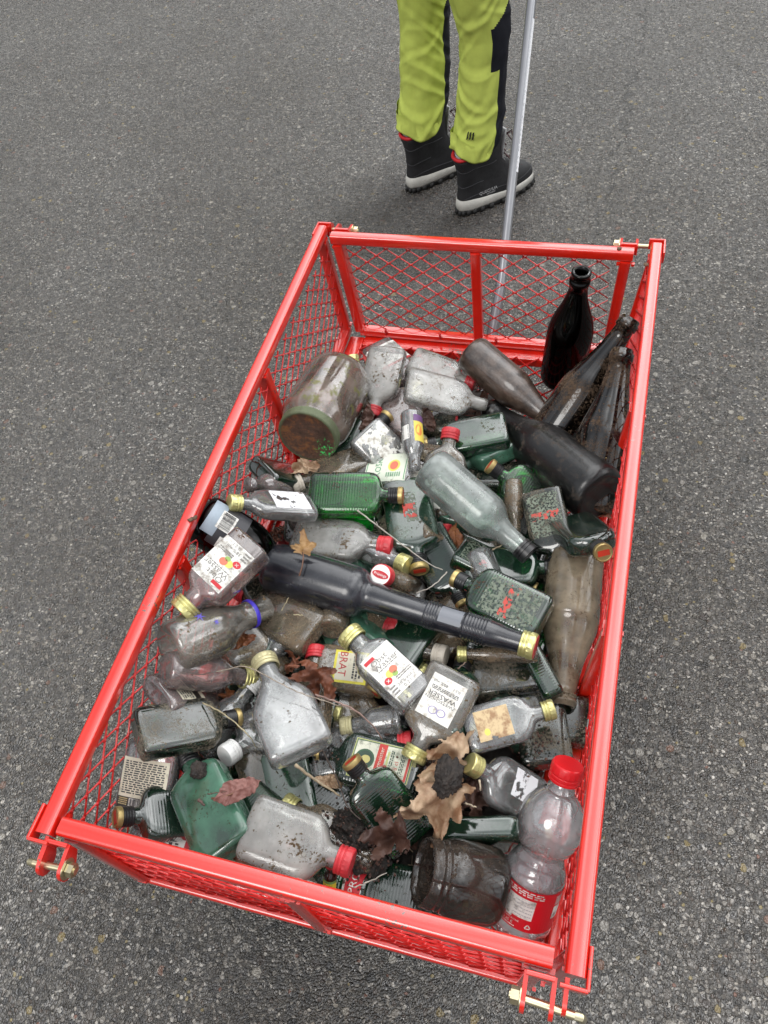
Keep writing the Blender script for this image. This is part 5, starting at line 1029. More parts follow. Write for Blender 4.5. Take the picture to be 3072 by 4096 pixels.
 ('herb_liqueur_bottle', 'dark green flask with its cap just above the long black neck', 'herb liqueur bottle', 'herb', (0.0093, 0.6008, 0.072), (0.6047, -0.793, -0.0738), (-0.2032, -0.2432, 0.9485), 0.93, 'darkgreen', 'herb', (), None, 1.0),
 ('herb_liqueur_bottle', 'green flask with a scraped gold and red label lying above the long black neck', 'herb liqueur bottle', 'herb', (0.2276, 0.4452, 0.12), (-0.9313, 0.3586, -0.0635), (-0.1445, -0.2036, 0.9683), 0.966, 'green', 'herb', ('scraps',), None, 1.0),
 ('herb_liqueur_bottle', 'dark green flask buried between the scraped-label flask and the long black neck', 'herb liqueur bottle', 'herb', (0.2413, 0.4443, 0.0463), (-0.955, 0.2939, -0.0388), (-0.0371, 0.0114, 0.9992), 0.93, 'darkgreen', 'herb', (), None, 1.0),
 ('herb_liqueur_bottle', 'green flask on its narrow side with raised lettering beside the silt-stained round bottle', 'herb liqueur bottle', 'herb', (0.2605, 0.3538, 0.055), (-0.5614, 0.8276, 0.0), (0.815, 0.5528, 0.1736), 0.93, 'green', 'herb', ('emboss',), None, 1.0),
 ('liquor_bottle', 'grey mud-crusted bottle under the thin tube-like bottle', 'bottle', 'square', (0.2347, 0.3913, 0.061), (-0.9516, -0.295, -0.0868), (-0.0829, -0.0257, 0.9962), 0.93, 'mossgreen', None, (), None, 1.2),
 ('wine_bottle', 'pale frosted round bottle with a black screw ring lying across the green flasks', 'wine bottle', 'wine', (0.0091, 0.6688, 0.165), (0.8332, -0.5026, -0.2306), (0.1975, -0.1191, 0.973), 0.788, 'palegreen', None, ('ridges',), None, 1.3),
 ('miniature_bottle', 'slim dirty miniature bottle between the pale round bottle and the red-scrap green flask', 'miniature bottle', 'mini', (0.1412, 0.7096, 0.1013), (0.1913, -0.9666, -0.1704), (0.0331, -0.1671, 0.9854), 0.93, 'dirty', None, (), None, 1.0),
 ('herb_liqueur_bottle', 'bright green flask with a red-striped gold cap right of the pale round bottle', 'herb liqueur bottle', 'herb', (0.2234, 0.6911, 0.042), (-0.8313, 0.2233, 0.509), (0.439, -0.2977, 0.8477), 0.93, 'bright', 'herb', (), None, 1.0),
 ('herb_liqueur_bottle', 'plain green flask behind the red-capped flask, below the muddy brown beer bottle', 'herb liqueur bottle', 'herb', (0.1134, 0.8248, 0.1014), (-0.9454, -0.3019, -0.1229), (-0.1171, -0.0374, 0.9924), 0.93, 'deep', 'herb', (), None, 1.0),
 ('liquor_bottle', 'dusty flask with a red cap pointing to the far end behind the pale round bottle', 'bottle', 'flask', (0.0209, 0.6503, 0.0721), (0.0008, 0.9172, 0.3984), (-0.0004, -0.3984, 0.9172), 0.93, 'dusty', 'red', (), None, 1.0),
 ('beer_bottle', 'beer bottle completely coated in brown mud lying at the far end', 'beer bottle', 'beer', (0.0137, 0.9996, 0.115), (0.8097, -0.5482, -0.2093), (0.1733, -0.1174, 0.9778), 0.885, 'mudbrown', None, (), None, 1.12),
 ('beer_bottle', 'black muddy bottle with its round base facing the viewer near the right rim', 'beer bottle', 'beer', (0.2867, 0.6904, 0.115), (-0.6812, 0.7043, -0.1999), (-0.139, 0.1437, 0.9798), 1.204, 'blackmud', None, (), None, 1.12),
 ('beer_bottle', 'clean dark brown beer bottle standing upright at the far end', 'beer bottle', 'stout', (0.1861, 1.0631, 0.004), (0.0642, -0.0224, 0.9977), (-0.0014, -0.9997, -0.0224), 1.0, 'brownclean', None, (), None, 1.0),
 ('beer_bottle', 'wet dark bottle leaning into the far right corner, farther of the two', 'beer bottle', 'beer', (0.1723, 0.8342, 0.033), (0.4445, 0.6249, 0.6419), (-0.372, -0.523, 0.7668), 1.05, 'brown', None, (), None, 1.12),
 ('beer_bottle', 'wet brown bottle with flaked gold foil leaning on the right side', 'beer bottle', 'beer', (0.2732, 0.7014, 0.0551), (0.0581, 0.8468, 0.5288), (-0.0362, -0.5275, 0.8488), 1.05, 'brown', None, ('goldscrap',), None, 1.2),
 ('wine_bottle', 'large silt-stained round bottle lying along the right side', 'wine bottle', 'slope', (0.2599, 0.5947, 0.085), (0.0352, -0.9893, -0.1417), (0.005, -0.1416, 0.9899), 0.898, 'sandy', None, (), None, 1.22),
 ('preserving_jar', 'muddy glass jar without a lid lying open beside the plastic bottle', 'jar', 'jar', (0.2186, 0.0908, 0.055), (-0.8958, -0.0988, 0.4333), (0.4307, 0.0475, 0.9012), 0.927, 'mudjar', None, (), None, 1.15),
 ('plastic_bottle', 'clear plastic bottle with a red cap and red label standing in the near right corner', 'plastic bottle', 'pet', (0.2505, 0.0571, 0.006), (0.1299, 0.673, 0.7282), (-0.138, -0.715, 0.6854), 1.0, 'pet', 'petred', ('pet',), None, 1.11),
 ('herb_liqueur_bottle', 'dusty green flask on its narrow side beside the clear plastic bottle', 'herb liqueur bottle', 'herb', (0.1286, 0.1354, 0.05), (0.9706, 0.2407, 0.0), (0.2398, -0.9669, 0.0872), 0.93, 'deep', 'herb', (), None, 1.0),
 ('herb_liqueur_bottle', 'dark green flask at the front rim left of the muddy open jar', 'herb liqueur bottle', 'herb', (0.0346, 0.0546, 0.0406), (0.9977, 0.0371, -0.0563), (0.0562, 0.0021, 0.9984), 0.93, 'darkgreen', 'herb', (), None, 1.0),
 ('miniature_bottle', 'amber miniature with a bright yellow label under the big frosted flask at the front rim', 'miniature bottle', 'mini', (0.0118, 0.0313, 0.07), (0.0145, 0.5803, 0.8143), (-0.0204, -0.814, 0.5805), 0.493, 'amber', 'red', ('mini_yellow',), None, 1.0),
 ('liquor_bottle', 'green striped bottle with a red paper band at the front rim', 'bottle', 'roundsmall', (0.0616, 0.0494, 0.06), (-0.9777, 0.0889, -0.1904), (-0.1896, 0.0172, 0.9817), 0.8, 'green', 'gold', ('pro',), None, 1.0),
 ('miniature_bottle', 'miniature with a bright green cap peeping out behind the big frosted flask', 'miniature bottle', 'mini', (-0.0234, 0.0287, 0.0192), (-0.0482, 0.8901, 0.4531), (0.0245, -0.4525, 0.8914), 0.93, 'amber', 'green', (), None, 1.0),
 ('miniature_bottle', 'amber miniature with a red cap wrapped in a dead leaf', 'miniature bottle', 'mini', (0.0567, 0.527, 0.0316), (-0.1555, 0.8654, 0.4764), (0.0843, -0.4689, 0.8792), 0.93, 'amber', 'red', (), None, 1.0),
 ('liquor_bottle', 'dusty flask with a whitish label under the pale round bottle', 'bottle', 'flask', (-0.0411, 0.6979, 0.0866), (0.9215, -0.3617, -0.1413), (0.1316, -0.0516, 0.99), 0.93, 'dusty', 'white', ('speck',), None, 1.0),
 ('liquor_bottle', 'clear flask whitened with dirt between the big sloping flask and the stubby bottle', 'bottle', 'flask', (-0.1108, 0.3023, 0.0506), (0.8959, -0.4406, -0.0568), (0.0509, -0.0251, 0.9984), 0.93, 'dusty', 'white', ('whitetorn',), None, 1.0),
 ('liquor_bottle', 'dirty clear flask deep under the white-capped flask', 'bottle', 'flask', (-0.1596, 0.2026, 0.04), (0.2142, -0.9768, 0.0), (0.0, 0.0, 1.0), 0.93, 'dirty', None, (), None, 1.0),
 ('herb_liqueur_bottle', 'mud-covered green flask under the gold-capped orange-label flask', 'herb liqueur bottle', 'herb', (0.3164, 0.3395, 0.0323), (-0.9987, 0.0228, -0.0451), (-0.0451, 0.001, 0.999), 0.93, 'mossgreen', 'herb', (), None, 1.0),
 ('liquor_bottle', 'dark flask deep beneath the big dead maple leaf', 'bottle', 'flask', (0.0234, 0.1519, 0.03), (0.9192, 0.3938, 0.0), (0.0, 0.0, 1.0), 0.856, 'darkgreen', None, (), None, 1.0),
 ('herb_liqueur_bottle', 'green flask in the bottom layer of the pile, mostly covered by other bottles', 'herb liqueur bottle', 'herb', (-0.0654, 0.4679, 0.045), (-0.6828, 0.7293, 0.044), (-0.3775, -0.4037, 0.8333), 0.95, 'teal', 'herb', (), 'buried green flasks', 1.0),
 ('liquor_bottle', 'clear gold-capped flask in the bottom layer, mostly covered by other bottles', 'bottle', 'flask', (-0.191, 0.2746, 0.0346), (0.9927, -0.0303, 0.117), (-0.1203, -0.1625, 0.9793), 0.95, 'dirty', 'gold', (), 'buried gold-capped flasks', 1.0),
 ('liquor_bottle', 'clear red-capped flask in the bottom layer, mostly covered by other bottles', 'bottle', 'flask', (-0.194, 0.2405, 0.0548), (0.8795, -0.4456, -0.1673), (0.3166, 0.2851, 0.9047), 0.95, 'frost', 'red', (), 'buried red-capped flasks', 1.0),
 ('liquor_bottle', 'small round bottle in the bottom layer, mostly covered by other bottles', 'bottle', 'roundsmall', (-0.2375, 0.7914, 0.0345), (0.4434, -0.8957, 0.0331), (0.1059, 0.0891, 0.9904), 0.95, 'pink', 'cream', (), 'buried round bottles', 1.0),
 ('herb_liqueur_bottle', 'green flask in the bottom layer of the pile, mostly covered by other bottles', 'herb liqueur bottle', 'herb', (0.0211, 0.7094, 0.0492), (-0.9314, 0.3393, 0.1315), (-0.0329, -0.4383, 0.8982), 0.95, 'darkgreen', 'herb', (), 'buried green flasks', 1.0),
 ('liquor_bottle', 'clear red-capped flask in the bottom layer, mostly covered by other bottles', 'bottle', 'flask', (-0.1259, 0.7098, 0.0593), (0.1785, -0.9835, -0.0276), (-0.0824, -0.0429, 0.9957), 0.95, 'frost', 'red', (), 'buried red-capped flasks', 1.0),
 ('liquor_bottle', 'clear red-capped flask in the bottom layer, mostly covered by other bottles', 'bottle', 'flask', (-0.0401, 0.6046, 0.0392), (0.8135, -0.5623, 0.1485), (-0.4175, -0.3869, 0.8222), 0.95, 'frost', 'red', (), 'buried red-capped flasks', 1.0),
 ('herb_liqueur_bottle', 'green flask in the bottom layer of the pile, mostly covered by other bottles', 'herb liqueur bottle', 'herb', (0.109, 0.5819, 0.0444), (-0.4607, 0.8872, 0.0252), (0.1761, 0.0635, 0.9823), 0.95, 'mossgreen', 'herb', (), 'buried green flasks', 1.0),
 ('liquor_bottle', 'clear red-capped flask in the bottom layer, mostly covered by other bottles', 'bottle', 'flask', (-0.1488, 0.1957, 0.0732), (0.5993, -0.7877, -0.1425), (0.1712, -0.0479, 0.9841), 0.95, 'dirty', 'red', (), 'buried red-capped flasks', 1.0),
 ('liquor_bottle', 'clear red-capped flask in the bottom layer, mostly covered by other bottles', 'bottle', 'flask', (-0.1909, 0.353, 0.0291), (-0.258, 0.9654, 0.0367), (-0.1318, -0.0728, 0.9886), 0.95, 'frost', 'red', (), 'buried red-capped flasks', 1.0),
 ('herb_liqueur_bottle', 'green flask in the bottom layer of the pile, mostly covered by other bottles', 'herb liqueur bottle', 'herb', (-0.1604, 0.8123, 0.0312), (0.9775, -0.1226, 0.1719), (-0.0885, 0.501, 0.8609), 0.95, 'green', 'herb', (), 'buried green flasks', 1.0),
 ('herb_liqueur_bottle', 'green flask in the bottom layer of the pile, mostly covered by other bottles', 'herb liqueur bottle', 'herb', (0.2426, 0.297, 0.0226), (-0.6324, 0.7644, 0.1256), (0.4032, 0.1864, 0.8959), 0.95, 'teal', 'herb', (), 'buried green flasks', 1.0),
 ('herb_liqueur_bottle', 'green flask in the bottom layer of the pile, mostly covered by other bottles', 'herb liqueur bottle', 'herb', (0.1204, 0.8547, 0.0365), (-0.9961, -0.0424, 0.0769), (0.0847, -0.233, 0.9688), 0.95, 'mossgreen', 'herb', (), 'buried green flasks', 1.0),
 ('herb_liqueur_bottle', 'green flask in the bottom layer of the pile, mostly covered by other bottles', 'herb liqueur bottle', 'herb', (-0.125, 0.5455, 0.0452), (0.991, 0.1255, 0.0462), (-0.0262, -0.1567, 0.9873), 0.95, 'teal', 'herb', (), 'buried green flasks', 1.0),
 ('herb_liqueur_bottle', 'green flask in the bottom layer of the pile, mostly covered by other bottles', 'herb liqueur bottle', 'herb', (0.0009, 0.152, 0.0441), (0.3934, 0.9116, 0.1195), (0.2657, -0.2372, 0.9344), 0.95, 'green', 'herb', (), 'buried green flasks', 1.0),
 ('liquor_bottle', 'clear red-capped flask in the bottom layer, mostly covered by other bottles', 'bottle', 'flask', (-0.1323, 0.6593, 0.0362), (0.0717, 0.9972, -0.0227), (-0.4572, 0.0531, 0.8878), 0.95, 'dusty', 'red', (), 'buried red-capped flasks', 1.0),
 ('herb_liqueur_bottle', 'green flask in the bottom layer of the pile, mostly covered by other bottles', 'herb liqueur bottle', 'herb', (0.1658, 0.5545, 0.0426), (0.1584, 0.9745, 0.1592), (0.2582, -0.1965, 0.9459), 0.95, 'darkgreen', 'herb', (), 'buried green flasks', 1.0),
 ('herb_liqueur_bottle', 'green flask in the bottom layer of the pile, mostly covered by other bottles', 'herb liqueur bottle', 'herb', (0.1391, 0.3709, 0.0313), (0.157, 0.9876, 0.0104), (0.3539, -0.066, 0.933), 0.95, 'darkgreen', 'herb', (), 'buried green flasks', 1.0),
 ('liquor_bottle', 'clear red-capped flask in the bottom layer, mostly covered by other bottles', 'bottle', 'flask', (-0.1163, 0.6304, 0.0418), (-0.8471, -0.5315, 0.0064), (0.0279, -0.0324, 0.9991), 0.95, 'frost', 'red', (), 'buried red-capped flasks', 1.0),
 ('herb_liqueur_bottle', 'green flask in the bottom layer of the pile, mostly covered by other bottles', 'herb liqueur bottle', 'herb', (0.0225, 0.3811, 0.0689), (-0.836, 0.5356, -0.1195), (0.1869, 0.4826, 0.8557), 0.95, 'teal', 'herb', (), 'buried green flasks', 1.0),
 ('liquor_bottle', 'clear gold-capped flask in the bottom layer, mostly covered by other bottles', 'bottle', 'flask', (0.062, 0.1805, 0.0496), (-0.986, -0.0182, -0.1657), (-0.133, -0.5133, 0.8478), 0.95, 'clear', 'gold', (), 'buried gold-capped flasks', 1.0),
 ('herb_liqueur_bottle', 'green flask in the bottom layer of the pile, mostly covered by other bottles', 'herb liqueur bottle', 'herb', (-0.0949, 0.2031, 0.0679), (-0.9563, -0.2501, -0.1517), (-0.0212, -0.4582, 0.8886), 0.95, 'green', 'herb', (), 'buried green flasks', 1.0),
 ('herb_liqueur_bottle', 'green flask in the bottom layer of the pile, mostly covered by other bottles', 'herb liqueur bottle', 'herb', (0.0386, 0.7515, 0.0392), (0.9909, 0.0467, 0.1259), (-0.1338, 0.2649, 0.955), 0.95, 'mossgreen', 'herb', (), 'buried green flasks', 1.0),
 ('herb_liqueur_bottle', 'green flask in the bottom layer of the pile, mostly covered by other bottles', 'herb liqueur bottle', 'herb', (0.1592, 0.4975, 0.0453), (-0.9869, 0.0637, -0.1482), (-0.1551, -0.1223, 0.9803), 0.95, 'mossgreen', 'herb', (), 'buried green flasks', 1.0),
 ('liquor_bottle', 'clear gold-capped flask in the bottom layer, mostly covered by other bottles', 'bottle', 'flask', (0.1029, 0.4999, 0.0508), (-0.3446, -0.9345, -0.0889), (-0.2476, -0.0008, 0.9689), 0.95, 'dirty', 'gold', (), 'buried gold-capped flasks', 1.0),
 ('liquor_bottle', 'small round bottle in the bottom layer, mostly covered by other bottles', 'bottle', 'roundsmall', (0.0627, 0.2056, 0.0338), (0.6819, 0.7289, -0.0609), (0.0933, -0.004, 0.9956), 0.95, 'pink', 'cream', (), 'buried round bottles', 1.0),
 ('liquor_bottle', 'clear gold-capped flask in the bottom layer, mostly covered by other bottles', 'bottle', 'flask', (0.04, 0.2219, 0.0441), (-0.7642, 0.6446, 0.0225), (-0.0788, -0.1279, 0.9887), 0.95, 'dirty', 'gold', (), 'buried gold-capped flasks', 1.0),
 ('herb_liqueur_bottle', 'green flask in the bottom layer of the pile, mostly covered by other bottles', 'herb liqueur bottle', 'herb', (0.222, 0.6186, 0.0346), (-0.2951, -0.9553, 0.0191), (-0.0555, 0.037, 0.9978), 0.95, 'mossgreen', 'herb', (), 'buried green flasks', 1.0),
 ('liquor_bottle', 'clear gold-capped flask in the bottom layer, mostly covered by other bottles', 'bottle', 'flask', (-0.0261, 0.7232, 0.0635), (0.6506, 0.7494, -0.1228), (0.4461, -0.2464, 0.8604), 0.95, 'clear', 'gold', (), 'buried gold-capped flasks', 1.0),
 ('liquor_bottle', 'small round bottle in the bottom layer, mostly covered by other bottles', 'bottle', 'roundsmall', (-0.2299, 0.817, 0.0523), (0.2682, 0.9583, 0.0986), (-0.5219, 0.0585, 0.851), 0.95, 'dirty', 'cream', (), 'buried round bottles', 1.0),
 ('herb_liqueur_bottle', 'green flask in the bottom layer of the pile, mostly covered by other bottles', 'herb liqueur bottle', 'herb', (-0.1889, 0.1783, 0.0505), (-0.0253, 0.9951, 0.0961), (0.1481, -0.0913, 0.9847), 0.95, 'green', 'herb', (), 'buried green flasks', 1.0),
 ('herb_liqueur_bottle', 'green flask in the bottom layer of the pile, mostly covered by other bottles', 'herb liqueur bottle', 'herb', (-0.0274, 0.411, 0.0648), (-0.8635, -0.4748, -0.1701), (-0.1118, -0.1487, 0.9825), 0.95, 'teal', 'herb', (), 'buried green flasks', 1.0),
 ('liquor_bottle', 'clear red-capped flask in the bottom layer, mostly covered by other bottles', 'bottle', 'flask', (0.0807, 0.6311, 0.0358), (-0.996, -0.0528, -0.0718), (-0.0838, 0.2826, 0.9556), 0.95, 'frost', 'red', (), 'buried red-capped flasks', 1.0),
 ('liquor_bottle', 'clear gold-capped flask in the bottom layer, mostly covered by other bottles', 'bottle', 'flask', (0.0561, 0.6733, 0.0281), (-0.3867, -0.9137, 0.125), (-0.0634, 0.1616, 0.9848), 0.95, 'clear', 'gold', (), 'buried gold-capped flasks', 1.0),
 ('liquor_bottle', 'clear red-capped flask in the bottom layer, mostly covered by other bottles', 'bottle', 'flask', (0.032, 0.05, 0.0435), (-0.6006, 0.7972, -0.0616), (-0.4178, -0.2472, 0.8743), 0.95, 'frost', 'red', (), 'buried red-capped flasks', 1.0),
 ('liquor_bottle', 'clear red-capped flask in the bottom layer, mostly covered by other bottles', 'bottle', 'flask', (-0.2087, 0.8184, 0.0386), (0.2776, 0.955, -0.1044), (-0.2881, 0.1865, 0.9393), 0.95, 'dusty', 'red', (), 'buried red-capped flasks', 1.0),
 ('liquor_bottle', 'clear gold-capped flask in the bottom layer, mostly covered by other bottles', 'bottle', 'flask', (-0.2448, 0.0774, 0.0443), (0.8764, 0.4669, -0.1179), (0.2124, -0.1552, 0.9648), 0.95, 'clear', 'gold', (), 'buried gold-capped flasks', 1.0),
 ('liquor_bottle', 'clear gold-capped flask in the bottom layer, mostly covered by other bottles', 'bottle', 'flask', (-0.1725, 0.9134, 0.0419), (0.9213, -0.3547, 0.1595), (-0.1748, -0.0112, 0.9845), 0.95, 'dirty', 'gold', (), 'buried gold-capped flasks', 1.0),
 ('liquor_bottle', 'small round bottle in the bottom layer, mostly covered by other bottles', 'bottle', 'roundsmall', (0.1669, 0.5296, 0.0261), (-0.5587, 0.8269, 0.0637), (0.127, 0.0094, 0.9919), 0.95, 'dirty', 'cream', (), 'buried round bottles', 1.0),
 ('liquor_bottle', 'clear gold-capped flask in the bottom layer, mostly covered by other bottles', 'bottle', 'flask', (-0.0705, 0.3989, 0.0582), (0.8056, -0.5899, -0.0559), (0.1491, 0.1105, 0.9826), 0.95, 'clear', 'gold', (), 'buried gold-capped flasks', 1.0),
 ('herb_liqueur_bottle', 'green flask in the bottom layer of the pile, mostly covered by other bottles', 'herb liqueur bottle', 'herb', (-0.1868, 0.4076, 0.0717), (-0.2327, -0.962, -0.1428), (-0.4269, -0.0309, 0.9038), 0.95, 'green', 'herb', (), 'buried green flasks', 1.0),
 ('liquor_bottle', 'clear red-capped flask in the bottom layer, mostly covered by other bottles', 'bottle', 'flask', (-0.0701, 0.5383, 0.0281), (0.8258, -0.5481, 0.1328), (-0.089, 0.1059, 0.9904), 0.95, 'frost', 'red', (), 'buried red-capped flasks', 1.0),
 ('herb_liqueur_bottle', 'green flask in the bottom layer of the pile, mostly covered by other bottles', 'herb liqueur bottle', 'herb', (-0.0893, 0.2986, 0.0543), (-0.5039, 0.8517, -0.144), (-0.404, -0.085, 0.9108), 0.95, 'darkgreen', 'herb', (), 'buried green flasks', 1.0),
 ('herb_liqueur_bottle', 'green flask in the bottom layer of the pile, mostly covered by other bottles', 'herb liqueur bottle', 'herb', (0.1461, 0.849, 0.0587), (-0.7631, -0.6462, 0.0125), (-0.3228, 0.3978, 0.8588), 0.95, 'teal', 'herb', (), 'buried green flasks', 1.0),
 ('herb_liqueur_bottle', 'green flask in the bottom layer of the pile, mostly covered by other bottles', 'herb liqueur bottle', 'herb', (0.021, 0.6648, 0.0614), (0.9905, -0.1305, -0.0446), (0.0723, 0.2162, 0.9737), 0.95, 'teal', 'herb', (), 'buried green flasks', 1.0),
 ('herb_liqueur_bottle', 'green flask in the bottom layer of the pile, mostly covered by other bottles', 'herb liqueur bottle', 'herb', (-0.0346, 0.82, 0.0664), (0.1715, 0.9824, -0.0739), (-0.1364, 0.0979, 0.9858), 0.95, 'mossgreen', 'herb', (), 'buried green flasks', 1.0),
 ('herb_liqueur_bottle', 'half-hidden green flask closest to the flask labelled wasser', 'herb liqueur bottle', 'herb', (0.1112, 0.2452, 0.1017), (0.0457, 0.9664, -0.2528), (-0.5455, 0.2362, 0.8041), 0.92, 'deep', 'herb', (), 'half-hidden green flasks', 1.0),
 ('liquor_bottle', 'half-hidden clear red-capped flask closest to the green flask with the complete label', 'bottle', 'flask', (-0.0623, 0.1994, 0.0623), (0.9409, 0.3072, 0.1425), (-0.1523, 0.0079, 0.9883), 0.92, 'clear', 'red', (), 'half-hidden red-capped flasks', 1.0),
 ('herb_liqueur_bottle', 'half-hidden green flask closest to the smooth milky green flask', 'herb liqueur bottle', 'herb', (-0.0595, 0.0787, 0.093), (-0.8855, 0.4022, -0.2328), (-0.1809, 0.163, 0.9699), 0.92, 'green', 'herb', (), 'half-hidden green flasks', 1.0),
 ('liquor_bottle', 'half-hidden narrow gold-capped bottle closest to the green flask with a red fleck', 'bottle', 'square', (0.0344, 0.5715, 0.0889), (-0.5169, 0.8218, -0.2396), (0.5139, 0.5218, 0.6809), 0.92, 'dirty', 'gold', (), 'half-hidden gold-capped bottles', 1.0),
 ('liquor_bottle', 'half-hidden small round white-capped bottle closest to the red-scrap flask near the right rim', 'bottle', 'roundsmall', (0.1546, 0.6233, 0.0617), (0.0171, 0.9905, 0.1365), (0.4446, -0.1298, 0.8863), 0.92, 'clear', 'white', (), 'half-hidden white-capped bottles', 1.0),
 ('herb_liqueur_bottle', 'half-hidden green flask closest to the flask with the torn plain label', 'herb liqueur bottle', 'herb', (-0.2113, 0.6487, 0.0849), (0.2388, -0.9709, -0.0173), (-0.2501, -0.0787, 0.965), 0.92, 'mossgreen', 'herb', (), 'half-hidden green flasks', 1.0),
 ('liquor_bottle', 'half-hidden clear red-capped flask closest to the big sloping-shouldered flask', 'bottle', 'flask', (-0.076, 0.2157, 0.0749), (-0.205, 0.9779, 0.0412), (-0.5265, -0.1456, 0.8376), 0.92, 'dirty', 'red', (), 'half-hidden red-capped flasks', 1.0),
 ('herb_liqueur_bottle', 'half-hidden green flask closest to the ribbed green flask with white specks', 'herb liqueur bottle', 'herb', (0.0896, 0.5389, 0.0766), (0.9813, 0.1909, 0.0265), (-0.0298, 0.0144, 0.9995), 0.92, 'deep', 'herb', (), 'half-hidden green flasks', 1.0),
 ('liquor_bottle', 'half-hidden narrow gold-capped bottle closest to the flask with the mottled peeling label', 'bottle', 'square', (0.0362, 0.7632, 0.0749), (-0.9916, 0.0315, 0.1256), (0.1292, 0.3079, 0.9426), 0.92, 'dirty', 'gold', (), 'half-hidden gold-capped bottles', 1.0),
 ('liquor_bottle', 'half-hidden small round white-capped bottle closest to the long-necked black bottle', 'bottle', 'roundsmall', (-0.0873, 0.3828, 0.0963), (-0.108, 0.966, -0.2348), (-0.4313, 0.1672, 0.8866), 0.92, 'dirty', 'white', (), 'half-hidden white-capped bottles', 1.0),
 ('herb_liqueur_bottle', 'half-hidden green flask closest to the flask with the mottled peeling label', 'herb liqueur bottle', 'herb', (-0.1766, 0.7026, 0.0779), (0.4362, 0.895, 0.0927), (0.1699, -0.1831, 0.9683), 0.92, 'deep', 'herb', (), 'half-hidden green flasks', 1.0),
 ('liquor_bottle', 'half-hidden clear red-capped flask closest to the brown stained red-capped flask', 'bottle', 'flask', (-0.244, 0.3159, 0.0946), (0.6093, 0.7599, -0.2263), (0.1986, 0.1301, 0.9714), 0.92, 'clear', 'red', (), 'half-hidden red-capped flasks', 1.0),
 ('herb_liqueur_bottle', 'half-hidden green flask closest to the mid-pile fruit-label bottle', 'herb liqueur bottle', 'herb', (0.0466, 0.4477, 0.0756), (-0.3288, -0.9442, -0.0195), (-0.1282, 0.0242, 0.9914), 0.92, 'deep', 'herb', (), 'half-hidden green flasks', 1.0),
 ('liquor_bottle', 'half-hidden narrow gold-capped bottle closest to the cap with the Prünings face', 'bottle', 'square', (-0.1292, 0.5743, 0.0695), (0.9051, -0.3871, 0.176), (-0.0209, 0.3728, 0.9277), 0.92, 'clear', 'gold', (), 'half-hidden gold-capped bottles', 1.0),
 ('liquor_bottle', 'half-hidden small round white-capped bottle closest to the scraped-label green flask', 'bottle', 'roundsmall', (0.1066, 0.5651, 0.0896), (0.5088, -0.8537, -0.1106), (0.6459, 0.2936, 0.7047), 0.92, 'clear', 'white', (), 'half-hidden white-capped bottles', 1.0),
 ('herb_liqueur_bottle', 'half-hidden green flask closest to the long-necked black bottle', 'herb liqueur bottle', 'herb', (-0.2337, 0.4076, 0.0859), (0.6706, 0.7412, -0.0314), (-0.0641, 0.1001, 0.9929), 0.92, 'mossgreen', 'herb', (), 'half-hidden green flasks', 1.0),
 ('liquor_bottle', 'half-hidden clear red-capped flask closest to the long-necked black bottle', 'bottle', 'flask', (-0.191, 0.3497, 0.0753), (0.5474, 0.8341, 0.0674), (-0.0399, -0.0544, 0.9977), 0.92, 'clear', 'red', (), 'half-hidden red-capped flasks', 1.0),
 ('herb_liqueur_bottle', 'half-hidden green flask closest to the green flask with a red fleck', 'herb liqueur bottle', 'herb', (-0.0643, 0.558, 0.0587), (0.4855, 0.8614, 0.1491), (-0.2523, -0.0253, 0.9673), 0.92, 'mossgreen', 'herb', (), 'half-hidden green flasks', 1.0),
 ('liquor_bottle', 'half-hidden narrow gold-capped bottle closest to the big frosted flask at the front rim', 'bottle', 'square', (0.0617, 0.0877, 0.0704), (-0.9653, 0.2484, 0.0808), (0.1662, 0.3457, 0.9235), 0.92, 'dirty', 'gold', (), 'half-hidden gold-capped bottles', 1.0),
 ('liquor_bottle', 'half-hidden small round white-capped bottle closest to the soil-caked green flask', 'bottle', 'roundsmall', (-0.2232, 0.1604, 0.0862), (0.3117, 0.9499, -0.024), (0.1069, -0.01, 0.9942), 0.92, 'clear', 'white', (), 'half-hidden white-capped bottles', 1.0)]
for nm, lb, ct, kd, ps, ax, nr, sc_, gl, cp, dc, gr, wx_ in ITEMS:
    bottle(nm, lb, ct, kd, ps, ax, nr, sc_, G_[gl](), cp, dc, gr, wx_)
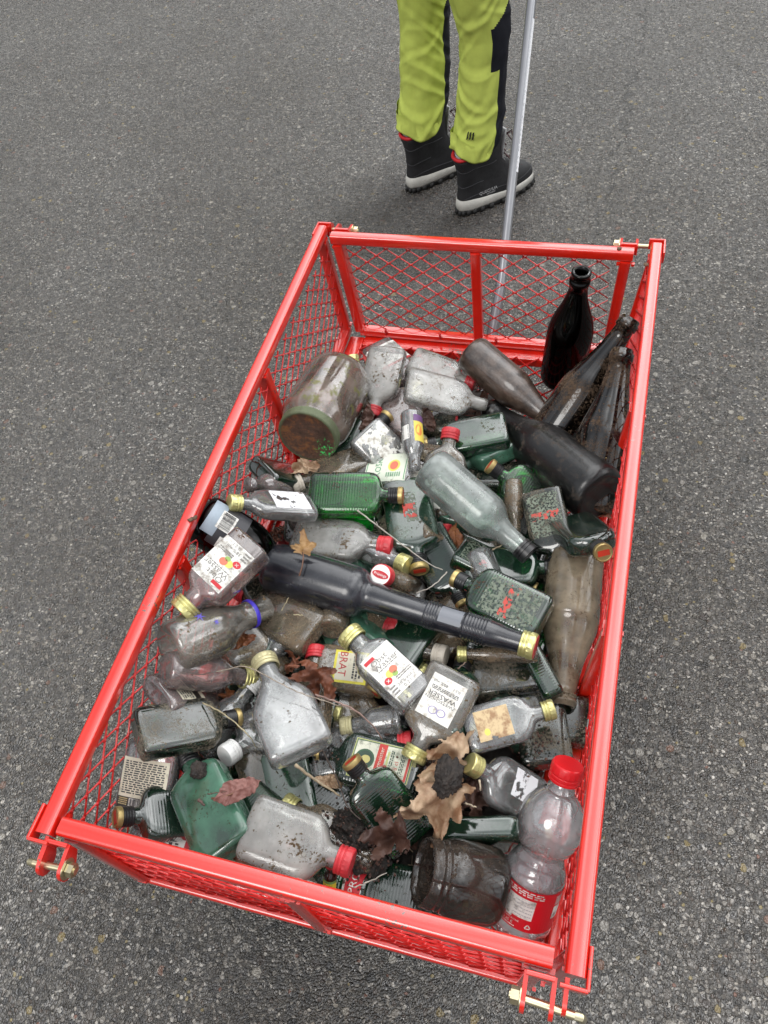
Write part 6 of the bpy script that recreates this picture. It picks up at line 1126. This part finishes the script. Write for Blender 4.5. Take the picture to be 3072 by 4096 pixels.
# ------------------------------------------------------------------ leaves, twigs, soil
def leafmat(name, c, c2): return solid(name, c, .55, c2=c2, vscale=38, dirt=.22, dirt_col=(.035, .022, .015), dscale=70, bmp=.35, bscale=110, trans=.15, rv=.2)
LM = {'tan': lambda: leafmat('tan_leaf', (.52, .38, .25), (.22, .11, .055)), 'rust': lambda: leafmat('rust_leaf', (.20, .065, .030), (.10, .035, .02)), 'dark': lambda: leafmat('dark_leaf', (.050, .024, .018), (.095, .045, .03)), 'ochre': lambda: leafmat('ochre_leaf', (.34, .20, .075), (.20, .10, .04)), 'pink': lambda: leafmat('pinkbrown_leaf', (.26, .12, .10), (.15, .06, .05)), 'orange': lambda: leafmat('orange_leaf', (.33, .12, .04), (.16, .05, .02))}
def maple_out(rnd, lobes=5):
    pts = []; R_ = [1.0, .92, .62, .92 * .95, .60][:]
    angs = [90, 38, -22, 142, 202]; 
    spec = sorted([(a, r) for a, r in zip((90, 35, -20, 145, 200), (1.0, .88, .58, .88, .58))])
    out = []
    for i, (a, r) in enumerate(spec):
        r *= rnd.uniform(.68, 1.10)
        for da, rr in ((-19, .60), (-15, .74), (-17, .80), (-8, .86), (-5, .93), (0, 1.0), (5, .92), (8, .84), (17, .80), (15, .72), (19, .60)):
            out.append((a + da, r * rr))
        if i < 4: m = (a + spec[i + 1][0]) / 2; out.append((m, .50 * rnd.uniform(.6, 1.25)))
    out.append((255, .20)); out.append((270, .06)); out.append((285, .20))
    return [(math.cos(R(a)) * r, math.sin(R(a)) * r) for a, r in out]
def oval_out(rnd): return [(math.cos(t) * .42 * (1 - .35 * math.sin(t)), math.sin(t)) for t in [2 * math.pi * k / 26 for k in range(26)]]
def leaf(label, shape, pos, size, nrm, rot, color, crumple=.35, seed=1, group=None, stem=True, fold=0, bend=0):
    rnd = random.Random(seed); out = maple_out(rnd) if shape == 'maple' else oval_out(rnd)
    n = Vector(nrm).normalized(); x, y, _ = frame_of(n); c, s = math.cos(R(rot)), math.sin(R(rot)); X = x * c + y * s; Y = y * c - x * s
    o = empty('dried_leaf', Vector(pos) + up * FLOOR); tag(o, label, 'leaf', group)
    bm = bmesh.new(); NG = 58; ex = 1.05; m = len(out)
    def inside(px, py):
        c_ = False; j_ = m - 1
        for i_ in range(m):
            (xi, yi), (xj, yj) = out[i_], out[j_]
            if (yi > py) != (yj > py) and px < (xj - xi) * (py - yi) / (yj - yi) + xi: c_ = not c_
            j_ = i_
        return c_
    gv = {}; cell = 2 * ex / NG; holes = rnd.random() < .6
    for j in range(NG):
        for i in range(NG):
            cx_, cy_ = -ex + (i + .5) * cell, -ex + (j + .5) * cell
            wx_, wy_ = cx_ + .05 * noise.noise(Vector((cx_ * 9, cy_ * 9, seed))), cy_ + .05 * noise.noise(Vector((cx_ * 9, cy_ * 9, seed + 5)))
            if not inside(wx_, wy_) or (holes and noise.noise(Vector((cx_ * 3, cy_ * 3, seed * 2))) > .62): continue
            q_ = []
            for a_, b_ in ((i, j), (i + 1, j), (i + 1, j + 1), (i, j + 1)):
                if (a_, b_) not in gv: gv[a_, b_] = bm.verts.new((-ex + a_ * cell, -ex + b_ * cell, 0))
                q_.append(gv[a_, b_])
            bm.faces.new(q_)
    bmesh.ops.smooth_vert(bm, verts=[v for v in bm.verts if any(len(e.link_faces) == 1 for e in v.link_edges)], factor=.5, use_axis_x=True, use_axis_y=True)
    off = Vector((seed * 3.1, seed * 1.7, 0))
    for v in bm.verts:
        p = v.co; q = Vector((p.x, p.y, 0)); r = q.length
        a = math.atan2(p.y, p.x); vein = abs(math.sin(a * 2.5 + 1.2)) if shape == 'maple' else abs(p.x) * 2
        h = crumple * (.60 * noise.noise(q * 2.1 + off) + .34 * noise.noise(q * 4.7 + off) + .10 * noise.noise(q * 11 + off)) + .016 * vein * r + crumple * .45 * r * r * math.sin(a * 2 + seed * 1.7) + crumple * .35 * r ** 3 * math.sin(a * 5 + seed) + .012 * noise.noise(q * 22)
        if shape == 'maple': h += .035 * sum(math.exp(-((math.atan2(math.sin(a - R(va)), math.cos(a - R(va))) * r) / .028) ** 2) for va in (90, 35, -20, 145, 200)) * min(1, r * 4) * (1 - r * .6)
        else: h += .05 * math.exp(-(p.x / .03) ** 2) + .012 * math.sin((p.y + abs(p.x)) * 26)
        wv = Vector((noise.noise(q * 1.6 + off * 2), noise.noise(q * 1.6 - off), 0)) * .30 * r; p.x += wv.x; p.y += wv.y
        h += fold * abs(p.x) + bend * p.y * p.y + crumple * .22 * abs(noise.noise(q * 3.3 - off))
        sh_ = 1 - crumple * .18 * r
        v.co = (X * p.x * sh_ + Y * p.y * sh_ + n * h) * size
    bmesh.ops.recalc_face_normals(bm, faces=bm.faces)
    bm.normal_update(); vs_ = list(bm.verts); fs_ = list(bm.faces); th = Vector(n) * -.0005; low = {v: bm.verts.new(v.co + th) for v in vs_}
    for f in fs_: bm.faces.new([low[v] for v in reversed(f.verts)])
    for e_ in [e for e in bm.edges if len(e.link_faces) == 1 and e.verts[0] in low]:
        a_, b_ = e_.verts; bm.faces.new((a_, low[a_], low[b_], b_))
    link('blade', bm, LM[color](), o)
    if stem:
        bm = bmesh.new(); st = [(X * .0 + Y * (-.0)) * size, (X * .05 - Y * .35 + n * .06) * size, (X * .02 - Y * .75 + n * .02) * size, (X * -.08 - Y * 1.15 - n * .03) * size]
        tube(bm, st, [.0009, .0011, .0011, .0014], 6); link('stem', bm, solid('leaf_stem', (.18, .085, .05), .6, var=.3), o)
    return o
def twig(label, pts, r, color=(.22, .16, .11), group='thin twigs on the pile'):
    pts = [Vector(p) + up * FLOOR for p in pts]; sm = []
    for i in range(len(pts) - 1):
        p0, p1, p2, p3 = pts[max(0, i - 1)], pts[i], pts[i + 1], pts[min(len(pts) - 1, i + 2)]
        for k in range(6):
            t = k / 6; sm.append(.5 * ((2 * p1) + (p2 - p0) * t + (2 * p0 - 5 * p1 + 4 * p2 - p3) * t * t + (3 * p1 - p0 - 3 * p2 + p3) * t ** 3) + Vector([noise.noise(Vector((i, k, a)) * 1.3) * .0012 for a in range(3)]))
    sm.append(pts[-1]); c = sm[0].copy(); bm = bmesh.new(); tube(bm, [p - c for p in sm], [r * (1 - .5 * i / len(sm)) * (1 + .25 * noise.noise(Vector((i * .7, 0, 0)))) for i in range(len(sm))], 6)
    o = link('twig', bm, solid('twig_%d' % int(color[0] * 1000), color, .7, var=.4, vscale=120)); o.location = c
    tag(o, label, 'twig', group); return o
def clod(label, pos, r, seed, group='clods of black soil', sz=(1, 1, .7)):
    bm = bmesh.new(); bmesh.ops.create_icosphere(bm, subdivisions=5, radius=1)
    for v in bm.verts:
        p = v.co.copy(); d = 1 + .35 * noise.noise(p * 1.4 + Vector((seed, 0, 0))) + .22 * noise.noise(p * 4 + Vector((seed, 3, 0))) + .12 * noise.noise(p * 9) + .10 * noise.noise(p * 20) + .07 * noise.noise(p * 41)
        v.co = Vector((p.x * sz[0], p.y * sz[1], p.z * sz[2])) * d * r
    o = link('soil_clod', bm, solid('black_soil', (.010, .008, .007), .75, c2=(.028, .02, .015), vscale=90, bmp=.8, bscale=140)); o.location = Vector(pos) + up * FLOOR
    tag(o, label, 'soil clod', group); return o
# soil and rotten leaf litter that fills the bottom of the pile
rnd = random.Random(11); bm = bmesh.new(); NX, NY = 70, 130; grid = {}
def cover(x, y):
    if y > 1.05 - .25 * max(0, (x + .02)) * 2 : return False
    if x > .06 and y > .92 - (x - .06) * 1.6: return False
    if x > .20 and y < .16: return False
    if x > .06 and y < .085: return False
    if x > .255: return False
    return noise.noise(Vector((x * 9, y * 9, 0))) < .42 or y < .9 and x < .2
for j in range(NY + 1):
    for i in range(NX + 1):
        x = lerp(-.262, .262, i / NX); y = lerp(.03, 1.10, j / NY)
        e = min(1, max(0, (1.0 - y) / .12)) * min(1, max(0, (x + .29) / .06)) * min(1, max(0, (.28 - x) / .06))
        z = FLOOR - .006 + e * (.016 + .022 * noise.noise(Vector((x * 14, y * 14, 1))) + .008 * noise.noise(Vector((x * 50, y * 50, 2)))) + .004 * noise.noise(Vector((x * 120, y * 120, 2)))
        if cover(x, y): grid[i, j] = bm.verts.new((x, y, z))
for j in range(NY):
    for i in range(NX):
        q = [(i, j), (i + 1, j), (i + 1, j + 1), (i, j + 1)]
        if all(k in grid for k in q): bm.faces.new([grid[k] for k in q])
soil = link('soil', bm, solid('black_soil', (.010, .008, .007), .75, c2=(.028, .02, .015), vscale=90, bmp=.8, bscale=140)); tag(soil, 'black soil fallen to the bottom of the cart', 'soil', kind='stuff')
bm = bmesh.new()
for k in range(900):
    x, y = rnd.uniform(-.25, .25), rnd.uniform(.05, 1.0)
    if not cover(x, y): continue
    s = rnd.uniform(.006, .022); c = Vector((x, y, FLOOR + rnd.uniform(.012, .045))); n = Vector((rnd.gauss(0, .5), rnd.gauss(0, .5), 1)).normalized(); X, Y, _ = frame_of(n); a = rnd.uniform(0, 6.3); X, Y = X * math.cos(a) + Y * math.sin(a), Y * math.cos(a) - X * math.sin(a)
    ring = [c + X * s * math.cos(t) * rnd.uniform(.6, 1) + Y * s * .55 * math.sin(t) * rnd.uniform(.6, 1) + n * s * .3 * math.cos(2 * t) for t in [2 * math.pi * q / 9 for q in range(9)]]
    vc = bm.verts.new(c); vr = [bm.verts.new(p) for p in ring]; mi = rnd.choice((0, 0, 1, 2, 2))
    for q in range(9): bm.faces.new((vc, vr[q], vr[(q + 1) % 9])).material_index = mi
for (cx0, cy0, cz0, rad_, cnt) in [(0.0269, 0.1062, 0.105, 0.022, 260), (0.0543, 0.0877, 0.09, 0.022, 200), (-0.0304, 0.2077, 0.085, 0.016, 120), (-0.2312, 0.35, 0.08, 0.014, 80), (-0.1683, 0.23, 0.085, 0.016, 110), (-0.2355, 0.5444, 0.09, 0.014, 80), (0.0336, 0.6229, 0.085, 0.016, 90), (0.1189, 0.2253, 0.1, 0.022, 160), (0.123, 0.5576, 0.08, 0.016, 80), (0.2414, 0.2785, 0.09, 0.014, 90), (-0.185, 0.7814, 0.07, 0.016, 90)]:             # crumbs and scraps lodged higher up between the bottles
    for k in range(cnt):
        x, y = cx0 + rnd.gauss(0, rad_), cy0 + rnd.gauss(0, rad_); s = rnd.uniform(.0006, .0030); c = Vector((x, y, FLOOR + cz0 + rnd.uniform(-.012, .010)))
        n = Vector((rnd.gauss(0, .6), rnd.gauss(0, .6), 1)).normalized(); X, Y, _ = frame_of(n)
        ring = [c + X * s * math.cos(t) * rnd.uniform(.5, 1.1) + Y * s * math.sin(t) * rnd.uniform(.5, 1.1) for t in [2 * math.pi * q / 7 for q in range(7)]]
        vc = bm.verts.new(c + n * s * .7); vd = bm.verts.new(c - n * s * .6); vr = [bm.verts.new(q) for q in ring]; mi = rnd.choice((0, 4, 4, 4, 4, 2, 0))
        for q in range(7): bm.faces.new((vc, vr[q], vr[(q + 1) % 7])).material_index = mi; bm.faces.new((vd, vr[(q + 1) % 7], vr[q])).material_index = mi
for k in range(260):
    x, y = rnd.uniform(-.25, .25), rnd.uniform(.05, .95)
    if cover(x, y):
        a = rnd.uniform(0, 3.14); l = rnd.uniform(.01, .04); c = Vector((x, y, FLOOR + rnd.uniform(.02, .05))); tube(bm, [c, c + Vector((math.cos(a) * l, math.sin(a) * l, rnd.uniform(-.3, .3) * l))], .0007, 5, mi=3)
tag(link('leaf_litter', bm, [LM['dark'](), LM['rust'](), LM['dark'](), solid('twig_220', (.22, .16, .11), .7), MATS['black_soil']], None, False), 'rotten leaf scraps and needles between the bottles', 'leaf litter', kind='stuff')
# ------------------------------------------------------------------ placed leaves, twigs and clods
leaf('small ochre lobed leaf lying on the long black bottle', 'maple', (-0.1462, 0.4724, 0.17), 0.036, (0.1, -0.2, 1), -15, 'ochre', 0.22, 3, stem=True, fold=0, bend=0)
leaf('large wet tan maple leaf near the clear plastic bottle, lower of the pale ones', 'maple', (0.1333, 0.1664, 0.135), 0.075, (0.1, -0.5, 1), 175, 'tan', 0.5, 5, stem=False, fold=0, bend=0)
leaf('large crumpled tan-brown maple leaf under the black soil clod', 'maple', (0.1423, 0.2252, 0.115), 0.078, (0.2, -0.1, 1), 20, 'tan', 0.6, 9, stem=False, fold=0, bend=0)
leaf('big dark brown folded leaf left of the muddy open jar', 'maple', (0.083, 0.101, 0.125), 0.062, (0.0, -0.5, 1), 30, 'dark', 0.55, 12, stem=False, fold=0.4, bend=0)
leaf('rust-red crumpled leaf in front of the yellow-label flask', 'maple', (-0.073, 0.2973, 0.135), 0.052, (0.1, -0.4, 1), 160, 'rust', 0.7, 15, stem=False, fold=0.3, bend=0)
leaf('smaller dark rust leaf left of the rust-red crumpled one', 'maple', (-0.117, 0.3046, 0.115), 0.034, (-0.3, -0.3, 1), 80, 'rust', 0.7, 18, stem=False, fold=0, bend=0)
leaf('smooth pinkish-brown oval leaf on the milky green flask', 'oval', (-0.113, 0.1077, 0.175), 0.032, (0.1, -0.3, 1), -75, 'pink', 0.25, 21, stem=True, fold=0, bend=0)
leaf('curled tan leaf in front of the large jar lid', 'oval', (-0.2144, 0.6692, 0.12), 0.034, (-0.4, -0.5, 1), -50, 'tan', 0.7, 24, stem=False, fold=0.6, bend=0)
leaf('orange-brown oval leaf below the star-printed bottle', 'oval', (-0.2191, 0.3319, 0.115), 0.036, (-0.1, -0.4, 1), -65, 'orange', 0.3, 27, stem=False, fold=0, bend=0)
leaf('tan toothed leaf beside the amber miniature', 'oval', (0.0644, 0.5907, 0.085), 0.03, (0.3, -0.3, 1), -30, 'orange', 0.3, 30, stem=False, fold=0, bend=0)
leaf('dark leaf tip beside the grey speckled flask', 'oval', (-0.0325, 0.8314, 0.1), 0.028, (0.2, -0.6, 1), 10, 'dark', 0.4, 33, stem=False, fold=0, bend=0)
leaf('dark brown leaf hanging over the frosted flask neck', 'oval', (-0.1382, 0.8006, 0.12), 0.03, (-0.2, -0.5, 1), 15, 'dark', 0.6, 36, stem=False, fold=0, bend=0)
leaf('brown leaf scrap between the large jar and the streaky clear bottle', 'maple', (-0.171, 0.7626, 0.09), 0.03, (0.1, -0.3, 1), 60, 'rust', 0.7, 39, stem=False, fold=0, bend=0)
leaf('dark red leaf at the front rim under the big frosted flask', 'oval', (-0.1051, 0.0417, 0.085), 0.026, (0, -0.4, 1), 70, 'rust', 0.3, 42, stem=False, fold=0, bend=0)
leaf('orange-brown leaf scrap left of the dark striped cap', 'maple', (-0.2103, 0.2528, 0.085), 0.026, (0.1, -0.2, 1), 10, 'orange', 0.6, 45, stem=False, fold=0, bend=0)
leaf('brown leaf at the neck of the red-capped flask behind the black bottle', 'oval', (-0.2391, 0.5513, 0.075), 0.028, (0.1, -0.4, 1), -40, 'rust', 0.5, 48, stem=False, fold=0, bend=0)
leaf('brown leaf scrap at the left mesh by the dark flask', 'maple', (-0.2495, 0.6475, 0.09), 0.022, (0, -0.4, 1), 20, 'orange', 0.7, 51, stem=False, fold=0, bend=0)
leaf('wet brown leaf under the torn-label flask behind the plastic bottle', 'maple', (0.172, 0.1944, 0.075), 0.05, (0.2, -0.3, 1), 100, 'dark', 0.6, 54, stem=False, fold=0, bend=0)
leaf('small tan leaf scrap below the green labelled flask', 'oval', (-0.0263, 0.1674, 0.08), 0.022, (0.3, -0.2, 1), 40, 'tan', 0.4, 57, stem=False, fold=0, bend=0)
leaf('dead brown leaf lying near the stubby bottle', 'maple', (0.0302, 0.245, 0.085), 0.026, (0.1, -0.2, 1), 0, 'dark', 0.6, 60, stem=False, fold=0, bend=0)
leaf('dark leaf at the right side under the black muddy bottle', 'maple', (0.2948, 0.6862, 0.075), 0.034, (-0.2, -0.4, 1), 30, 'rust', 0.6, 63, stem=False, fold=0, bend=0)
leaf('pale leaf bit in the gap by the milky green flask', 'oval', (-0.0337, 0.166, 0.06), 0.02, (0, -0.3, 1), 0, 'tan', 0.4, 66, stem=False, fold=0, bend=0)
twig('pale forked twig running from the bright green ribbed flask to the right', [(-0.083, 0.5598, 0.17), (-0.0449, 0.54, 0.165), (0.0024, 0.5144, 0.16), (0.0517, 0.4852, 0.165), (0.0707, 0.4822, 0.16)], 0.0013, (0.4, 0.36, 0.31))
twig('short side shoot of the pale forked twig', [(-0.0449, 0.54, 0.165), (-0.0469, 0.5425, 0.172)], 0.0009, (0.4, 0.36, 0.31))
twig('short curved pale twig above the long black neck', [(0.0782, 0.4768, 0.165), (0.0636, 0.4463, 0.17), (0.0417, 0.4336, 0.165)], 0.0011, (0.4, 0.36, 0.31))
twig('long thin twig from the left mesh over the gold cap', [(-0.2878, 0.2666, 0.13), (-0.2484, 0.2561, 0.14), (-0.2036, 0.2616, 0.16), (-0.1667, 0.2687, 0.175), (-0.1209, 0.256, 0.185), (-0.0793, 0.2467, 0.18), (-0.0418, 0.2452, 0.17), (-0.0034, 0.251, 0.14)], 0.0011, (0.33, 0.27, 0.21))
twig('brown twig bending down over the stubby bottle', [(-0.057, 0.2511, 0.17), (-0.0277, 0.2505, 0.16), (-0.0, 0.2472, 0.15), (0.0243, 0.2368, 0.135), (0.036, 0.2297, 0.11)], 0.0016, (0.26, 0.17, 0.14))
twig('thin pale stalk over the soil-caked green flask', [(-0.2163, 0.2142, 0.15), (-0.1828, 0.2053, 0.155), (-0.149, 0.1916, 0.15), (-0.1351, 0.184, 0.14), (-0.1298, 0.1781, 0.12)], 0.0011, (0.42, 0.36, 0.22))
twig('straight straw-coloured stalk right of the upright green flask', [(-0.0541, 0.1547, 0.17), (-0.0315, 0.1482, 0.15), (0.0026, 0.1414, 0.12)], 0.0022, (0.36, 0.29, 0.19))
twig('dark twig running down to the folded dark leaf', [(-0.0611, 0.2173, 0.12), (-0.0148, 0.1699, 0.11), (0.016, 0.1311, 0.13), (0.0411, 0.1142, 0.14)], 0.0012, (0.07, 0.05, 0.04))
twig('thin needle on the brown stained flask', [(-0.1514, 0.3727, 0.155), (-0.1433, 0.3907, 0.165)], 0.0009, (0.42, 0.36, 0.28))
twig('second thin needle on the brown stained flask', [(-0.1348, 0.3745, 0.145), (-0.1198, 0.3756, 0.146)], 0.0009, (0.42, 0.36, 0.28))
twig('white grass stem near the muddy open jar', [(0.0498, 0.04, 0.12), (0.0682, 0.0485, 0.13), (0.0888, 0.0617, 0.14)], 0.0011, (0.45, 0.42, 0.36))
twig('broken twig piece between green flasks above the ribbed dark one', [(0.1309, 0.5629, 0.11), (0.1467, 0.5715, 0.115)], 0.0016, (0.36, 0.24, 0.17))
twig('short pale stalk by the soil clod and torn-label flask', [(0.1765, 0.1978, 0.13), (0.1809, 0.1854, 0.128)], 0.0016, (0.5, 0.42, 0.3))
twig('pale stalk below the big tan maple leaf', [(0.162, 0.1733, 0.1), (0.1776, 0.1714, 0.1)], 0.0016, (0.5, 0.45, 0.36))
twig('tiny bark piece on the milky green flask', [(-0.17, 0.089, 0.152), (-0.1587, 0.0838, 0.152)], 0.0022, (0.1, 0.06, 0.05))
twig('thin stalk across the leaf on the milky green flask', [(-0.1553, 0.0958, 0.165), (-0.1282, 0.1007, 0.178)], 0.0008, (0.15, 0.09, 0.07))
twig('short brown stalk by the dirty white cap in the middle', [(0.1182, 0.3481, 0.12), (0.1284, 0.3582, 0.125)], 0.0013, (0.2, 0.14, 0.1))
clod('black soil clod on the tan maple leaf', (0.1379, 0.1873, 0.15), 0.021, 1, sz=(0.8, 1.1, 0.6))
clod('tiny soil crumb above the black clod on the maple leaf', (0.1281, 0.2031, 0.15), 0.006, 2, sz=(1, 1, 0.7))
clod('small dark clod on the milky green flask', (-0.1859, 0.1255, 0.15), 0.011, 3, sz=(1, 1, 0.5))
clod('big mound of wet black soil beside the folded dark leaf', (0.0226, 0.1103, 0.085), 0.027, 4, sz=(1.2, 1, 0.6))
clod('black soil mound under the dark leaf left of the muddy jar', (0.0506, 0.0914, 0.07), 0.025, 7, sz=(1, 1.2, 0.6))
clod('soil lump between the stubby bottle and the labelled green flask', (-0.2402, 0.3585, 0.06), 0.018, 8, sz=(1.3, 0.8, 0.6))
clod('black clod under the soil-caked flask cap', (-0.178, 0.2378, 0.06), 0.026, 9, sz=(1, 1, 0.6))
clod('soil lump right of the big sloping flask', (-0.0343, 0.2121, 0.07), 0.02, 10, sz=(1, 1, 0.6))
